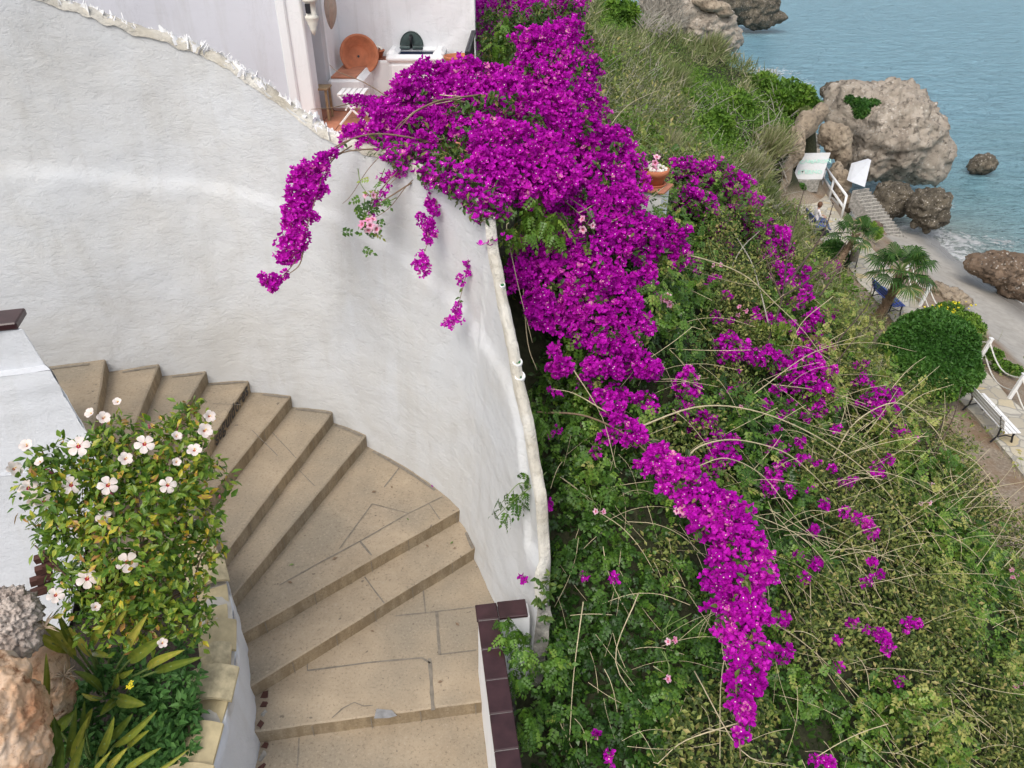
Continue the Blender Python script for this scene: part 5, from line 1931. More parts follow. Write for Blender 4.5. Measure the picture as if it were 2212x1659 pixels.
# ------------------------------------------------------ the person on the bench
def skin_figure(name, joints, edges, radii, mats_fn, parent=None, sub=2):
    me = bpy.data.meshes.new(name)
    me.from_pydata([tuple(j) for j in joints], edges, [])
    o = bpy.data.objects.new(name, me)
    COL.objects.link(o)
    md = o.modifiers.new('skin', 'SKIN')
    for k__, r_ in enumerate(radii):
        me.skin_vertices[0].data[k__].radius = (r_, r_)
    me.skin_vertices[0].data[0].use_root = True
    ss = o.modifiers.new('sub', 'SUBSURF'); ss.levels = sub; ss.render_levels = sub
    bpy.context.view_layer.update()
    dg = bpy.context.evaluated_depsgraph_get()
    m2 = bpy.data.meshes.new_from_object(o.evaluated_get(dg))
    bpy.data.objects.remove(o)
    o2 = bpy.data.objects.new(name, m2)
    COL.objects.link(o2)
    m2.materials.clear()
    mats, fn_ = mats_fn
    for mt in mats:
        m2.materials.append(mt)
    for pl_ in m2.polygons:
        pl_.material_index = fn_(pl_.center)
        pl_.use_smooth = True
    return to_local(o2, parent)


pm_ = (b2a + b2b) / 2
fwd = s2
ltl = Vector((-fwd.y, fwd.x, 0))
base_ = pm_ + fwd * .0 + zz * .02
def J(f, l, z):
    return base_ + fwd * f + ltl * l + zz * z
joints = [J(0, 0, .55), J(-.03, 0, .72), J(-.04, 0, .92), J(-.03, 0, 1.02), J(0, 0, 1.10), J(.03, 0, 1.22),
          J(0, .10, .53), J(.40, .12, .52), J(.46, .13, .12), J(.58, .13, .06),
          J(0, -.10, .53), J(.40, -.12, .52), J(.60, -.13, .14), J(.72, -.13, .08),
          J(-.04, .17, .97), J(.06, .22, .74), J(.28, .13, .66), J(.36, .10, .66),
          J(-.04, -.17, .97), J(.06, -.22, .74), J(.28, -.13, .66), J(.36, -.10, .66)]
edges = [(0, 1), (1, 2), (2, 3), (3, 4), (4, 5), (0, 6), (6, 7), (7, 8), (8, 9), (0, 10), (10, 11), (11, 12), (12, 13), (2, 14), (14, 15), (15, 16), (16, 17), (2, 18), (18, 19), (19, 20), (20, 21)]
radii = [.15, .14, .15, .06, .055, .095, .10, .07, .05, .045, .10, .07, .05, .045, .06, .045, .035, .04, .06, .045, .035, .04]
def pcol(c):
    h = c.z - base_.z
    f = (c - base_).dot(fwd)
    if h > 1.03:
        return 0
    if h < .62 and f > .0 or h < .56:
        return 2 if h > .12 else 3
    if f > .20:
        return 0
    return 1
person = skin_figure('person', joints, edges, radii, ([M['skin'], M['shirt'], M['denim'], M['dark_wood']], pcol))
tag(person, 'person in a pale top and blue jeans sitting on the blue bench, hands on knees', 'person')
bb = MB()
bb.lathe([(.001, .12), (.07, .10), (.108, .03), (.105, -.05), (.09, -.12), (.06, -.13)], 14, Matrix.Translation(J(-.005, 0, 1.235)))
bb.build('hair', M['hair'], person, True)
for s__ in (-.035, .035):
    bb = MB(); bb.lathe([(.001, -.012), (.01, 0), (.001, .012)], 6, Matrix.Translation(J(.118, s__, 1.23))); bb.build('eye', M['black_iron'], person)
bb = MB(); bb.box(J(.13, 0, 1.205), (.025, .03, .04), jit=.004, bev=.008); bb.build('nose', M['skin'], person)
for s__ in (-1, 1):          # five fingers resting on each knee
    for f_ in range(4):
        a_ = J(.37, s__ * (.10 + .018 * (f_ - 1.5)), .655)
        bb = MB(); bb.tube([a_, a_ + fwd * .04 - zz * .01, a_ + fwd * (.065 + .008 * (f_ % 2)) - zz * .035], [.010, .009, .007], 6); bb.build('finger', M['skin'], person, True)
    a_ = J(.34, s__ * .065, .66)
    bb = MB(); bb.tube([a_, a_ + fwd * .03 - ltl * s__ * .02, a_ + fwd * .055 - ltl * s__ * .02], [.012, .010, .008], 6); bb.build('thumb', M['skin'], person, True)

# ================================================================== VEGETATION
def unit(a):
    n = np.linalg.norm(a, axis=-1, keepdims=True)
    return a / np.where(n < 1e-9, 1, n)


def frames(dirs, ups):
    """matrices with columns x, y=dir, z~up"""
    y = unit(dirs)
    x = unit(np.cross(y, ups))
    z = np.cross(x, y)
    return np.stack([x, y, z], axis=2)


def scatter(tv, tf, pos, fr, size, tm=None, rnd=None, jr=.12):
    """place template (k,3) verts, (f,3) faces at pos with frames fr and sizes -> V, F, fm, rnd"""
    k = len(tv)
    n = len(pos)
    if np.ndim(size) == 1:
        size = np.asarray(size)[:, None, None]
    V = np.einsum('nij,kj->nki', fr, tv) * size + pos[:, None, :]
    F = (np.asarray(tf)[None] + (np.arange(n) * k)[:, None, None]).reshape(-1, np.asarray(tf).shape[1])
    fm = np.tile(np.zeros(len(tf), int) if tm is None else np.asarray(tm), n)
    r = RNG.random(n) if rnd is None else rnd
    rr = np.repeat(r, len(tf)) + RNG.normal(0, jr, n * len(tf)) * .5
    return V.reshape(-1, 3), F, fm, np.clip(rr, 0, 1)


def cat_parts(parts):
    V, F, fm, r = [], [], [], []
    b = 0
    for p in parts:
        V.append(p[0]); F.append(p[1] + b); fm.append(p[2]); r.append(p[3])
        b += len(p[0])
    return np.concatenate(V), np.concatenate(F), np.concatenate(fm), np.concatenate(r)


def rand_unit(n):
    return unit(RNG.normal(size=(n, 3)))


# templates ---------------------------------------------------------
LEAF_V = np.array([(0, 0, 0), (-.24, .38, .07), (0, .42, 0), (.24, .38, .07), (-.14, .75, .02), (.14, .75, .02), (0, 1, -.08)], float)
LEAF_F = [(0, 2, 1), (0, 3, 2), (1, 2, 4), (2, 3, 5), (4, 2, 6), (2, 5, 6)]
LEAF4_V = np.array([(0, 0, 0), (-.28, .5, .08), (.28, .5, .08), (0, 1, -.05), (0, .5, -.02)], float)
LEAF4_F = [(0, 4, 1), (0, 2, 4), (1, 4, 3), (4, 2, 3)]


def pinnate(pairs=3, leaflet=.42, w=.14):
    V, F = [], []
    def lf(o, d, L):
        d = Vector(d).normalized()
        s = Vector((-d.y, d.x, 0)) * w * L / leaflet
        b = len(V)
        o = Vector(o)
        V.extend([tuple(o), tuple(o + d * L * .45 + s + Vector((0, 0, .03))), tuple(o + d * L * .45 - s + Vector((0, 0, .03))), tuple(o + d * L + Vector((0, 0, -.10 * L)))])
        F.extend([(b, b + 2, b + 1), (b + 1, b + 2, b + 3)])
    for k in range(pairs):
        y = .12 + .72 * k / pairs
        dz = -.18 * (y ** 2)
        for sgn in (-1, 1):
            lf((0, y, dz), (sgn * .9, .62, -.12), leaflet * (1 - .12 * k))
    lf((0, .86, -.14), (0, 1, -.25), leaflet)
    b = len(V)
    V.extend([(-.008, 0, 0), (.008, 0, 0), (0, .9, -.15)])
    F.append((b, b + 1, b + 2))
    return np.array(V, float), F


PIN3 = pinnate(3)
PIN4 = pinnate(4, .36, .11)


def bract_template(eye=True):
    V, F, Mi = [], [], []
    for k in range(3):
        a = 2 * math.pi * k / 3
        d = Vector((math.cos(a), math.sin(a), 0))
        s = Vector((-d.y, d.x, 0))
        b = len(V)
        pts = [Vector((0, 0, 0)) + d * .05, d * .34 + s * .50 + Vector((0, 0, .46)), d * .34 - s * .50 + Vector((0, 0, .46)), d * .74 + s * .36 + Vector((0, 0, .74)), d * .74 - s * .36 + Vector((0, 0, .74)), d * .98 + Vector((0, 0, .80)), d * .55 + Vector((0, 0, .34))]
        V += [tuple(q) for q in pts]
        F += [(b, b + 6, b + 1), (b, b + 2, b + 6), (b + 1, b + 6, b + 3), (b + 6, b + 2, b + 4), (b + 3, b + 6, b + 5), (b + 6, b + 4, b + 5)]
        Mi += [0] * 6
    if eye:
        b = len(V)
        for k in range(4):
            a = math.pi / 2 * k
            V.append((math.cos(a) * .16 + .06, math.sin(a) * .16, .62))
        F += [(b, b + 1, b + 2), (b, b + 2, b + 3)]
        Mi += [1, 1]
    return np.array(V, float), F, Mi


BR_E = bract_template(True)
BR_N = bract_template(False)


def blob_points(blobs, per_m2, shell=(.72, 1.04), tfun=None, mind=1.0):
    per_m2 = per_m2 * 1.12
    """blobs: (u, v, ru, rv, t). Points near the surface of each ellipsoid + outward normals"""
    P, NR = [], []
    for (u, v, ru, rv, t) in blobs:
        c = np.array(Pt(u, v, t))
        rx, rz_ = ru * t / FPX, rv * t / FPX
        ry = min(rx, rz_) * .9
        area = 4 * math.pi * ((rx * ry) ** 1.6 / 3 + (rx * rz_) ** 1.6 / 3 + (ry * rz_) ** 1.6 / 3) ** (1 / 1.6)
        n = max(3, int(area * per_m2))
        d = rand_unit(n)
        # lumpy surface: clusters of blossom stand out, hollows sink
        lob = rand_unit(9)
        amp = RNG.uniform(.05, .22, 9)
        bumpv = (np.exp((d @ lob.T - 1) * 9) * amp).sum(1)
        rr = RNG.uniform(shell[0], shell[1], n) * (.86 + bumpv)
        Q = c + d * rr[:, None] * np.array([rx, ry, rz_])
        nn = unit(d / np.array([rx, ry, rz_]))
        m = int(n * .5)                      # half of the blossom sits on short sprigs that break the outline
        if m > 12:
            ns = max(2, m // 11)
            sd_ = rand_unit(ns)
            root_ = c + sd_ * np.array([rx, ry, rz_]) * .9
            out = unit(sd_ + rand_unit(ns) * .5 + np.array([0, 0, .15]))
            L = RNG.uniform(.04, .15, ns) * np.clip(min(rx, rz_) / .15, .35, 1.3)
            w = RNG.integers(0, ns, m)
            f = RNG.random(m)
            rad = (.036 - .02 * f)[:, None]
            Q[:m] = root_[w] + out[w] * (L[w] * f)[:, None] + np.array([0, 0, -1]) * (L[w] * f * f * .5)[:, None] + rand_unit(m) * rad * np.clip(t / 7, .8, 2)
            nn[:m] = unit(out[w] * .5 + rand_unit(m))
        # nothing blooms in the dark between neighbouring lobes
        keepb = np.ones(n, bool)
        if len(blobs) > 1:
            for (u2, v2, ru2, rv2, t2) in blobs:
                if (u2, v2) == (u, v):
                    continue
                c2 = np.array(Pt(u2, v2, t2))
                R2 = np.array([ru2, min(ru2, rv2) * .9, rv2]) * t2 / FPX
                keepb &= (((Q - c2) / R2) ** 2).sum(1) > .62
        if keepb.sum() > 4:
            Q, nn = Q[keepb], nn[keepb]
        P.append(Q)
        NR.append(nn)
    return np.concatenate(P), np.concatenate(NR)


def flowers_at(P, NR, size=.034, eye=.28, pink=.5, pale=None):
    n = len(P)
    dirz = unit(NR * 1.0 + rand_unit(n) * .75 + np.array([0, 0, .35]))
    x = unit(np.cross(dirz, rand_unit(n)))
    y = np.cross(dirz, x)
    fr = np.stack([x, y, dirz], axis=2)
    e = RNG.random(n) < eye
    s = RNG.uniform(.75, 1.2, n) * size
    pn = np.array([noise.noise(Vector(q) * 2.6) for q in P])
    r = np.clip(RNG.beta(2.2, 2.6, n) * .92 + pn * .35, 0, .90)
    pk = RNG.random(n) < .02
    r[pk] = RNG.uniform(.94, 1, pk.sum())
    if pale is not None:
        r = np.clip(r + pale, 0, 1)
    pts = []
    if e.any():
        pts.append(scatter(BR_E[0], BR_E[1], P[e], fr[e], s[e], BR_E[2], r[e]))
    if (~e).any():
        pts.append(scatter(BR_N[0], BR_N[1], P[~e], fr[~e], s[~e], BR_N[2], r[~e]))
    return cat_parts(pts)


def leaves_at(P, NR, tmpl, size, droop=.3, up=.3, spread=.8, jr=.12, rbase=None):
    n = len(P)
    d = unit(NR * .35 + rand_unit(n) * spread + np.array([0, 0, -droop]))
    u = unit(NR + rand_unit(n) * .45 + np.array([0, 0, up]))
    s = RNG.uniform(size[0], size[1], n)
    return scatter(tmpl[0], tmpl[1], P, frames(d, u), s, None, rbase, jr)


def mesh_parts(name, parts, mats, parent, **kw):
    V, F, fm, r = cat_parts(parts) if isinstance(parts, list) else parts
    return npmesh(name, V, F, mats, parent, fm=fm, rnd=r, **kw)


def stems(name, lines, rad, mat, parent, n=5):
    b = MB()
    for pts in lines:
        c = catmull(pts, 5)
        m_ = len(c)
        b.tube(c, [rad * (1 - .6 * k / m_) for k in range(m_)], n)
    return b.build(name, mat, parent, True)


# tufts of canopy: depth helper
def ct(u, v, off=.0, lo=5.0):
    return ground_t(u, v, .30 + off)


# ------------------------------------------------------ bougainvillea
def boug(label, blobs, leafblobs=None, size=.034, dens=1000, stem_px=None, leaf_d=260, group=None, eye=.27, lsz=(.05, .085), shell=(.72, 1.04)):
    t = thing('bougainvillea', label, 'bougainvillea', group, loc=tuple(Pt(blobs[0][0], blobs[0][1], blobs[0][4])))
    P, NR = blob_points(blobs, dens, shell)
    mesh_parts('blossom', flowers_at(P, NR, size, eye), [M['bract'], M['bract_eye']], t)
    lb = leafblobs if leafblobs is not None else blobs
    P, NR = blob_points(lb, leaf_d, (.30, 1.02))
    mesh_parts('leaves', leaves_at(P, NR, (LEAF_V, LEAF_F), lsz), M['leaf_boug'], t)
    if stem_px:
        stems('stems', [[Pt(*q) for q in ln] for ln in stem_px], .011, M['stem_brown'], t)
    return t


# 1 the great mass on the corner of the curved wall
main = [(760, 300, 26, 20, 7.15), (800, 285, 34, 26, 7.2), (845, 262, 40, 34, 7.3), (880, 215, 36, 34, 7.7), (905, 178, 44, 30, 8.1), (950, 170, 50, 34, 8.2), (1000, 172, 52, 34, 8.3), (1055, 175, 55, 36, 8.4), (930, 215, 50, 34, 7.9),
        (990, 220, 60, 44, 7.9), (1050, 225, 62, 52, 7.8), (1100, 215, 50, 52, 7.9), (905, 262, 46, 30, 7.5), (960, 270, 44, 30, 7.4), (860, 300, 34, 18, 7.1), (920, 305, 26, 14, 7.0), (1020, 280, 40, 28, 7.3),
        (1075, 318, 58, 48, 6.9), (1130, 320, 60, 48, 6.9), (1180, 345, 58, 52, 6.95), (1060, 365, 46, 34, 6.75), (1110, 385, 52, 36, 6.75), (1165, 405, 52, 36, 6.8), (1210, 390, 44, 40, 6.9), (1085, 410, 30, 18, 6.7),
        (1000, 415, 24, 16, 6.9), (1025, 408, 20, 14, 6.85), (1125, 425, 28, 20, 6.75), (838, 330, 16, 12, 6.9), (870, 332, 26, 12, 6.85), (905, 340, 20, 10, 6.8), (985, 380, 24, 14, 6.75), (1010, 395, 22, 16, 6.7), (1040, 430, 24, 16, 6.65), (1185, 250, 60, 48, 8.0), (1140, 250, 40, 34, 7.8), (790, 318, 16, 8, 7.0)]
T1 = boug('great magenta bougainvillea spilling over the corner of the curved wall', main,
          [(950, 290, 110, 40, 7.45), (870, 335, 60, 16, 6.95), (920, 350, 70, 18, 6.85), (980, 385, 60, 22, 6.8), (1030, 420, 40, 24, 6.75), (880, 320, 80, 30, 7.1), (1060, 300, 120, 90, 7.5), (1150, 380, 90, 60, 7.2), (900, 250, 60, 40, 7.7), (975, 345, 60, 40, 7.0), (1035, 400, 40, 40, 6.95)], leaf_d=520,
          stem_px=[[(1010, 330, 7.2), (900, 300, 7.0), (800, 290, 6.9), (720, 320, 6.8), (690, 360, 6.8)], [(960, 300, 7.1), (900, 310, 7), (830, 320, 6.9), (740, 330, 6.85), (700, 370, 6.8)],
                   [(1010, 222, 7.5), (960, 215, 7.3), (900, 240, 7.2), (850, 290, 7.0)], [(1040, 205, 7.6), (985, 212, 7.4), (930, 225, 7.3), (870, 262, 7.2), (840, 300, 7.0)], [(980, 400, 6.8), (900, 350, 6.8), (850, 380, 6.7), (800, 440, 6.7)], [(1000, 410, 6.8), (920, 385, 6.75), (850, 420, 6.7), (790, 460, 6.7)]])
cop = thing('bougainvillea', 'bougainvillea and vine leaves lying loosely along the hidden top of the curved wall', 'bougainvillea', loc=(-1, 7, -1.8))
Ps, Ns = [], []
s_a, s_b = wall_hit(800, 330, OFF_TOP)[0], wall_hit(1048, 476, OFF_TOP)[0]
for k in range(2200):
    f = random.random()
    ss = s_a + (s_b - s_a) * f + .22 * random.random()
    if noise.noise(Vector((ss * 2.6, 3, 1))) < -.16 + .1 * f:
        continue
    p, n_, t_ = top_at(ss)
    q = p + n_ * random.uniform(-.10, .22) + Vector((0, 0, abs(random.gauss(.03, .06)) - .03 * (random.random() < .3)))
    Ps.append(tuple(q)); Ns.append(tuple(Vector((0, 0, 1)) - n_ * random.uniform(0, .8)))
Ps = np.array(Ps); Ns = np.array(Ns)
mk = RNG.random(len(Ps)) < .42
mesh_parts('blossom', flowers_at(Ps[mk], Ns[mk], .034, .3), [M['bract'], M['bract_eye']], cop)
mesh_parts('leaves', leaves_at(Ps[~mk], Ns[~mk], (LEAF_V, LEAF_F), (.045, .08), .5), M['leaf_boug'], cop)
# 2 clump of lighter blossom towering behind
boug('tall bright clump of bougainvillea standing above the main mass against the hillside', [(1155, 105, 45, 36, 9.0), (1200, 100, 42, 36, 9.0), (1170, 140, 56, 40, 8.9), (1215, 150, 36, 44, 8.9), (1140, 165, 34, 34, 8.8), (1185, 190, 50, 40, 8.7), (1220, 210, 34, 34, 8.6), (1180, 80, 34, 20, 9.1)], size=.033, dens=1000)
# 3 hanging curtain at the far end of the terrace wall
boug('magenta bougainvillea climbing behind the terrace wall at the top of the frame', [(1050, 30, 26, 30, 14), (1075, 5, 40, 18, 14), (1045, 85, 18, 20, 13.5), (1120, 45, 36, 26, 13.2), (1175, 15, 60, 22, 13.5), (1235, 20, 30, 36, 13.2), (1220, 75, 40, 30, 12.2), (1255, 110, 28, 32, 11.8), (1262, 165, 30, 36, 11.2),
      (1275, 225, 28, 28, 10.6), (1240, 190, 26, 40, 10.4), (1140, 5, 30, 14, 13.5), (1240, 250, 40, 26, 9.8), (1270, 130, 14, 20, 11.4)],
     [(1090, 80, 60, 60, 13.2), (1150, 60, 60, 40, 12.8), (1080, 110, 44, 34, 12.6), (1200, 40, 60, 40, 13), (1250, 150, 40, 80, 11.4)], size=.036, dens=560, leaf_d=420, lsz=(.06, .1))
# 4 the broad band sloping down to the right
boug('broad drift of bougainvillea running down the slope below the white pillar', [(1255, 300, 50, 42, 7.7), (1300, 330, 54, 42, 7.8), (1345, 375, 44, 36, 7.8), (1290, 385, 56, 44, 7.5), (1240, 430, 52, 44, 7.3), (1300, 450, 62, 52, 7.3), (1348, 442, 42, 42, 7.5), (1392, 496, 44, 30, 7.6),
      (1440, 505, 34, 30, 7.7), (1340, 500, 60, 44, 7.3), (1390, 530, 44, 30, 7.5), (1280, 520, 50, 44, 7.2), (1225, 530, 46, 34, 7.2), (1150, 545, 50, 26, 7.1), (1470, 545, 22, 22, 7.8), (1330, 300, 26, 26, 8.3), (1200, 480, 30, 26, 7.2), (1290, 285, 30, 22, 8.2)], size=.035, leaf_d=300)
# 5 hanging lobes below it
boug('hanging lobes of bougainvillea dangling in the shade just beyond the wall coping', [(1130, 590, 34, 32, 7.0), (1165, 600, 34, 30, 7.0), (1185, 560, 30, 24, 7.0), (1160, 650, 32, 26, 6.9), (1170, 685, 30, 26, 6.85), (1240, 590, 44, 32, 7.1), (1290, 600, 50, 38, 7.1), (1330, 630, 46, 40, 7.2), (1345, 670, 40, 34, 7.2),
      (1230, 660, 26, 50, 7.15), (1290, 690, 40, 34, 7.1), (1375, 700, 30, 26, 7.3), (1300, 745, 30, 26, 7.1), (1350, 750, 34, 32, 7.15), (1390, 790, 22, 30, 7.1), (1250, 720, 16, 26, 7.1), (1215, 790, 22, 20, 6.95), (1195, 760, 12, 14, 6.95), (1275, 790, 18, 18, 7.0), (1400, 600, 22, 26, 7.5), (1320, 795, 22, 20, 7.0)],
     [(1240, 620, 110, 90, 7.35), (1300, 740, 90, 70, 7.3), (1180, 600, 60, 70, 7.3)], size=.035, leaf_d=420)
# 6 slope behind
s6 = [(1465, 365, 34, 24, 10.6), (1500, 385, 34, 28, 10.5), (1545, 385, 40, 30, 10.7), (1590, 405, 30, 26, 10.8), (1620, 440, 22, 20, 10.9), (1480, 430, 34, 30, 10.1), (1525, 440, 26, 26, 10.2), (1580, 460, 24, 20, 10.6), (1545, 510, 26, 20, 10.2), (1560, 550, 18, 22, 10.1),
      (1625, 500, 26, 24, 10.8), (1665, 515, 40, 30, 10.9), (1695, 540, 20, 20, 11), (1655, 555, 22, 16, 10.7), (1600, 480, 20, 18, 10.7), (1400, 340, 20, 12, 11.0), (1420, 350, 16, 10, 10.9)]
boug('purple bougainvillea thicket on the slope beyond the flower pot', s6, size=.035, dens=700, leaf_d=520)
s7 = [(1585, 755, 34, 22), (1560, 745, 18, 12), (1640, 770, 40, 20), (1735, 785, 44, 34), (1770, 815, 26, 34), (1690, 800, 26, 20), (1740, 835, 30, 26), (1770, 850, 20, 20), (1700, 700, 24, 14), (1670, 690, 16, 12), (1720, 655, 20, 14), (1755, 690, 24, 16), (1740, 720, 26, 14), (1780, 760, 14, 18), (1700, 610, 14, 24), (1730, 590, 14, 10),
      (1775, 600, 12, 10), (1745, 640, 12, 10)]
boug('scattered bougainvillea patches among dry stems on the middle of the slope', [(u, v, a, b_, ct(u, v, .22)) for u, v, a, b_ in s7], size=.034, dens=620, leaf_d=420)
s8 = [(1870, 820, 16, 12), (1862, 790, 10, 10), (1900, 855, 24, 18), (1880, 870, 20, 14), (1920, 880, 20, 16), (1930, 850, 12, 10), (1955, 935, 12, 6), (1975, 950, 10, 6), (1895, 895, 12, 10)]
boug('small bougainvillea patch at the rim of the slope above the round green bush', [(u, v, a, b_, ct(u, v, .2)) for u, v, a, b_ in s8], size=.029, dens=700, leaf_d=500)
# 7 the long cascade in front
cas = [(1290, 860, 14, 18), (1320, 880, 20, 20), (1345, 915, 22, 20), (1375, 940, 22, 20), (1425, 985, 34, 26), (1455, 1010, 38, 30), (1480, 1050, 42, 32), (1520, 1085, 48, 38), (1560, 1110, 48, 38), (1530, 1140, 34, 26), (1590, 1150, 46, 40), (1610, 1200, 44, 40), (1570, 1215, 38, 34),
       (1600, 1250, 50, 42), (1565, 1260, 34, 24), (1590, 1300, 46, 36), (1620, 1320, 36, 40), (1605, 1360, 34, 30), (1625, 1390, 24, 24), (1595, 1410, 22, 24), (1620, 1440, 26, 24), (1595, 1465, 14, 24), (1630, 1480, 18, 20), (1600, 1510, 22, 22), (1612, 1545, 18, 20), (1600, 1590, 16, 14)]
cst = lambda v: np.interp(v, [860, 1000, 1100, 1200, 1300, 1400, 1500, 1600], [6.9, 6.35, 6.05, 5.85, 5.7, 5.55, 5.4, 5.3])
boug('long magenta bougainvillea trail cascading down the green slope to the bottom', [(u, v, a * 1.05, b_ * 1.05, float(cst(v))) for u, v, a, b_ in cas], size=.035, dens=1000, leaf_d=200, shell=(.6, 1.08),
     stem_px=[[(1160, 890, 6.8), (1270, 900, 6.75), (1380, 960, 6.55), (1480, 1080, 6.15), (1570, 1200, 5.95), (1600, 1320, 5.8), (1610, 1450, 5.5), (1605, 1600, 5.35)], [(1600, 1380, 5.6), (1590, 1480, 5.42), (1600, 1640, 5.25)]])
s9 = [(1480, 830, 30, 34), (1490, 870, 26, 30), (1505, 905, 26, 22), (1530, 930, 22, 26), (1560, 985, 30, 26), (1580, 960, 22, 26), (1540, 1000, 20, 16), (1410, 800, 18, 22), (1350, 860, 18, 16), (1395, 870, 24, 26), (1330, 840, 18, 10), (1360, 800, 24, 22)]
boug('bougainvillea strand fading into leaves above the long trail', [(u, v, a, b_, ct(u, v, .12)) for u, v, a, b_ in s9], size=.034, dens=560, leaf_d=380, eye=.2)
random.seed(77)
for grp, (box_, n_) in enumerate([((1500, 1800, 560, 720), 16), ((1560, 1800, 720, 900), 16), ((1480, 1700, 900, 1060), 10), ((1700, 1950, 880, 1100), 12), ((1200, 1330, 800, 980), 8)]):
    bl_ = []
    for _ in range(n_):
        u_, v_ = random.uniform(box_[0], box_[1]), random.uniform(box_[2], box_[3])
        a_ = random.uniform(6, 17)
        bl_.append((u_, v_, a_, a_ * random.uniform(.5, 1.1), ct(u_, v_, random.uniform(.05, .2))))
        bl_.append((u_ + random.uniform(-20, 20), v_ + random.uniform(-12, 16), a_ * .5, a_ * .5, ct(u_, v_, .12)))
    boug('loose bougainvillea sprays half buried in green vines ' + ['below the purple thicket', 'around the middle patches of the slope', 'beside the fading strand', 'under the rim by the round bush', 'beside the wall'][grp], bl_, size=.029, dens=520, leaf_d=160, shell=(.3, 1.2), lsz=(.03, .06))
random.seed(7)
# small separate clusters on the slope
small = [(1665, 1040, 28, 30, 'in the shaded hollow right of the trail'), (1705, 1060, 14, 14, None), (1690, 1412, 24, 22, 'round and solitary at the right foot of the trail'), (1688, 1345, 16, 18, None), (1880, 1140, 20, 20, None), (1850, 1120, 14, 12, None), (1825, 1105, 14, 12, None), (1785, 1090, 14, 12, None),
         (1870, 1260, 16, 12, None), (1900, 1240, 10, 10, None), (1885, 1215, 12, 14, None), (1842, 1345, 14, 12, None), (1870, 1360, 10, 8, None), (1905, 1372, 20, 14, None), (1918, 1395, 14, 16, None), (1965, 1345, 20, 14, None), (1805, 1385, 10, 12, None), (1810, 1440, 10, 10, None),
         (1945, 1468, 8, 14, None), (1760, 1215, 18, 18, None), (1725, 1200, 12, 12, None), (1740, 1250, 12, 10, None), (1260, 1245, 10, 8, None), (1325, 1250, 10, 10, None), (1790, 1650, 16, 18, None), (1760, 1640, 10, 10, None), (1318, 1630, 8, 22, None), (1800, 1010, 10, 10, None), (1180, 1090, 14, 12, None),
         (1760, 1145, 12, 14, None), (1640, 1300, 14, 30, None), (1288, 1590, 6, 6, None), (1165, 1240, 8, 12, None)]
for (u, v, a, b_, w) in small:
    near_wall = u < 1200
    tt_ = {(1180, 1090): 6.15, (1165, 1240): 6.0}.get((u, v)) or ct(u, v, .18)
    if (u, v) == (1165, 1240):
        u, v = 1130, 1250
    lab = ('magenta bougainvillea cluster ' + w) if w else None
    if lab is None:
        lab = 'small sprig of magenta bougainvillea blossom dotted in the green vines on the slope' if not near_wall else ('small bougainvillea sprig poking over the lower wall coping' if v < 1200 else 'tiny bougainvillea sprig against the foot of the curved wall')
    boug(lab, [(u + random.uniform(-.5, .5) * a * (1 if q_ else 0), v + random.uniform(-.6, .6) * b_ * (1 if q_ else 0), a * (.75 - .2 * q_), b_ * (.8 - .2 * q_), tt_) for q_ in range(3)], size=.029, dens=700, leaf_d=250, shell=(.3, 1.25), group=None if (w or near_wall) else 'small bougainvillea sprigs on the slope', lsz=(.03, .05))

# strands hanging over the inside of the white wall
def strand(label, line, seg, size, dens=1400, stems_px=None, leafn=8, rad=.007):
    t = thing('hanging_branch', label, 'branch', loc=tuple(Pt(*line[0])))
    blobs = [q for q in seg]
    cl_ = catmull([Vector(q) for q in line], 6)
    for k_, q_ in enumerate(cl_[4:]):
        f_ = k_ / max(1, len(cl_) - 5)
        if random.random() < .62:
            rr_ = random.uniform(4, 10) * (1 - .35 * f_)
            blobs.append((q_.x + random.uniform(-6, 6), q_.y + random.uniform(-4, 4), rr_, rr_ * random.uniform(.7, 1.2), q_.z))
    P, NR = blob_points(blobs, dens * .8, (.35, 1.25))
    mesh_parts('blossom', flowers_at(P, NR, size, .25), [M['bract'], M['bract_eye']], t)
    stems('stems', [[Pt(*q) for q in line]] + [[Pt(*q) for q in ln] for ln in (stems_px or [])], rad, M['stem_brown'], t)
    if leafn:
        c = catmull([Pt(*q) for q in line], 6)
        P = np.array([c[random.randrange(len(c))] for _ in range(leafn)])
        mesh_parts('leaves', leaves_at(P, np.tile([0, -.6, .3], (leafn, 1)), (LEAF_V, LEAF_F), (.05, .075)), M['leaf_boug'], t)
    return t


tw_ = 6.55
strand('long dense bougainvillea branch arching down in front of the white wall', [(760, 300, 6.9), (715, 330, 6.8), (690, 360, 6.75), (665, 420, 6.6), (650, 500, 6.5), (640, 560, 6.5), (600, 605, 6.5), (575, 612, 6.5)],
       [(690, 352, 16, 16, 6.7), (668, 375, 32, 26, 6.7), (672, 405, 28, 22, 6.65), (652, 425, 30, 24, 6.6), (640, 455, 26, 24, 6.6), (658, 465, 22, 20, 6.55), (636, 490, 24, 24, 6.55), (655, 505, 16, 18, 6.5), (622, 525, 22, 20, 6.5), (640, 530, 16, 18, 6.5), (610, 555, 18, 14, 6.5), (635, 552, 8, 8, 6.5),
        (580, 600, 14, 10, 6.5), (588, 622, 8, 10, 6.5), (572, 605, 8, 8, 6.5)], .029, 1700, [[(760, 315, 6.9), (710, 350, 6.75), (690, 400, 6.6), (655, 520, 6.45)], [(655, 540, 6.5), (645, 575, 6.5), (610, 600, 6.5)]], 6)
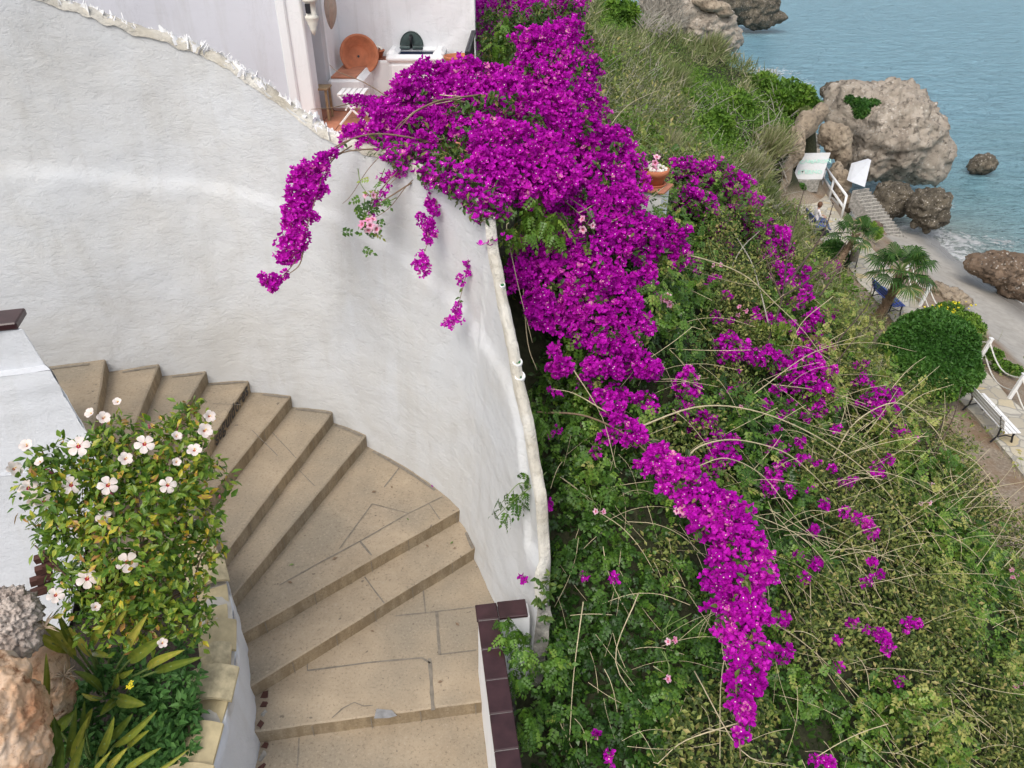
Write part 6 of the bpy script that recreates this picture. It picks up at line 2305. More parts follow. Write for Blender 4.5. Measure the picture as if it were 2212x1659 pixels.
strand('thin bougainvillea strand hanging down the middle of the white wall', [(985, 390, 6.7), (950, 420, 6.6), (935, 470, 6.5), (925, 520, 6.5), (912, 560, 6.5)],
       [(945, 380, 20, 14, 6.7), (925, 400, 12, 12, 6.6), (940, 428, 18, 12, 6.6), (935, 450, 14, 12, 6.55), (918, 480, 16, 14, 6.5), (930, 500, 12, 10, 6.5), (922, 515, 10, 6, 6.5), (905, 570, 14, 16, 6.5), (920, 580, 10, 8, 6.5), (912, 595, 6, 7, 6.5), (970, 372, 16, 12, 6.75)], .025, 1500, None, 4, .006)
strand('sparse bougainvillea strand with few leaves hanging nearest the wall coping', [(1028, 430, 6.7), (1018, 480, 6.6), (1015, 540, 6.5), (1005, 600, 6.5), (990, 660, 6.5), (985, 690, 6.5)],
       [(1010, 475, 14, 10, 6.6), (1025, 482, 8, 8, 6.6), (1000, 490, 8, 6, 6.6), (1018, 512, 8, 8, 6.5), (1020, 530, 8, 10, 6.5), (1002, 570, 4, 4, 6.5), (1015, 575, 4, 4, 6.5), (995, 598, 6, 5, 6.5), (978, 690, 14, 9, 6.5), (990, 682, 8, 6, 6.5), (972, 703, 7, 5, 6.5), (985, 672, 8, 5, 6.5)], .023, 1500, None, 9, .005)
strand('thin bougainvillea twig with a few blooms crossing the white wall top', [(960, 345, 6.9), (900, 360, 6.8), (850, 390, 6.7), (815, 440, 6.7), (800, 470, 6.7)],
       [(855, 375, 12, 6, 6.75), (838, 378, 8, 8, 6.75), (825, 385, 8, 7, 6.7), (870, 358, 14, 8, 6.8), (895, 352, 8, 6, 6.85), (862, 365, 10, 8, 6.8)], .021, 1400,
       [[(900, 350, 6.8), (840, 330, 6.8), (800, 360, 6.8), (760, 420, 6.8), (740, 440, 6.8)], [(950, 360, 6.8), (890, 390, 6.7), (840, 450, 6.65), (790, 480, 6.7)]], 4, .005)
strand('purple sprigs reaching across the terrace floor', [(930, 260, 8.0), (860, 225, 8.4), (800, 212, 8.7), (750, 213, 8.9)],
       [(755, 213, 10, 6, 8.9), (770, 218, 10, 8, 8.8), (790, 222, 14, 10, 8.7), (810, 232, 16, 14, 8.5), (835, 228, 16, 14, 8.4), (838, 205, 10, 8, 8.6), (790, 240, 14, 8, 8.5), (850, 245, 18, 14, 8.2)], .030, 1300, [[(860, 225, 8.4), (790, 180, 8.8), (730, 155, 9.2), (712, 140, 9.3)], [(800, 212, 8.7), (720, 232, 9.2), (672, 236, 9.3)]], 12, .008)

# ------------------------------------------------------ pink trumpet vine
def trumpet(V0, dirv, s, parent=None, name='flower'):
    """one pink trumpet flower with five ruffled lobes"""
    d = Vector(dirv).normalized()
    Mx = Matrix.Translation(V0) @ d.to_track_quat('Z', 'Y').to_matrix().to_4x4() @ Matrix.Scale(s, 4)
    V, F, fm = [], [], []
    n = 20
    prof = [(.07, -1.5), (.11, -1.0), (.22, -.55), (.30, -.12), (.36, .0)]
    for (r_, z) in prof:
        for k in range(n):
            a = 2 * math.pi * k / n
            V.append((r_ * math.cos(a), r_ * math.sin(a), z))
    for ring, (rad_, z_) in enumerate([(.62, .12), (.90, .10)]):
        for k in range(n):
            a = 2 * math.pi * k / n
            lob = abs(math.cos(a * 2.5))
            r2 = rad_ * (.72 + .36 * lob ** .7)
            V.append((r2 * math.cos(a), r2 * math.sin(a), z_ + .10 * math.sin(a * 7 + ring) - .12 * ring * (1 - lob)))
    for ring in range(6):
        for k in range(n):
            k2 = (k + 1) % n
            F.append((ring * n + k, ring * n + k2, (ring + 1) * n + k2, (ring + 1) * n + k))
            fm.append(1 if ring in (2, 3) else 0)
    V = [tuple(Mx @ Vector(q)) for q in V]
    r0 = random.random()
    return npmesh(name, V, F, [M['petal_pink'], M['petal_throat']], parent, fm=fm, rnd=np.clip(RNG.normal(r0, .15, len(F)), 0, 1), smooth=True)


def trumpet_cluster(label, u, v, t, n, rad, s=.032, leaves=14, lr=None, group=None):
    s *= 1.3
    t_ = thing('pink_trumpet_flowers', label, 'flowers', group, loc=tuple(Pt(u, v, t)))
    c = Pt(u, v, t)
    toward = (-c).normalized()
    for k in range(n):
        a = 2 * math.pi * k / max(1, n) + random.uniform(-.4, .4)
        r_ = rad * (0 if (k == 0 and n > 3) else random.uniform(.6, 1))
        off = Pt(u + math.cos(a) * r_, v + math.sin(a) * r_ * .8, t) - c
        dv = toward * .7 + off.normalized() * .7 + Vector((0, 0, random.uniform(-.3, .3))) if off.length > 1e-6 else toward
        trumpet(c + off + toward * random.uniform(0, .04), dv, s * random.uniform(.85, 1.15), t_)
    if leaves:
        lr = lr or rad * 1.8
        P = np.array([Pt(u + random.gauss(0, lr), v + random.gauss(0, lr * .8), t + random.uniform(.02, .12)) for _ in range(leaves)])
        mesh_parts('leaves', leaves_at(P, np.tile([0, -.6, .4], (leaves, 1)), PIN3, (.10, .14), .5), M['leaf_vine'], t_)
        stems('stems', [[Pt(u + random.uniform(-60, 60), v - 60, t + .1), Pt(u + random.uniform(-20, 20), v - 25, t + .06), c] for _ in range(2)], .005, M['stem_green'], t_)
    return t_


trumpet_cluster('bunch of pink trumpet flowers hanging in front of the white wall', 800, 487, 6.6, 6, 22, .034, 16, 26)
trumpet_cluster('pair of pink trumpet flowers above the larger bunch on the white wall', 800, 424, 6.6, 2, 12, .026, 14, 22)
trumpet_cluster('pink trumpet flowers blooming behind the white pebble pot on the pillar', 1415, 352, 8.75, 4, 20, .040, 8, 24)
trumpet_cluster('pink trumpet flowers on the slope right of the hanging bougainvillea lobes', 1440, 648, 7.5, 5, 22, .034, 8)
trumpet_cluster('pink trumpet flowers in the upper bougainvillea above the drift', 1232, 232, 8.6, 4, 18, .034, 10)
trumpet_cluster('pink trumpet flowers opening in the shade beyond the wall coping', 1085, 432, 6.7, 3, 22, .030, 22, 26)
trumpet_cluster('pale pink flowers below the light green fern-like spray', 1268, 485, 6.9, 3, 20, .030, 4)
trumpet_cluster('pale pink trumpet flower pair beside the middle of the long trail', 1474, 1103, 6.1, 4, 18, .028, 4)
for n_, (u, v, k_, rr, w) in enumerate([(1602, 672, 3, 14, 'under the long arching stem'), (1548, 573, 2, 10, 'just above the long arching stem'), (1498, 812, 2, 12, 'beside the fading strand'), (1296, 1104, 2, 10, 'in the leaves near the wall end'), (1450, 1385, 2, 10, 'low in the dark vines left of the trail'),
                                       (1608, 877, 2, 10, 'among dry stems right of the fading strand'), (2000, 1085, 2, 12, 'at the rim of the slope'), (2190, 1240, 3, 12, 'at the right edge of the frame'), (2205, 1480, 2, 14, 'low at the right edge of the frame'), (1440, 1466, 1, 4, 'lowest and alone left of the trail'), (2020, 1050, 2, 10, 'by the dark bare branch')]):
    trumpet_cluster('small pink trumpet flowers ' + w, u, v, ct(u, v, .2), k_, rr, .027, 3)

# ------------------------------------------------------ green vine carpet on the near slope (nobody could count it)
def surf_points(n, xr, yr, test=None, lift=(0, .4), clump=0.0):
    X = RNG.uniform(*xr, n)
    Y = RNG.uniform(*yr, n)
    Z = gz_np(X, Y)
    e = .06
    gx_ = (gz_np(X + e, Y) - Z) / e
    gy_ = (gz_np(X, Y + e) - Z) / e
    nr = unit(np.stack([-gx_, -gy_, np.ones(n)], 1))
    # keep equal density per real surface area
    w = np.sqrt(1 + gx_ ** 2 + gy_ ** 2)
    keep_ = RNG.random(n) < w / max(2.2, 1) if True else None
    cl = np.array([noise.noise(Vector((x * 2.1, y * 2.1, 5))) + .5 * noise.noise(Vector((x * 5, y * 5, 9))) for x, y in zip(X, Y)])
    P = np.stack([X, Y, Z], 1) + nr * (RNG.uniform(lift[0], lift[1], n) + clump * cl)[:, None]
    ok = keep_ & outside_wall(X, Y)
    if clump > .4:
        ok &= (cl > -.34) | (RNG.random(n) < .25)
    if test is not None:
        ok &= test(P)
    return P[ok], nr[ok], cl[ok]


def in_view(P, m=120):
    u, v, d = pix_np(P)
    return (u > -m) & (u < 2212 + m) & (v > -m) & (v < 1659 + m)


def near_ok(P):
    u, v, d = pix_np(P)
    dry = in_poly(u, v, [(1930, 880), (2000, 930), (2060, 1010), (2130, 1130), (2200, 1210), (2300, 1260), (2600, 1260), (2600, 500), (1700, 500)])
    low = P[:, 2] > -10.6
    return in_view(P) & ~((dry) & (d > 10.8)) & low & (P[:, 1] < 11.5) & (d < 13)


vine = tag(empty('vine_carpet', (3, 5, -6)), kind='stuff')
bpy.data.objects.remove(vine)
P, NR, CLV = surf_points(105000, (.2, 7.6), (1.8, 11.2), near_ok, (-.16, .36), .62)
u, v, d = pix_np(P)
olive = np.array([noise.noise(Vector((x * .9, y * .9, 11))) for x, y in zip(P[:, 0], P[:, 1])]) + np.clip((u - 1500) / 2200, 0, .25)
k1 = olive < .12
big = np.array([noise.noise(Vector((x * .55, y * .55, 21))) for x, y in zip(P[k1][:, 0], P[k1][:, 1])])
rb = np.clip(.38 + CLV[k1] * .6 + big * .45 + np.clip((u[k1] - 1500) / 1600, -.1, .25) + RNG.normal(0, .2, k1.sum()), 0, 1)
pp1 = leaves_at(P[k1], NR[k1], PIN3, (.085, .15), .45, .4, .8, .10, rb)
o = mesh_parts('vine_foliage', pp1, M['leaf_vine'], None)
tag(o, 'glossy green feathery vine leaves covering the steep slope below the bougainvillea', 'vines', kind='stuff')
k2 = ~k1
Po = np.repeat(P[k2], 6, axis=0) + RNG.normal(0, .06, (k2.sum() * 6, 3))
No = np.repeat(NR[k2], 6, axis=0)
o = mesh_parts('creeper_foliage', leaves_at(Po, No, (LEAF4_V, LEAF4_F), (.03, .065), .3, .4, .9), M['leaf_olive'], None)
tag(o, 'small olive and yellowing creeper leaves mixed into the vines on the slope', 'creeper', kind='stuff')
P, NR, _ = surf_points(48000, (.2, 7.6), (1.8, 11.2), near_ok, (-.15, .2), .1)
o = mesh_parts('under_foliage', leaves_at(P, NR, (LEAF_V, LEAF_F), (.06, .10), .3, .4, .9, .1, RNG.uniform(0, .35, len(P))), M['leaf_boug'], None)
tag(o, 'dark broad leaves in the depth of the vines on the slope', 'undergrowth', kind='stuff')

# light green feathery spray on the flowers, and other distinct leafy sprays
def spray(label, blobs, n, mat='leaf_vine', tmpl=PIN4, size=(.13, .19), droop=.9, rb=(.55, .9), stem=None):
    t = thing('leafy_spray', label, 'foliage', loc=tuple(Pt(blobs[0][0], blobs[0][1], blobs[0][4])))
    P, NR = blob_points(blobs, 100, (.5, 1.0))
    ix = RNG.integers(0, len(P), n)
    o_ = leaves_at(P[ix], NR[ix], tmpl, size, droop, .5, .6, .1, RNG.uniform(*rb, n))
    mesh_parts('leaves', o_, M[mat], t)
    if stem:
        stems('stems', [[Pt(*q) for q in ln] for ln in stem], .006, M['stem_green'], t)
    return t


spray('light green feathery spray of leaves lying over the bougainvillea beside the wall', [(1160, 480, 44, 34, 6.75), (1130, 500, 34, 34, 6.7), (1200, 490, 34, 34, 6.75), (1150, 440, 22, 30, 6.75)], 130)
spray('fresh green leafy shoots standing in the bougainvillea behind the terrace railing', [(1090, 60, 16, 30, 12.6), (1075, 100, 22, 16, 12.4), (1095, 130, 14, 24, 12.2)], 40, size=(.2, .3))
spray('dark green leafy spray reaching in from the lower coping over the white wall', [(1110, 1075, 40, 24, 5.85), (1085, 1110, 24, 18, 5.85), (1130, 1030, 18, 20, 5.9), (1140, 1060, 16, 14, 5.9)], 34, size=(.10, .13), rb=(.25, .6),
      stem=[[(1180, 1020, 6.0), (1150, 1050, 5.9), (1110, 1080, 5.85), (1070, 1120, 5.85)], [(1150, 1050, 5.9), (1120, 1045, 5.85), (1085, 1085, 5.85)]])
spray('green leafy shoots leaning over the middle of the wall coping', [(1150, 905, 26, 40, 6.35), (1160, 960, 20, 40, 6.25), (1140, 850, 14, 20, 6.5), (1180, 900, 30, 40, 6.5)], 60, size=(.10, .14), rb=(.35, .7))
spray('round leaved creeper climbing the broken end of the curved wall', [(1175, 1290, 22, 30, 5.75), (1200, 1260, 26, 30, 5.8), (1165, 1250, 12, 20, 5.75), (1185, 1330, 16, 16, 5.75)], 90, 'leaf_boug', (LEAF_V, LEAF_F), (.05, .075), .3, (.45, .85))
spray('bright green vine leaves crowding round the brown tiled wall corner', [(1110, 1370, 30, 24, 5.7), (1125, 1410, 30, 30, 5.7), (1120, 1470, 20, 40, 5.65), (1085, 1340, 12, 6, 5.75), (1140, 1560, 24, 60, 5.45)], 200, size=(.10, .15), rb=(.3, .75))
spray('drooping dark leaves hanging under the arch of bougainvillea on the wall', [(1010, 235, 30, 20, 7.3), (1050, 245, 30, 24, 7.3), (980, 300, 50, 20, 7.0), (1030, 320, 40, 24, 7.0), (960, 330, 24, 10, 6.95)], 90, 'leaf_boug', (LEAF_V, LEAF_F), (.05, .09), .9, (.3, .9))
spray('bright feathery leaves on dry stems in front of the round green bush', [(1905, 790, 24, 26, 9.6), (1880, 830, 26, 18, 9.5), (1980, 860, 14, 20, 9.7), (1925, 760, 12, 12, 9.7)], 34, size=(.10, .16), rb=(.7, 1.0))
spray('green drooping leaf spray in front of the bare earth at the right', [(2035, 975, 40, 16, 9.0), (2060, 1010, 28, 30, 9.0), (2010, 990, 22, 20, 9.0)], 36, size=(.11, .16), rb=(.3, .7), stem=[[(1960, 1010, 9.1), (2020, 965, 9.0), (2090, 985, 9.0)]])
spray('pale feathery leaf tuft at the fork of the long arching stem', [(1690, 700, 30, 12, 8.6), (1640, 690, 24, 10, 8.7)], 26, size=(.12, .18), rb=(.7, 1.0))

# long cream arching stems
arcs = [[(1230, 560, 7.2), (1350, 548, 7.6), (1470, 548, 7.8), (1600, 590, 8.2), (1680, 660, 8.5), (1740, 720, 8.8), (1790, 790, 9.0)],
        [(1100, 480, 6.7), (1095, 500, 6.7), (1120, 620, 6.8), (1150, 740, 6.8)],
        [(1350, 935, 6.6), (1500, 880, 6.9), (1620, 885, 7.2), (1740, 930, 7.5), (1850, 1000, 7.8), (1930, 1080, 8.0), (1950, 1130, 8.0)],
        [(1310, 890, 6.7), (1240, 850, 6.7), (1190, 840, 6.7)], [(1470, 1010, 6.4), (1510, 965, 6.5), (1590, 950, 6.7), (1690, 975, 7.0), (1750, 1020, 7.2), (1790, 1060, 7.4)],
        [(1500, 1010, 6.5), (1570, 990, 6.6), (1650, 1030, 6.8), (1720, 1120, 6.9), (1790, 1190, 7.0)], [(1510, 1080, 6.2), (1620, 1110, 6.5), (1730, 1160, 6.7), (1800, 1240, 6.9), (1830, 1310, 7.0)],
        [(1560, 300, 0), (1500, 300, 0)], [(1370, 380, 8.2), (1300, 330, 8.0)],
        [(1297, 330, 8.1), (1320, 270, 8.6), (1360, 225, 9.2), (1410, 200, 9.8), (1425, 195, 9.9)], [(1800, 640, 9.4), (1730, 700, 9.2), (1700, 780, 9.1)], [(1900, 870, 9.3), (1960, 800, 9.6), (2000, 770, 9.7)],
        [(1860, 930, 9.0), (1960, 850, 9.3), (2030, 790, 9.5)], [(1900, 940, 9.0), (1980, 860, 9.3), (2060, 830, 9.4)], [(1830, 990, 8.9), (1900, 900, 9.0), (1940, 840, 9.1)], [(1630, 850, 7.8), (1760, 760, 8.5), (1880, 740, 9.2), (1980, 760, 9.6)],
        [(1670, 830, 8.2), (1800, 850, 8.9), (1950, 900, 9.4), (2010, 900, 9.5)], [(1800, 985, 8.6), (1850, 910, 8.8), (1930, 870, 9.0), (1990, 900, 9.2), (2040, 960, 9.2), (2060, 1050, 9.0), (2100, 1130, 8.8)],
        [(2100, 1130, 8.8), (2000, 1040, 9.0), (1900, 1060, 9.0)], [(2040, 960, 9.2), (2110, 1000, 9.1), (2170, 1080, 9.0), (2220, 1150, 8.9)], [(2060, 1120, 8.8), (2130, 1060, 8.9), (2215, 1040, 8.9)], [(1930, 1150, 8.0), (2060, 1080, 8.6), (2180, 1070, 8.8)],
        [(1830, 1300, 7.1), (1920, 1320, 7.3), (2020, 1370, 7.5), (2120, 1430, 7.6), (2215, 1530, 7.6)], [(1950, 1290, 7.5), (2050, 1380, 7.5), (2150, 1480, 7.5), (2212, 1560, 7.5)], [(1650, 1330, 6.3), (1750, 1400, 6.5), (1850, 1500, 6.5), (1900, 1560, 6.5)],
        [(1240, 800, 6.9), (1300, 900, 6.8), (1330, 1010, 6.5)], [(1600, 1560, 5.4), (1480, 1600, 5.5), (1420, 1650, 5.4)], [(1600, 1300, 5.9), (1560, 1450, 5.7), (1555, 1640, 5.4)], [(1500, 1450, 5.8), (1600, 1620, 5.3), (1700, 1655, 5.4)],
        [(1620, 1280, 6.0), (1560, 1380, 5.8), (1590, 1500, 5.5)], [(1260, 1300, 6.1), (1240, 1450, 5.9), (1230, 1600, 5.7)], [(1380, 1280, 6.2), (1330, 1430, 6.0), (1420, 1560, 5.8)], [(1750, 1260, 6.9), (1760, 1400, 6.6), (1840, 1530, 6.5)],
        [(2212, 1180, 8.7), (2150, 1250, 8.4), (2130, 1340, 8.0)], [(2080, 1480, 7.3), (2150, 1560, 7.2), (2212, 1600, 7.2)], [(1880, 1560, 6.5), (1960, 1500, 6.8), (2100, 1500, 7.2)], [(1130, 620, 7.0), (1140, 740, 6.9), (1160, 800, 6.9)], [(1165, 300, 8.0), (1150, 330, 7.6)],
        [(950, 205, 7.6), (1000, 212, 7.5), (905, 235, 7.3), (865, 275, 7.1)], [(1320, 480, 7.1), (1380, 445, 7.4), (1440, 400, 8.0)], [(1250, 460, 7.0), (1320, 428, 7.3), (1380, 440, 7.4)]]
arcs = [a for a in arcs if all(q[2] > 0 for q in a)]
dv = thing('arching_stems', 'long pale leafless vine stems arching over the green slope', 'stems', loc=tuple(Pt(1600, 900, 7)))
for ln in arcs[:60]:
    stems('stem', [[Pt(*q) for q in ln]], (.0095 if len(ln) > 5 else .006), M['stem'], dv)
b = MB()
for k in range(560):
    u_, v_ = random.uniform(1200, 2230), random.uniform(560, 1690)
    if k % 3 == 0:
        u_, v_ = random.uniform(1650, 2150), random.uniform(780, 1250)
    t_ = ct(u_, v_, random.uniform(-.15, .22))
    if t_ > 10.5 or (u_ < 1400 and v_ < 800):
        continue
    a = random.choice([random.gauss(1.35, .25), random.gauss(1.1, .3), random.gauss(.5, .3), random.gauss(-.4, .3)])
    L = random.uniform(50, 210)
    bend = random.uniform(-.35, .35)
    pts = []
    for f in (0, .33, .66, 1):
        aa = a + bend * f
        pts.append((u_ + math.cos(aa) * L * f, v_ + math.sin(aa) * L * f))
    c = catmull([Pt(x, y, t_ * (1 - .00 * i_)) + Vector((0, 0, .05 * math.sin(3.1 * i_ / 3))) for i_, (x, y) in enumerate(pts)], 3)
    b.tube(c, random.uniform(.0014, .0036), 4, cap=False)
o = b.build('dry_twigs', M['stem'])
tag(o, 'tangle of thin dry straw coloured twigs threaded through the vines', 'twigs', kind='stuff')

# bare dark shrubs standing in the slope
def bare(label, lines, rad=.012, side=10, mat='stem_dark'):
    t = thing('bare_branch', label, 'branch', loc=tuple(Pt(*lines[0][0])))
    for ln in lines:
        b = MB()
        c = catmull([Pt(*q) for q in ln], 5)
        b.tube(c, [rad * (1 - .65 * k / len(c)) for k in range(len(c))], 6)
        for k in range(side):
            q = c[random.randrange(2, len(c))]
            d = Vector((random.uniform(-1, 1), random.uniform(-.3, .3), random.uniform(.1, 1))).normalized()
            b.tube([q, q + d * random.uniform(.01, .03)], [rad * .6, rad * .3], 4)
        b.build('stem', M[mat], t, True)
    return t


bare('dark leafless branch rising in front of the bare earth and white bench', [[(1800, 1110, 8.4), (1900, 1080, 8.8), (1980, 1050, 9.0), (2010, 1000, 9.1), (2035, 950, 9.2), (2060, 900, 9.3), (2078, 835, 9.4)], [(2000, 1010, 9.1), (2015, 960, 9.2), (2040, 905, 9.3), (2052, 885, 9.3)],
                                                                  [(2010, 990, 9.1), (1995, 940, 9.2), (1985, 915, 9.2)], [(1985, 1050, 9.0), (2040, 1055, 9.0), (2090, 1045, 9.0)]])
bare('dark leafless branch curving low over the right side of the slope', [[(1900, 1155, 8.2), (1990, 1140, 8.4), (2070, 1120, 8.6), (2110, 1085, 8.8)], [(2010, 1145, 8.4), (2080, 1165, 8.5), (2140, 1180, 8.6), (2212, 1175, 8.6)]])
bare('dark bare shrub with upright twigs standing before the small palm', [[(1640, 790, 8.6), (1665, 720, 8.8), (1690, 640, 9.2), (1700, 560, 9.5), (1720, 470, 9.8), (1740, 400, 10)], [(1695, 620, 9.2), (1740, 560, 9.5), (1780, 500, 9.8), (1800, 440, 10)], [(1690, 640, 9.2), (1740, 610, 9.4), (1800, 560, 9.7), (1830, 520, 9.9)],
                                                                     [(1770, 640, 9.6), (1800, 600, 9.8), (1830, 560, 9.9)], [(1690, 650, 9.2), (1670, 600, 9.3), (1655, 560, 9.4)]], .014)
bare('dark double twig slanting past the blue bench', [[(1775, 790, 9.2), (1815, 730, 9.5), (1850, 690, 9.6), (1875, 655, 9.7), (1885, 615, 9.8)], [(1780, 880, 9.0), (1800, 800, 9.2), (1840, 740, 9.4), (1880, 700, 9.5)]])
bare('thin grey twig rising on the slope beside the purple thicket', [[(1660, 700, 8.9), (1640, 620, 9.3), (1620, 560, 9.6), (1570, 480, 10), (1540, 420, 10.3)], [(1560, 620, 9.3), (1600, 540, 9.7), (1640, 500, 9.9)]], .010, 6, 'twig_grey')

# ------------------------------------------------------ far hillside scrub
BLADE_V = np.array([(-.022, 0, 0), (.022, 0, 0), (-.018, .5, .03), (.018, .5, .03), (0, 1, -.06)], float)
BLADE_F = [(0, 1, 3), (0, 3, 2), (2, 3, 4)]


def far_ok(P):
    u, v, d = pix_np(P)
    bare_ = in_poly(u, v, [(1655, 450), (1680, 330), (1730, 245), (1800, 222), (1800, 430)]) & (d > 26)
    return in_view(P, 60) & (d > 10.5) & (P[:, 2] > -12.0) & ~bare_


def patch_noise(P, s, o):
    return np.array([noise.noise(Vector((x * s, y * s, o))) for x, y in zip(P[:, 0], P[:, 1])])


P, NR, CL2 = surf_points(74000, (-.6, 17), (9.5, 48), far_ok, (-.1, .4), .6)
P2, NR2, CL22 = surf_points(26000, (-1, 22), (44, 88), far_ok, (.0, .5), .5)
P = np.concatenate([P, P2]); NR = np.concatenate([NR, NR2]); CL2 = np.concatenate([CL2, CL22])
u, v, d = pix_np(P)
# ivy-like bright creeper patches, chosen by where they grow
gmask = in_poly(u, v, [(1500, 215), (1600, 200), (1640, 250), (1620, 330), (1560, 345), (1520, 320), (1490, 270)]) | in_poly(u, v, [(1640, 175), (1760, 165), (1790, 235), (1700, 290), (1640, 270), (1610, 210)]) \
    | in_poly(u, v, [(1290, 0), (1400, 0), (1400, 60), (1340, 80), (1290, 70)]) | in_poly(u, v, [(1440, 140), (1560, 150), (1600, 200), (1500, 215)])
gmask |= (patch_noise(P, .45, 2) > .28)
reed = ~gmask
n = reed.sum()
stalk_up = np.array([.12, -.1, 1.0])
PR = np.repeat(P[reed], 3, axis=0) + RNG.normal(0, .12, (n * 3, 3))
cln = np.repeat(CL2[reed], 3)
dirs = unit(RNG.normal(0, .60, (len(PR), 3)) + stalk_up * .8 + np.array([.25, 0, 0]))
fr = frames(dirs, rand_unit(len(PR)))
dd = np.repeat(d[reed], 3)
sz = RNG.uniform(.18, .5, len(PR)) * np.clip(dd / 26, .75, 1.9)
wide = fr.copy(); wide[:, :, 0] *= np.clip(dd / 26, .7, 1.8)[:, None]
rbs = np.clip(.40 + cln * .75 + RNG.normal(0, .24, len(PR)), 0, 1)
o = mesh_parts('hillside_scrub', scatter(BLADE_V, BLADE_F, PR, wide, sz, None, rbs), M['leaf_scrub'], None)
tag(o, 'grey green reeds and broom covering the far hillside above the sea', 'scrub', kind='stuff')
PL_ = np.repeat(P[reed], 2, axis=0) + RNG.normal(0, .14, (n * 2, 3)) + np.array([0, 0, .08])
o = mesh_parts('broom_foliage', leaves_at(PL_, np.repeat(NR[reed], 2, axis=0), (LEAF4_V, LEAF4_F), (.08, .18), .1, .6, 1.0, .1, np.clip(.4 + np.repeat(CL2[reed], 2) * .7 + RNG.normal(0, .2, len(PL_)), 0, 1)), M['leaf_olive'], None)
tag(o, 'small olive leaves of broom and brush mixed through the far hillside reeds', 'brush', kind='stuff')
n = gmask.sum()
PI_ = np.repeat(P[gmask], 7, axis=0) + RNG.normal(0, .13, (n * 7, 3)) + np.array([0, 0, .12])
NI = np.repeat(NR[gmask], 7, axis=0)
rbs = np.clip(.45 + np.repeat(CL2[gmask], 7) * .6 + RNG.normal(0, .18, len(PI_)), 0, 1)
dd = np.repeat(d[gmask], 7)
o = mesh_parts('creeper_patches', leaves_at(PI_, NI, (LEAF4_V, LEAF4_F), (.07, .15), .2, .6, .9, .1, rbs), M['leaf_ivy'], None)
tag(o, 'bright green creeper draped in patches over the far hillside', 'creeper', kind='stuff')

# individual tall reed tufts leaning out of the scrub
def tuft(label, u, v, t, n, L, lean, mat='leaf_scrub', rb=(.3, .95), group=None, wd=1.0):
    t = ground_t(u, v, .1, 12, 90)
    c = np.array(Pt(u, v, t))
    L = L * .55
    n = int(n * 1.3)
    P_ = c + RNG.normal(0, .30, (n, 3)) * np.array([1, 1, .25])
    dr = unit(RNG.normal(0, .38, (n, 3)) + np.array(lean))
    f_ = frames(dr, rand_unit(n)); f_[:, :, 0] *= wd * .8
    o_ = mesh_parts('reed_tuft', scatter(BLADE_V, BLADE_F, P_, f_, RNG.uniform(.6, 1.1, n) * L, None, RNG.uniform(*rb, n)), M[mat], None)
    return tag(o_, label, 'reeds', group)


tuft('tall sandy brown reed clump leaning out above the ochre cliff', 1655, 330, 31, 420, 2.6, (.35, -.1, 1), rb=(.55, 1), wd=1.6)
tuft('tall sandy reed clump beside the green creeper on the slope', 1610, 380, 26, 340, 2.2, (.4, -.1, 1), rb=(.6, 1), wd=1.6)
tuft('broad grey green reed tuft in the upper middle of the hillside', 1440, 190, 26, 420, 2.2, (.45, 0, 1), rb=(.2, .8), wd=1.5)
tuft('grey green reed tuft leaning towards the headland rocks', 1530, 120, 42, 320, 3.0, (.5, 0, 1), rb=(.3, .9), wd=1.6)
tuft('grey green reed tuft just behind the upper bougainvillea', 1340, 280, 14, 420, 1.1, (.3, 0, 1), rb=(.3, .9), wd=1.2)
tuft('dry feathery tuft below the green creeper on the slope', 1430, 330, 17, 420, 1.2, (.4, -.1, 1), rb=(.5, 1), wd=1.2)
tuft('grey green tuft low on the slope above the purple thicket', 1560, 420, 19, 420, 1.4, (.4, -.1, 1), rb=(.3, .9), wd=1.2)
tuft('grey reed tuft beside the path left of the blue bench', 1700, 520, 27, 260, 1.3, (.3, -.1, 1), rb=(.3, .8), wd=1.3)
tuft('dark green tuft at the foot of the slope under the ochre cliff', 1640, 430, 27, 420, 1.6, (.3, 0, 1), rb=(0, .5), wd=1.3)
# grey leafless thicket at the top
b = MB()
for k in range(420):
    u_, v_ = random.uniform(1385, 1470), random.uniform(-10, 75)
    t_ = ground_t(u_, v_, .5, 16)
    q = Pt(u_, v_, min(t_, 60))
    d_ = Vector((random.uniform(-1, 1), random.uniform(-.5, .5), random.uniform(.2, 1))).normalized()
    L = random.uniform(.6, 1.6)
    b.tube([q - d_ * .3, q + d_ * L * .5 + Vector((0, 0, .1)), q + d_ * L], [.035, .025, .01], 4, cap=False)
tag(b.build('dry_thicket', M['twig_grey']), 'grey leafless thicket beside the headland rocks at the top of the frame', 'thicket', kind='stuff')
b = MB()
for k in range(900):
    u_, v_ = random.uniform(1270, 1700), random.uniform(120, 480)
    t_ = ground_t(u_, v_, .3, 12)
    if t_ > 42:
        continue
    q = Pt(u_, v_, t_)
    d_ = Vector((random.uniform(-1, 1), random.uniform(-.5, .5), random.uniform(.1, 1))).normalized()
    L = random.uniform(.3, .9) * max(.6, t_ / 24)
    b.tube([q - d_ * .2, q + d_ * L * .5 + Vector((0, 0, .05)), q + d_ * L], [.008 * t_ / 14, .006 * t_ / 14, .003], 3, cap=False)
tag(b.build('dry_twigs', M['twig_grey']), 'bare grey twigs sticking out of the hillside scrub', 'twigs', kind='stuff')

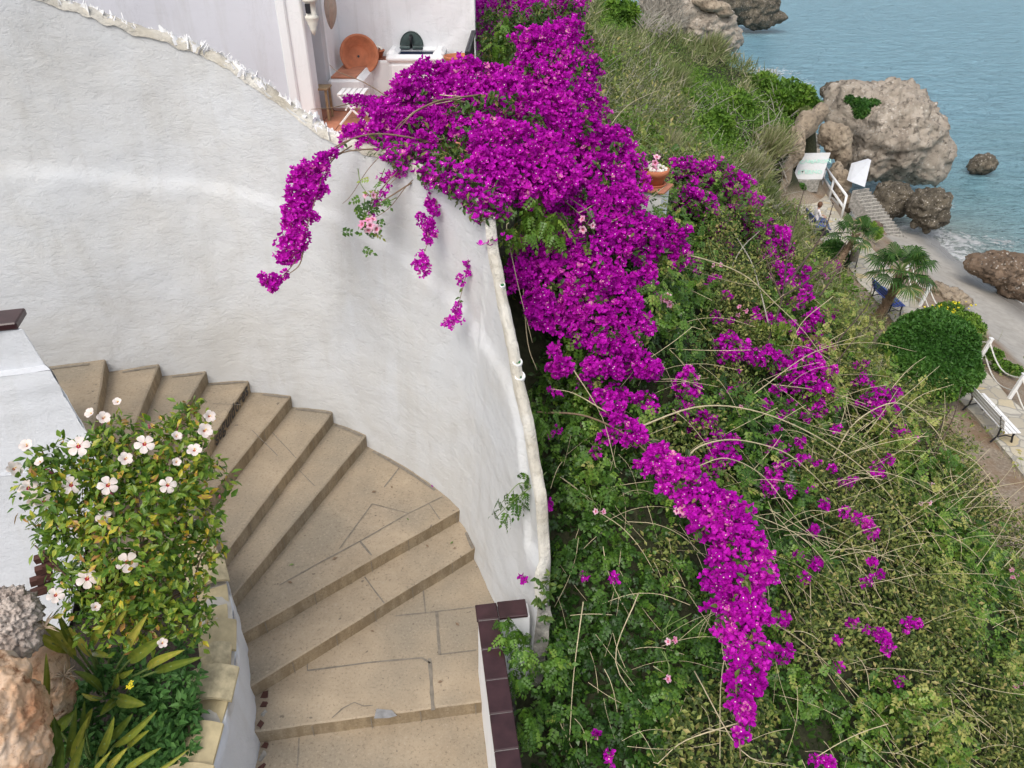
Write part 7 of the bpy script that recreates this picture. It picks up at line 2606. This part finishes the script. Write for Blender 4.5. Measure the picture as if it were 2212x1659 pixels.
# ------------------------------------------------------ rounded shrubs by the path
def shrub(name, label, blobs, t, n, size, mat, cat='bush', stemy=True, lump=.12, rb=.45):
    th_ = thing(name, label, cat, loc=tuple(Pt(blobs[0][0], blobs[0][1] + blobs[0][3], t)))
    parts = []
    for (u_, v_, ru, rv) in blobs:
        c = np.array(Pt(u_, v_, t))
        R_ = np.array([ru, (ru + rv) / 2, rv]) * t / FPX
        k = int(n * ru * rv / sum(q[2] * q[3] for q in blobs))
        dr = rand_unit(k)
        lob = rand_unit(26)
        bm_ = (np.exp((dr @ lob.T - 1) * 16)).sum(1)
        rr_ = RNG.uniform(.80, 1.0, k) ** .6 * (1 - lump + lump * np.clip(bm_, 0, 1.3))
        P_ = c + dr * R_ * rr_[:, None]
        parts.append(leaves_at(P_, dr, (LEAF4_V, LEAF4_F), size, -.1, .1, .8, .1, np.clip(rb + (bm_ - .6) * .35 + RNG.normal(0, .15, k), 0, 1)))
    mesh_parts('crown', parts, M[mat], th_)
    return th_


RB = [(2012, 768, 100, 94)]
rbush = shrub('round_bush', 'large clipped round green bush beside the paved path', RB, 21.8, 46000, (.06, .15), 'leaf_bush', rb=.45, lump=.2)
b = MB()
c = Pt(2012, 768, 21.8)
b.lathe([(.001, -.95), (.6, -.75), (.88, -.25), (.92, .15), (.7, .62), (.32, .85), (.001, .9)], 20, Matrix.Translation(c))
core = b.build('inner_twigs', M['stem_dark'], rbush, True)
b = MB(); b.tube([c + Vector((0, 0, -1.6)), c], [.12, .08], 8); b.build('trunk', M['stem_brown'], rbush)
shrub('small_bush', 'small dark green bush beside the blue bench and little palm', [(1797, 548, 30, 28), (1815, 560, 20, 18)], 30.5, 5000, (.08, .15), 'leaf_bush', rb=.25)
shrub('small_bush', 'little green tuft at the foot of the painted sign', [(1729, 405, 10, 8)], 37.0, 500, (.08, .14), 'leaf_bush', rb=.5)
shrub('yellow_flowered_weeds', 'yellow flowering weeds behind the round green bush', [(2050, 672, 34, 16), (2085, 692, 32, 16), (2020, 690, 26, 14), (2112, 708, 18, 12)], 24.5, 4500, (.06, .12), 'leaf_ivy', 'weeds')
shrub('grey_weeds', 'grey green weedy bank between the round bush and the sand', [(2075, 700, 26, 30), (2105, 725, 20, 26), (2122, 760, 14, 20)], 25.5, 3500, (.06, .13), 'leaf_scrub', 'weeds', rb=.4)
shrub('bank_weeds', 'green weeds along the bank beside the rope posts', [(2145, 765, 22, 10), (2165, 790, 22, 10), (2190, 800, 18, 10)], 23.9, 2500, (.05, .11), 'leaf_ivy', 'weeds', rb=.4)
shrub('bank_weeds', 'yellow green weeds between the small palm and the beach steps', [(1896, 505, 8, 14), (1885, 488, 7, 8)], 33, 900, (.07, .13), 'leaf_ivy', 'weeds', rb=.8)
shrub('rock_plant', 'dark green plant growing in a hollow of the huge pale boulder', [(1862, 235, 16, 20), (1850, 222, 10, 10), (1885, 222, 14, 6), (1835, 215, 8, 8)], 40.2, 2200, (.10, .2), 'leaf_bush', 'plant', rb=.3)
shrub('rock_plant', 'thin green plants on the ochre cliff above the painted sign', [(1738, 245, 10, 14), (1755, 258, 8, 8)], 36.7, 700, (.08, .16), 'leaf_scrub', 'plant', rb=.4)
b = MB()
for k in range(34):
    q = Pt(random.gauss(2050, 24), random.gauss(664, 8), 24.0 - random.random() * .3)
    b.box(q, (.035, .035, .03), Matrix.Rotation(random.random() * 3, 3, 'Z'), jit=.015)
tag(b.build('yellow_blossom', M['yellow']), 'specks of yellow blossom on the weeds behind the round bush', 'flowers', kind='stuff')
# green tufts on the earth by the path
for n_, (u_, v_) in enumerate([(1833, 605), (1870, 655), (1845, 625), (1900, 700), (1820, 590)]):
    q = Pz(u_, v_, PATHZ + .1)
    tt_ = q.y * CP - q.z * SP
    shrub('weed_tuft', 'small weed tuft on the bare earth between the path and the slope', [(u_, v_, 9, 5)], tt_, 200, (.05, .11), 'leaf_ivy', 'weeds').__setitem__('group', 'weed tufts on the earth by the path')


for n_, (u_, v_, ru_, rv_, w_) in enumerate([(1545, 275, 34, 44, 'tall dark green creeper mound hanging down the middle of the far slope'), (1598, 225, 30, 24, 'green creeper mound between the reed clumps high on the slope'),
        (1705, 205, 48, 28, 'broad bright green creeper mound at the sea edge above the ochre cliff'), (1742, 228, 30, 22, 'green creeper mound drooping over the top of the ochre cliff'), (1335, 28, 40, 26, 'yellow green shrub mound at the top of the far slope'),
        (1480, 215, 26, 18, 'small green mound beside the broad reed tuft'), (1640, 175, 34, 14, 'low green mound at the crest of the slope before the foam'), (1400, 300, 26, 16, 'green mound below the broad reed tuft on the slope'), (1470, 320, 26, 18, 'dark green mound low on the far slope')]):
    tt_ = ground_t(u_, v_ + rv_ * .5, .3, 12, 90)
    sh_ = shrub('creeper_mound', w_, [(u_, v_, ru_, rv_), (u_ + ru_ * .5, v_ + rv_ * .35, ru_ * .6, rv_ * .6), (u_ - ru_ * .5, v_ + rv_ * .3, ru_ * .6, rv_ * .6)], tt_, int(2600 * (ru_ * rv_ / 900)), (.10 * tt_ / 26, .2 * tt_ / 26), 'leaf_ivy', 'shrub', lump=.3, rb=.38)

# ------------------------------------------------------ fan palms
def palm(label, crown_px, t, base_px, base_z, rad, nf, trunk_r, seed):
    random.seed(seed)
    th_ = thing('fan_palm', label, 'palm tree', loc=tuple(Pz(*base_px, base_z)))
    c = Pt(*crown_px, t)
    b0 = Pz(*base_px, base_z)
    b = MB()
    n_ = 16
    pts = [b0.lerp(c, k / n_) + Vector((math.sin(k / n_ * 2.2) * .10, 0, 0)) for k in range(n_ + 1)]
    b.tube(pts, [trunk_r * (1.15 - .2 * k / n_ + (.10 if k % 2 else 0)) for k in range(n_ + 1)], 12)
    for k in range(150):      # stubs of old leaf bases
        f = random.random()
        q = b0.lerp(c, f) + Vector((math.sin(f * 2.2) * .10, 0, 0))
        a = random.uniform(0, 6.28)
        d_ = Vector((math.cos(a), math.sin(a), .9)).normalized()
        q2 = q + Vector((math.cos(a), math.sin(a), 0)) * trunk_r * .9
        b.tube([q2, q2 + d_ * .10], [.03, .008], 4)
    b.build('trunk', M['stem_brown'], th_, False)
    for k in range(nf):
        a = k * 2.399 + random.uniform(-.2, .2)
        el = 1.15 - 1.55 * (k / nf) + random.uniform(-.12, .12)
        d_ = Vector((math.cos(a) * math.cos(el), math.sin(a) * math.cos(el), math.sin(el)))
        L = rad * random.uniform(.48, .6)
        hub = c + d_ * L + Vector((0, 0, -.05 * rad))
        pb = MB()
        pb.tube([c, c + d_ * L * .5 + Vector((0, 0, .04 * rad)), hub], [.022, .016, .012], 5)
        fr_ = pb.build('frond', M['stem_green'], th_)
        # pleated fan
        side = d_.cross(Vector((0, 0, 1))).normalized()
        nrm_ = side.cross(d_).normalized()
        V, F, fmr = [], [], []
        ns = 30
        for j in range(ns):
            th1 = (-1 + 2 * (j + .5) / ns) * 2.25
            dirr = d_ * math.cos(th1) + side * math.sin(th1)
            Lf = rad * .52 * (.75 + .25 * math.cos(th1 * .6)) * random.uniform(.9, 1.05)
            hw = rad * .52 * 2.25 / ns * .50
            s_ = nrm_ * (.35 if j % 2 else -.35) + (side * math.cos(th1) - d_ * math.sin(th1))
            s_.normalize()
            b_ = len(V)
            mid = hub + dirr * Lf * .6
            tip = hub + dirr * Lf * random.uniform(.85, 1.1) + Vector((random.gauss(0, .02), random.gauss(0, .02), -.30 * Lf - random.uniform(0, .12) * rad))
            V += [tuple(hub), tuple(mid - s_ * hw), tuple(mid + s_ * hw), tuple(tip)]
            F += [(b_, b_ + 1, b_ + 2), (b_ + 1, b_ + 3, b_ + 2)]
            rv_ = min(1, max(0, random.gauss(.45, .18) - .25 * (k / nf) + (.5 if (k > nf * .82) else 0)))
            fmr += [rv_, rv_]
        npmesh('fan', V, F, M['leaf_palm'], fr_, rnd=fmr)
    return th_


palm('larger fan palm with a thick leaning trunk beside the blue bench', (1946, 585), 24.6, (1888, 700), -12.45, 1.28, 16, .13, 3)
palm('smaller fan palm farther up the path near the litter bin', (1845, 505), 29.0, (1795, 588), -12.3, 1.08, 11, .11, 5)

# ------------------------------------------------------ hibiscus in the planter
random.seed(21)
hib = thing('hibiscus_bush', 'hibiscus bush with pale pink red-throated flowers growing out of the planter', 'bush', loc=(-2.9, 4.0, -5.4))
HB = [(150, 1000, 95, 50, 4.7), (110, 1060, 75, 60, 4.6), (260, 1010, 95, 60, 4.8), (370, 960, 90, 60, 4.9), (420, 1040, 70, 70, 4.9), (240, 940, 50, 40, 4.9), (415, 900, 36, 40, 4.9), (300, 1080, 130, 70, 4.7), (180, 1120, 110, 50, 4.7), (420, 1120, 60, 60, 4.9), (300, 1170, 140, 60, 4.8), (130, 1160, 60, 40, 4.75),
      (400, 1200, 80, 60, 5.0), (300, 1250, 110, 50, 5.0), (220, 1280, 90, 40, 5.0), (380, 1290, 70, 50, 5.1), (260, 1320, 110, 40, 5.1), (410, 1340, 50, 50, 5.15), (170, 1240, 60, 40, 4.95), (300, 1350, 90, 34, 5.2)]
def leafcloud(blobs, per, shell=(.15, 1.05)):
    P_, N_ = [], []
    for (u_, v_, ru, rv, t) in blobs:
        c = np.array(Pt(u_, v_, t)); R_ = np.array([ru, (ru + rv) * .5, rv]) * t / FPX
        n_ = int(per * ru * rv / 3600)
        dr = rand_unit(n_)
        P_.append(c + dr * R_ * (RNG.uniform(shell[0], shell[1], n_) ** .5)[:, None]); N_.append(dr)
    return np.concatenate(P_), np.concatenate(N_)
P, NR = leafcloud(HB, 95)
# leaves sit in little whorls on twig tips
P = np.repeat(P, 3, axis=0) + RNG.normal(0, .018, (len(P) * 3, 3)); NR = np.repeat(NR, 3, axis=0)
cl = patch_noise(P * 3, 1.2, 4)
u, v, d = pix_np(P)
rb_ = np.clip(.52 + cl * .3 + RNG.normal(0, .22, len(P)) + RNG.choice([0, .45], len(P), p=[.96, .04]), 0, 1)
mesh_parts('leaves', leaves_at(P, NR, (LEAF_V, LEAF_F), (.040, .080), .05, .9, .9, .1, rb_), M['leaf_hib'], hib)
root = Pt(300, 1330, 5.6)
lines = []
for k in range(34):
    bl = random.choice(HB)
    tip = Pt(bl[0] + random.uniform(-1, 1) * bl[2] * .95, bl[1] + random.uniform(-1, 1) * bl[3] * .95, bl[4] + random.uniform(-.1, .1))
    mid = root.lerp(tip, .5) + Vector((random.uniform(-.1, .1), random.uniform(-.1, .1), random.uniform(-.1, .05)))
    lines.append([root + Vector((random.uniform(-.12, .12), random.uniform(-.08, .08), 0)), mid, tip])
stems('stems', lines, .011, M['stem_brown'], hib)


def hib_flower(u_, v_, t, s, face, openness=1.0, r0=None):
    c = Pt(u_, v_, t)
    d_ = ((-c).normalized() + Vector(face)).normalized()
    Mx = Matrix.Translation(c) @ d_.to_track_quat('Z', 'Y').to_matrix().to_4x4() @ Matrix.Rotation(random.uniform(0, 1.2), 4, 'Z') @ Matrix.Scale(s, 4)
    V, F, fm = [], [], []
    for k in range(5):
        a = 2 * math.pi * k / 5
        R_ = Matrix.Rotation(a, 4, 'Z') @ Matrix.Rotation((1 - openness) * -1.1, 4, 'Y')
        rows = [(.05, .05, .0), (.20, .13, .10), (.45, .30, .16), (.72, .41, .17), (.92, .35, .12), (1.03, .17, .05)]
        b_ = len(V)
        for (r_, w_, z_) in rows:
            for j, sx_ in enumerate((-1, -.45, 0, .45, 1)):
                ruf = .035 * math.sin(sx_ * 5 + k * 2 + r_ * 9) * r_
                V.append(tuple(Mx @ (R_ @ Vector((r_, sx_ * w_, z_ + ruf + abs(sx_) * .05)))))
        for i_ in range(len(rows) - 1):
            for j in range(4):
                F.append((b_ + i_ * 5 + j, b_ + i_ * 5 + j + 1, b_ + (i_ + 1) * 5 + j + 1, b_ + (i_ + 1) * 5 + j))
                fm.append(1 if i_ < 1 else 0)
    o_ = npmesh('flower', V, F, [M['petal_white'], M['petal_red']], hib, fm=fm, rnd=np.clip(RNG.normal(.5, .25, len(F)), 0, 1), smooth=True)
    b = MB()
    b.tube([Mx @ Vector((0, 0, 0)), Mx @ Vector((.06, 0, .35)), Mx @ Vector((.16, .02, .62))], [.025 * s * 1.5, .02 * s * 1.3, .014 * s * 1.3], 5)
    for k in range(9):
        q = Mx @ Vector((.12 + random.uniform(-.05, .05), random.uniform(-.05, .05), .42 + .02 * k))
        b.box(q, (.035 * s,) * 3, None, jit=.003)
    b.build('pistil', M['yellow_soft'] if 'yellow_soft' in M else M['bract_eye'], o_)


fl = [(62, 1056, 24, 1), (153, 1049, 24, 1), (233, 1049, 24, 1), (362, 1048, 21, 1), (170, 965, 26, 1), (312, 960, 24, 1), (225, 1118, 20, .9), (275, 1215, 26, 1), (188, 1251, 25, 1), (120, 1287, 21, .9), (222, 905, 20, .5), (200, 895, 18, .4), (270, 993, 20, .6), (420, 975, 20, .7), (450, 900, 18, .6), (440, 932, 22, .6),
      (95, 1085, 24, .8), (60, 965, 20, .5), (28, 1015, 22, .7), (380, 945, 16, .5), (350, 1390, 14, .7), (205, 1313, 14, .6), (255, 870, 14, .4), (90, 1000, 16, .5), (380, 1000, 14, .5), (70, 1085, 16, .4)]
for (u_, v_, r_, op) in fl:
    t_ = 4.45 + (v_ - 900) / 400 * .25
    hib_flower(u_, v_, t_, r_ * t_ / FPX * .84, (random.uniform(-.35, .35), random.uniform(-.2, .3), random.uniform(.1, .6)) if op > .85 else (random.uniform(-1, 1), random.uniform(-.2, .5), random.uniform(.3, 1)), op)

for k in range(60):
    u_, v_, ru_, rv_, t_ = random.choice(HB[:12])
    q = Pt(u_ + random.uniform(-1, 1) * ru_, v_ - rv_ * random.uniform(.5, 1.1), t_)
    b = MB()
    d_ = Vector((random.uniform(-.5, .5), random.uniform(-.4, .2), 1)).normalized()
    b.tube([q - d_ * .03, q, q + d_ * .015, q + d_ * .035], [.003, .007, .008, .002], 6)
    b.build('bud', M['stem_green'] if k % 4 else M['petal_throat'], hib, True)

# ------------------------------------------------------ broad bladed plants (bird of paradise) in the planter
zs = lambda X, Y: (.4172 * X, 1261.7 + .4172 * Y)
def strel(label, base, blades):
    th_ = thing('broad_leaf_plant', label, 'plant', loc=tuple(Pt(*zs(*base[:2]), base[2])))
    B0 = Pt(*zs(*base[:2]), base[2])
    for (a, b_, w, tb, tt_, rv) in blades:
        A_ = Pt(*zs(*a), tb)
        T_ = Pt(*zs(*b_), tt_)
        ax = (T_ - A_)
        L = ax.length
        toward = (-(A_ + T_) / 2).normalized()
        ax.normalize()
        tiltv = random.uniform(-.5, .5)
        sd = ax.cross(toward).normalized()
        nr_ = sd.cross(ax).normalized()
        sd2 = (sd * math.cos(tiltv) + nr_ * math.sin(tiltv)).normalized()
        nr2 = sd2.cross(ax).normalized()
        if nr2.dot(toward) < 0:
            nr2 = -nr2
        hw = w * (tb + tt_) / 2 / FPX * .4172 * .36
        V, F, rr_ = [], [], []
        n_ = 14
        for i_ in range(n_ + 1):
            f = i_ / n_
            wid = hw * (math.sin(math.pi * min(1, f * .93 + .07)) ** .7) * (1 if f < .97 else .25)
            cpt = A_ + ax * L * f + nr2 * (math.sin(math.pi * f) * .10 * L)
            for j in range(7):
                sx_ = (j - 3) / 3
                wav = .05 * hw * math.sin(f * 26 + j) * abs(sx_)
                V.append(tuple(cpt + sd2 * sx_ * wid + nr2 * (abs(sx_) ** 1.3 * wid * .55 + wav)))
        for i_ in range(n_):
            for j in range(6):
                F.append((i_ * 7 + j, (i_ + 1) * 7 + j, (i_ + 1) * 7 + j + 1, i_ * 7 + j + 1))
                rr_.append(min(1, max(0, rv + (.10 if j in (2, 3) else 0) + random.gauss(0, .035) + .05 * math.sin(i_ * 2.7))))
        lf = npmesh('leaf', V, F, M['leaf_strel'], th_, rnd=rr_, smooth=True)
        bb = MB()
        mid = B0.lerp(A_, .55) + Vector((0, 0, -.05))
        c = catmull([B0 + Vector((random.uniform(-.05, .05), random.uniform(-.05, .05), -.1)), mid, A_, A_ + ax * L * .5 + nr2 * .10 * L], 5)
        bb.tube(c, [.012 * (1 - .6 * k / len(c)) for k in range(len(c))], 6)
        bb.build('stalk', M['stem_green'], lf, True)
    return th_


strel('broad leaved plant with yellow green blades in the middle of the planter', (520, 500, 5.55), [((360, 350), (150, 238), 75, 5.2, 4.95, .8), ((385, 380), (190, 178), 80, 5.25, 4.95, .85), ((395, 320), (298, 145), 55, 5.25, 5.0, .45), ((470, 372), (348, 215), 50, 5.2, 5.0, .95),
      ((480, 315), (580, 138), 56, 5.2, 4.9, .75), ((583, 255), (668, 112), 45, 5.15, 4.85, .85), ((655, 345), (768, 152), 62, 5.15, 4.85, .9), ((672, 395), (865, 262), 90, 5.15, 4.9, .45), ((765, 438), (958, 340), 64, 5.15, 4.9, .8), ((808, 452), (1052, 376), 60, 5.15, 4.9, .35),
      ((525, 552), (378, 448), 62, 5.3, 5.1, .35), ((530, 592), (420, 565), 40, 5.2, 5.1, .85), ((480, 350), (585, 380), 50, 5.3, 5.1, .6), ((615, 470), (695, 440), 50, 5.3, 5.15, .55), ((590, 540), (610, 460), 44, 5.3, 5.15, .55), ((600, 600), (515, 685), 62, 5.3, 5.1, .45), ((612, 590), (755, 625), 90, 5.25, 5.05, .5)])
strel('broad leaved plant with long upright green blades at the bottom left of the planter', (470, 960, 5.4), [((225, 640), (238, 352), 46, 5.0, 4.7, .6), ((222, 930), (228, 600), 58, 5.0, 4.75, .65), ((280, 945), (272, 670), 70, 5.05, 4.8, .1), ((345, 900), (395, 625), 50, 5.1, 4.85, .35), ((430, 800), (438, 595), 40, 5.15, 4.9, .15),
      ((390, 930), (462, 680), 60, 5.05, 4.85, .75), ((375, 990), (440, 790), 60, 5.0, 4.8, .6), ((505, 890), (592, 682), 62, 5.05, 4.85, .6), ((590, 838), (818, 648), 56, 5.05, 4.85, .55), ((575, 800), (690, 668), 60, 5.15, 5.0, .3), ((665, 845), (775, 755), 46, 5.05, 4.9, .7), ((560, 970), (662, 845), 52, 4.95, 4.8, .85),
      ((640, 985), (838, 845), 50, 4.95, 4.8, .6), ((700, 1010), (985, 850), 34, 4.95, 4.8, .75), ((300, 750), (400, 650), 80, 5.2, 5.05, .3), ((440, 740), (480, 640), 60, 5.2, 5.0, .7), ((170, 1000), (235, 890), 66, 4.95, 4.8, .8), ((480, 1010), (580, 860), 36, 4.9, 4.75, .8), ((330, 1020), (330, 820), 60, 5.1, 4.9, .1), ((740, 1030), (900, 960), 50, 4.95, 4.85, .5)])
# dry root-like tufts
for n_, (X, Y, t_) in enumerate([(335, 478, 5.1), (232, 225, 4.8)]):
    c = Pt(*zs(X, Y), t_)
    dr_ = thing('dry_flower_head', ['dry spiky brown flower head in the middle of the planter', 'dry spiky brown flower head above the grey crusted rock'][n_], 'flower head', loc=tuple(c))
    for k in range(14):
        a = random.uniform(0, 6.28)
        d_ = Vector((math.cos(a), math.sin(a) * .6, random.uniform(-.2, .8))).normalized()
        bb = MB()
        bb.tube([c, c + d_ * .05 + Vector((0, 0, .01)), c + d_ * random.uniform(.07, .12) + Vector((0, 0, -.01))], [.008, .006, .001], 5)
        bb.build('spike', M['dead'], dr_, True)

# soft green weed carpet with a yellow flower
b = [(300, 1440, 50, 30, 5.4), (340, 1490, 55, 40, 5.35), (370, 1540, 50, 40, 5.3), (330, 1560, 50, 40, 5.35), (390, 1600, 40, 45, 5.25), (340, 1620, 50, 40, 5.3), (250, 1560, 50, 30, 5.4), (230, 1440, 40, 30, 5.45), (200, 1600, 60, 30, 5.4), (300, 1640, 60, 30, 5.3), (405, 1470, 22, 34, 5.35), (280, 1500, 50, 30, 5.45), (410, 1540, 20, 40, 5.3), (405, 1640, 22, 40, 5.2), (400, 1410, 24, 24, 5.4), (180, 1500, 40, 30, 5.5), (240, 1650, 60, 30, 5.35), (170, 1560, 40, 40, 5.45)]
P, NR = leafcloud(b, 95)
P = np.repeat(P, 4, axis=0) + RNG.normal(0, .02, (len(P) * 4, 3)); NR = np.repeat(NR, 4, axis=0)
o = mesh_parts('ground_cover', leaves_at(P, NR, (LEAF_V, LEAF_F), (.05, .095), -.1, 1.4, .8), M['leaf_nettle'], None)
tag(o, 'soft green nettle like ground cover filling the right side of the planter', 'ground cover', kind='stuff')
yf = thing('yellow_flower', 'small bunch of bright yellow flowers in the planter ground cover', 'flower', loc=tuple(Pt(277, 1482, 5.1)))
for k in range(7):
    q = Pt(277 + random.uniform(-7, 7), 1480 + random.uniform(-8, 8), 5.1)
    bb = MB()
    for j in range(4):
        a = j * math.pi / 2 + k
        dv_ = Vector((math.cos(a), math.sin(a) * .7, .3 * math.sin(a)))
        s_ = Vector((-dv_.y, dv_.x, 0))
        bb.add([q, q + dv_ * .012 + s_ * .007, q + dv_ * .018, q + dv_ * .012 - s_ * .007], [(0, 1, 2, 3)])
    bb.build('petals', M['yellow'], yf)
bb = MB(); bb.tube([Pt(277, 1482, 5.12), Pt(275, 1520, 5.4)], .004, 5); bb.build('stem', M['stem_green'], yf)

# ------------------------------------------------------ rocks at the lower left
rock('rock', 'orange and white limestone rock at the lower left corner', [(10, 1560, 75, 110), (40, 1620, 60, 80), (-10, 1480, 70, 60)], 4.45, M['rock_lime'], 6, .10, 1.3, seed=40, ridg=.05)
rock('rock', 'grey crusted knobbly rock above the orange limestone at the left edge', [(10, 1330, 70, 50), (-20, 1380, 90, 60), (45, 1375, 40, 40)], 4.75, M['rock_crust'], 6, .16, 3.0, seed=41, ridg=.06)
rock('rock', 'pinkish brown rock low in the planter behind the blades', [(120, 1500, 34, 60), (100, 1570, 30, 50), (105, 1440, 40, 50)], 5.15, M['rock_lime'], 5, .14, 1.5, seed=42)
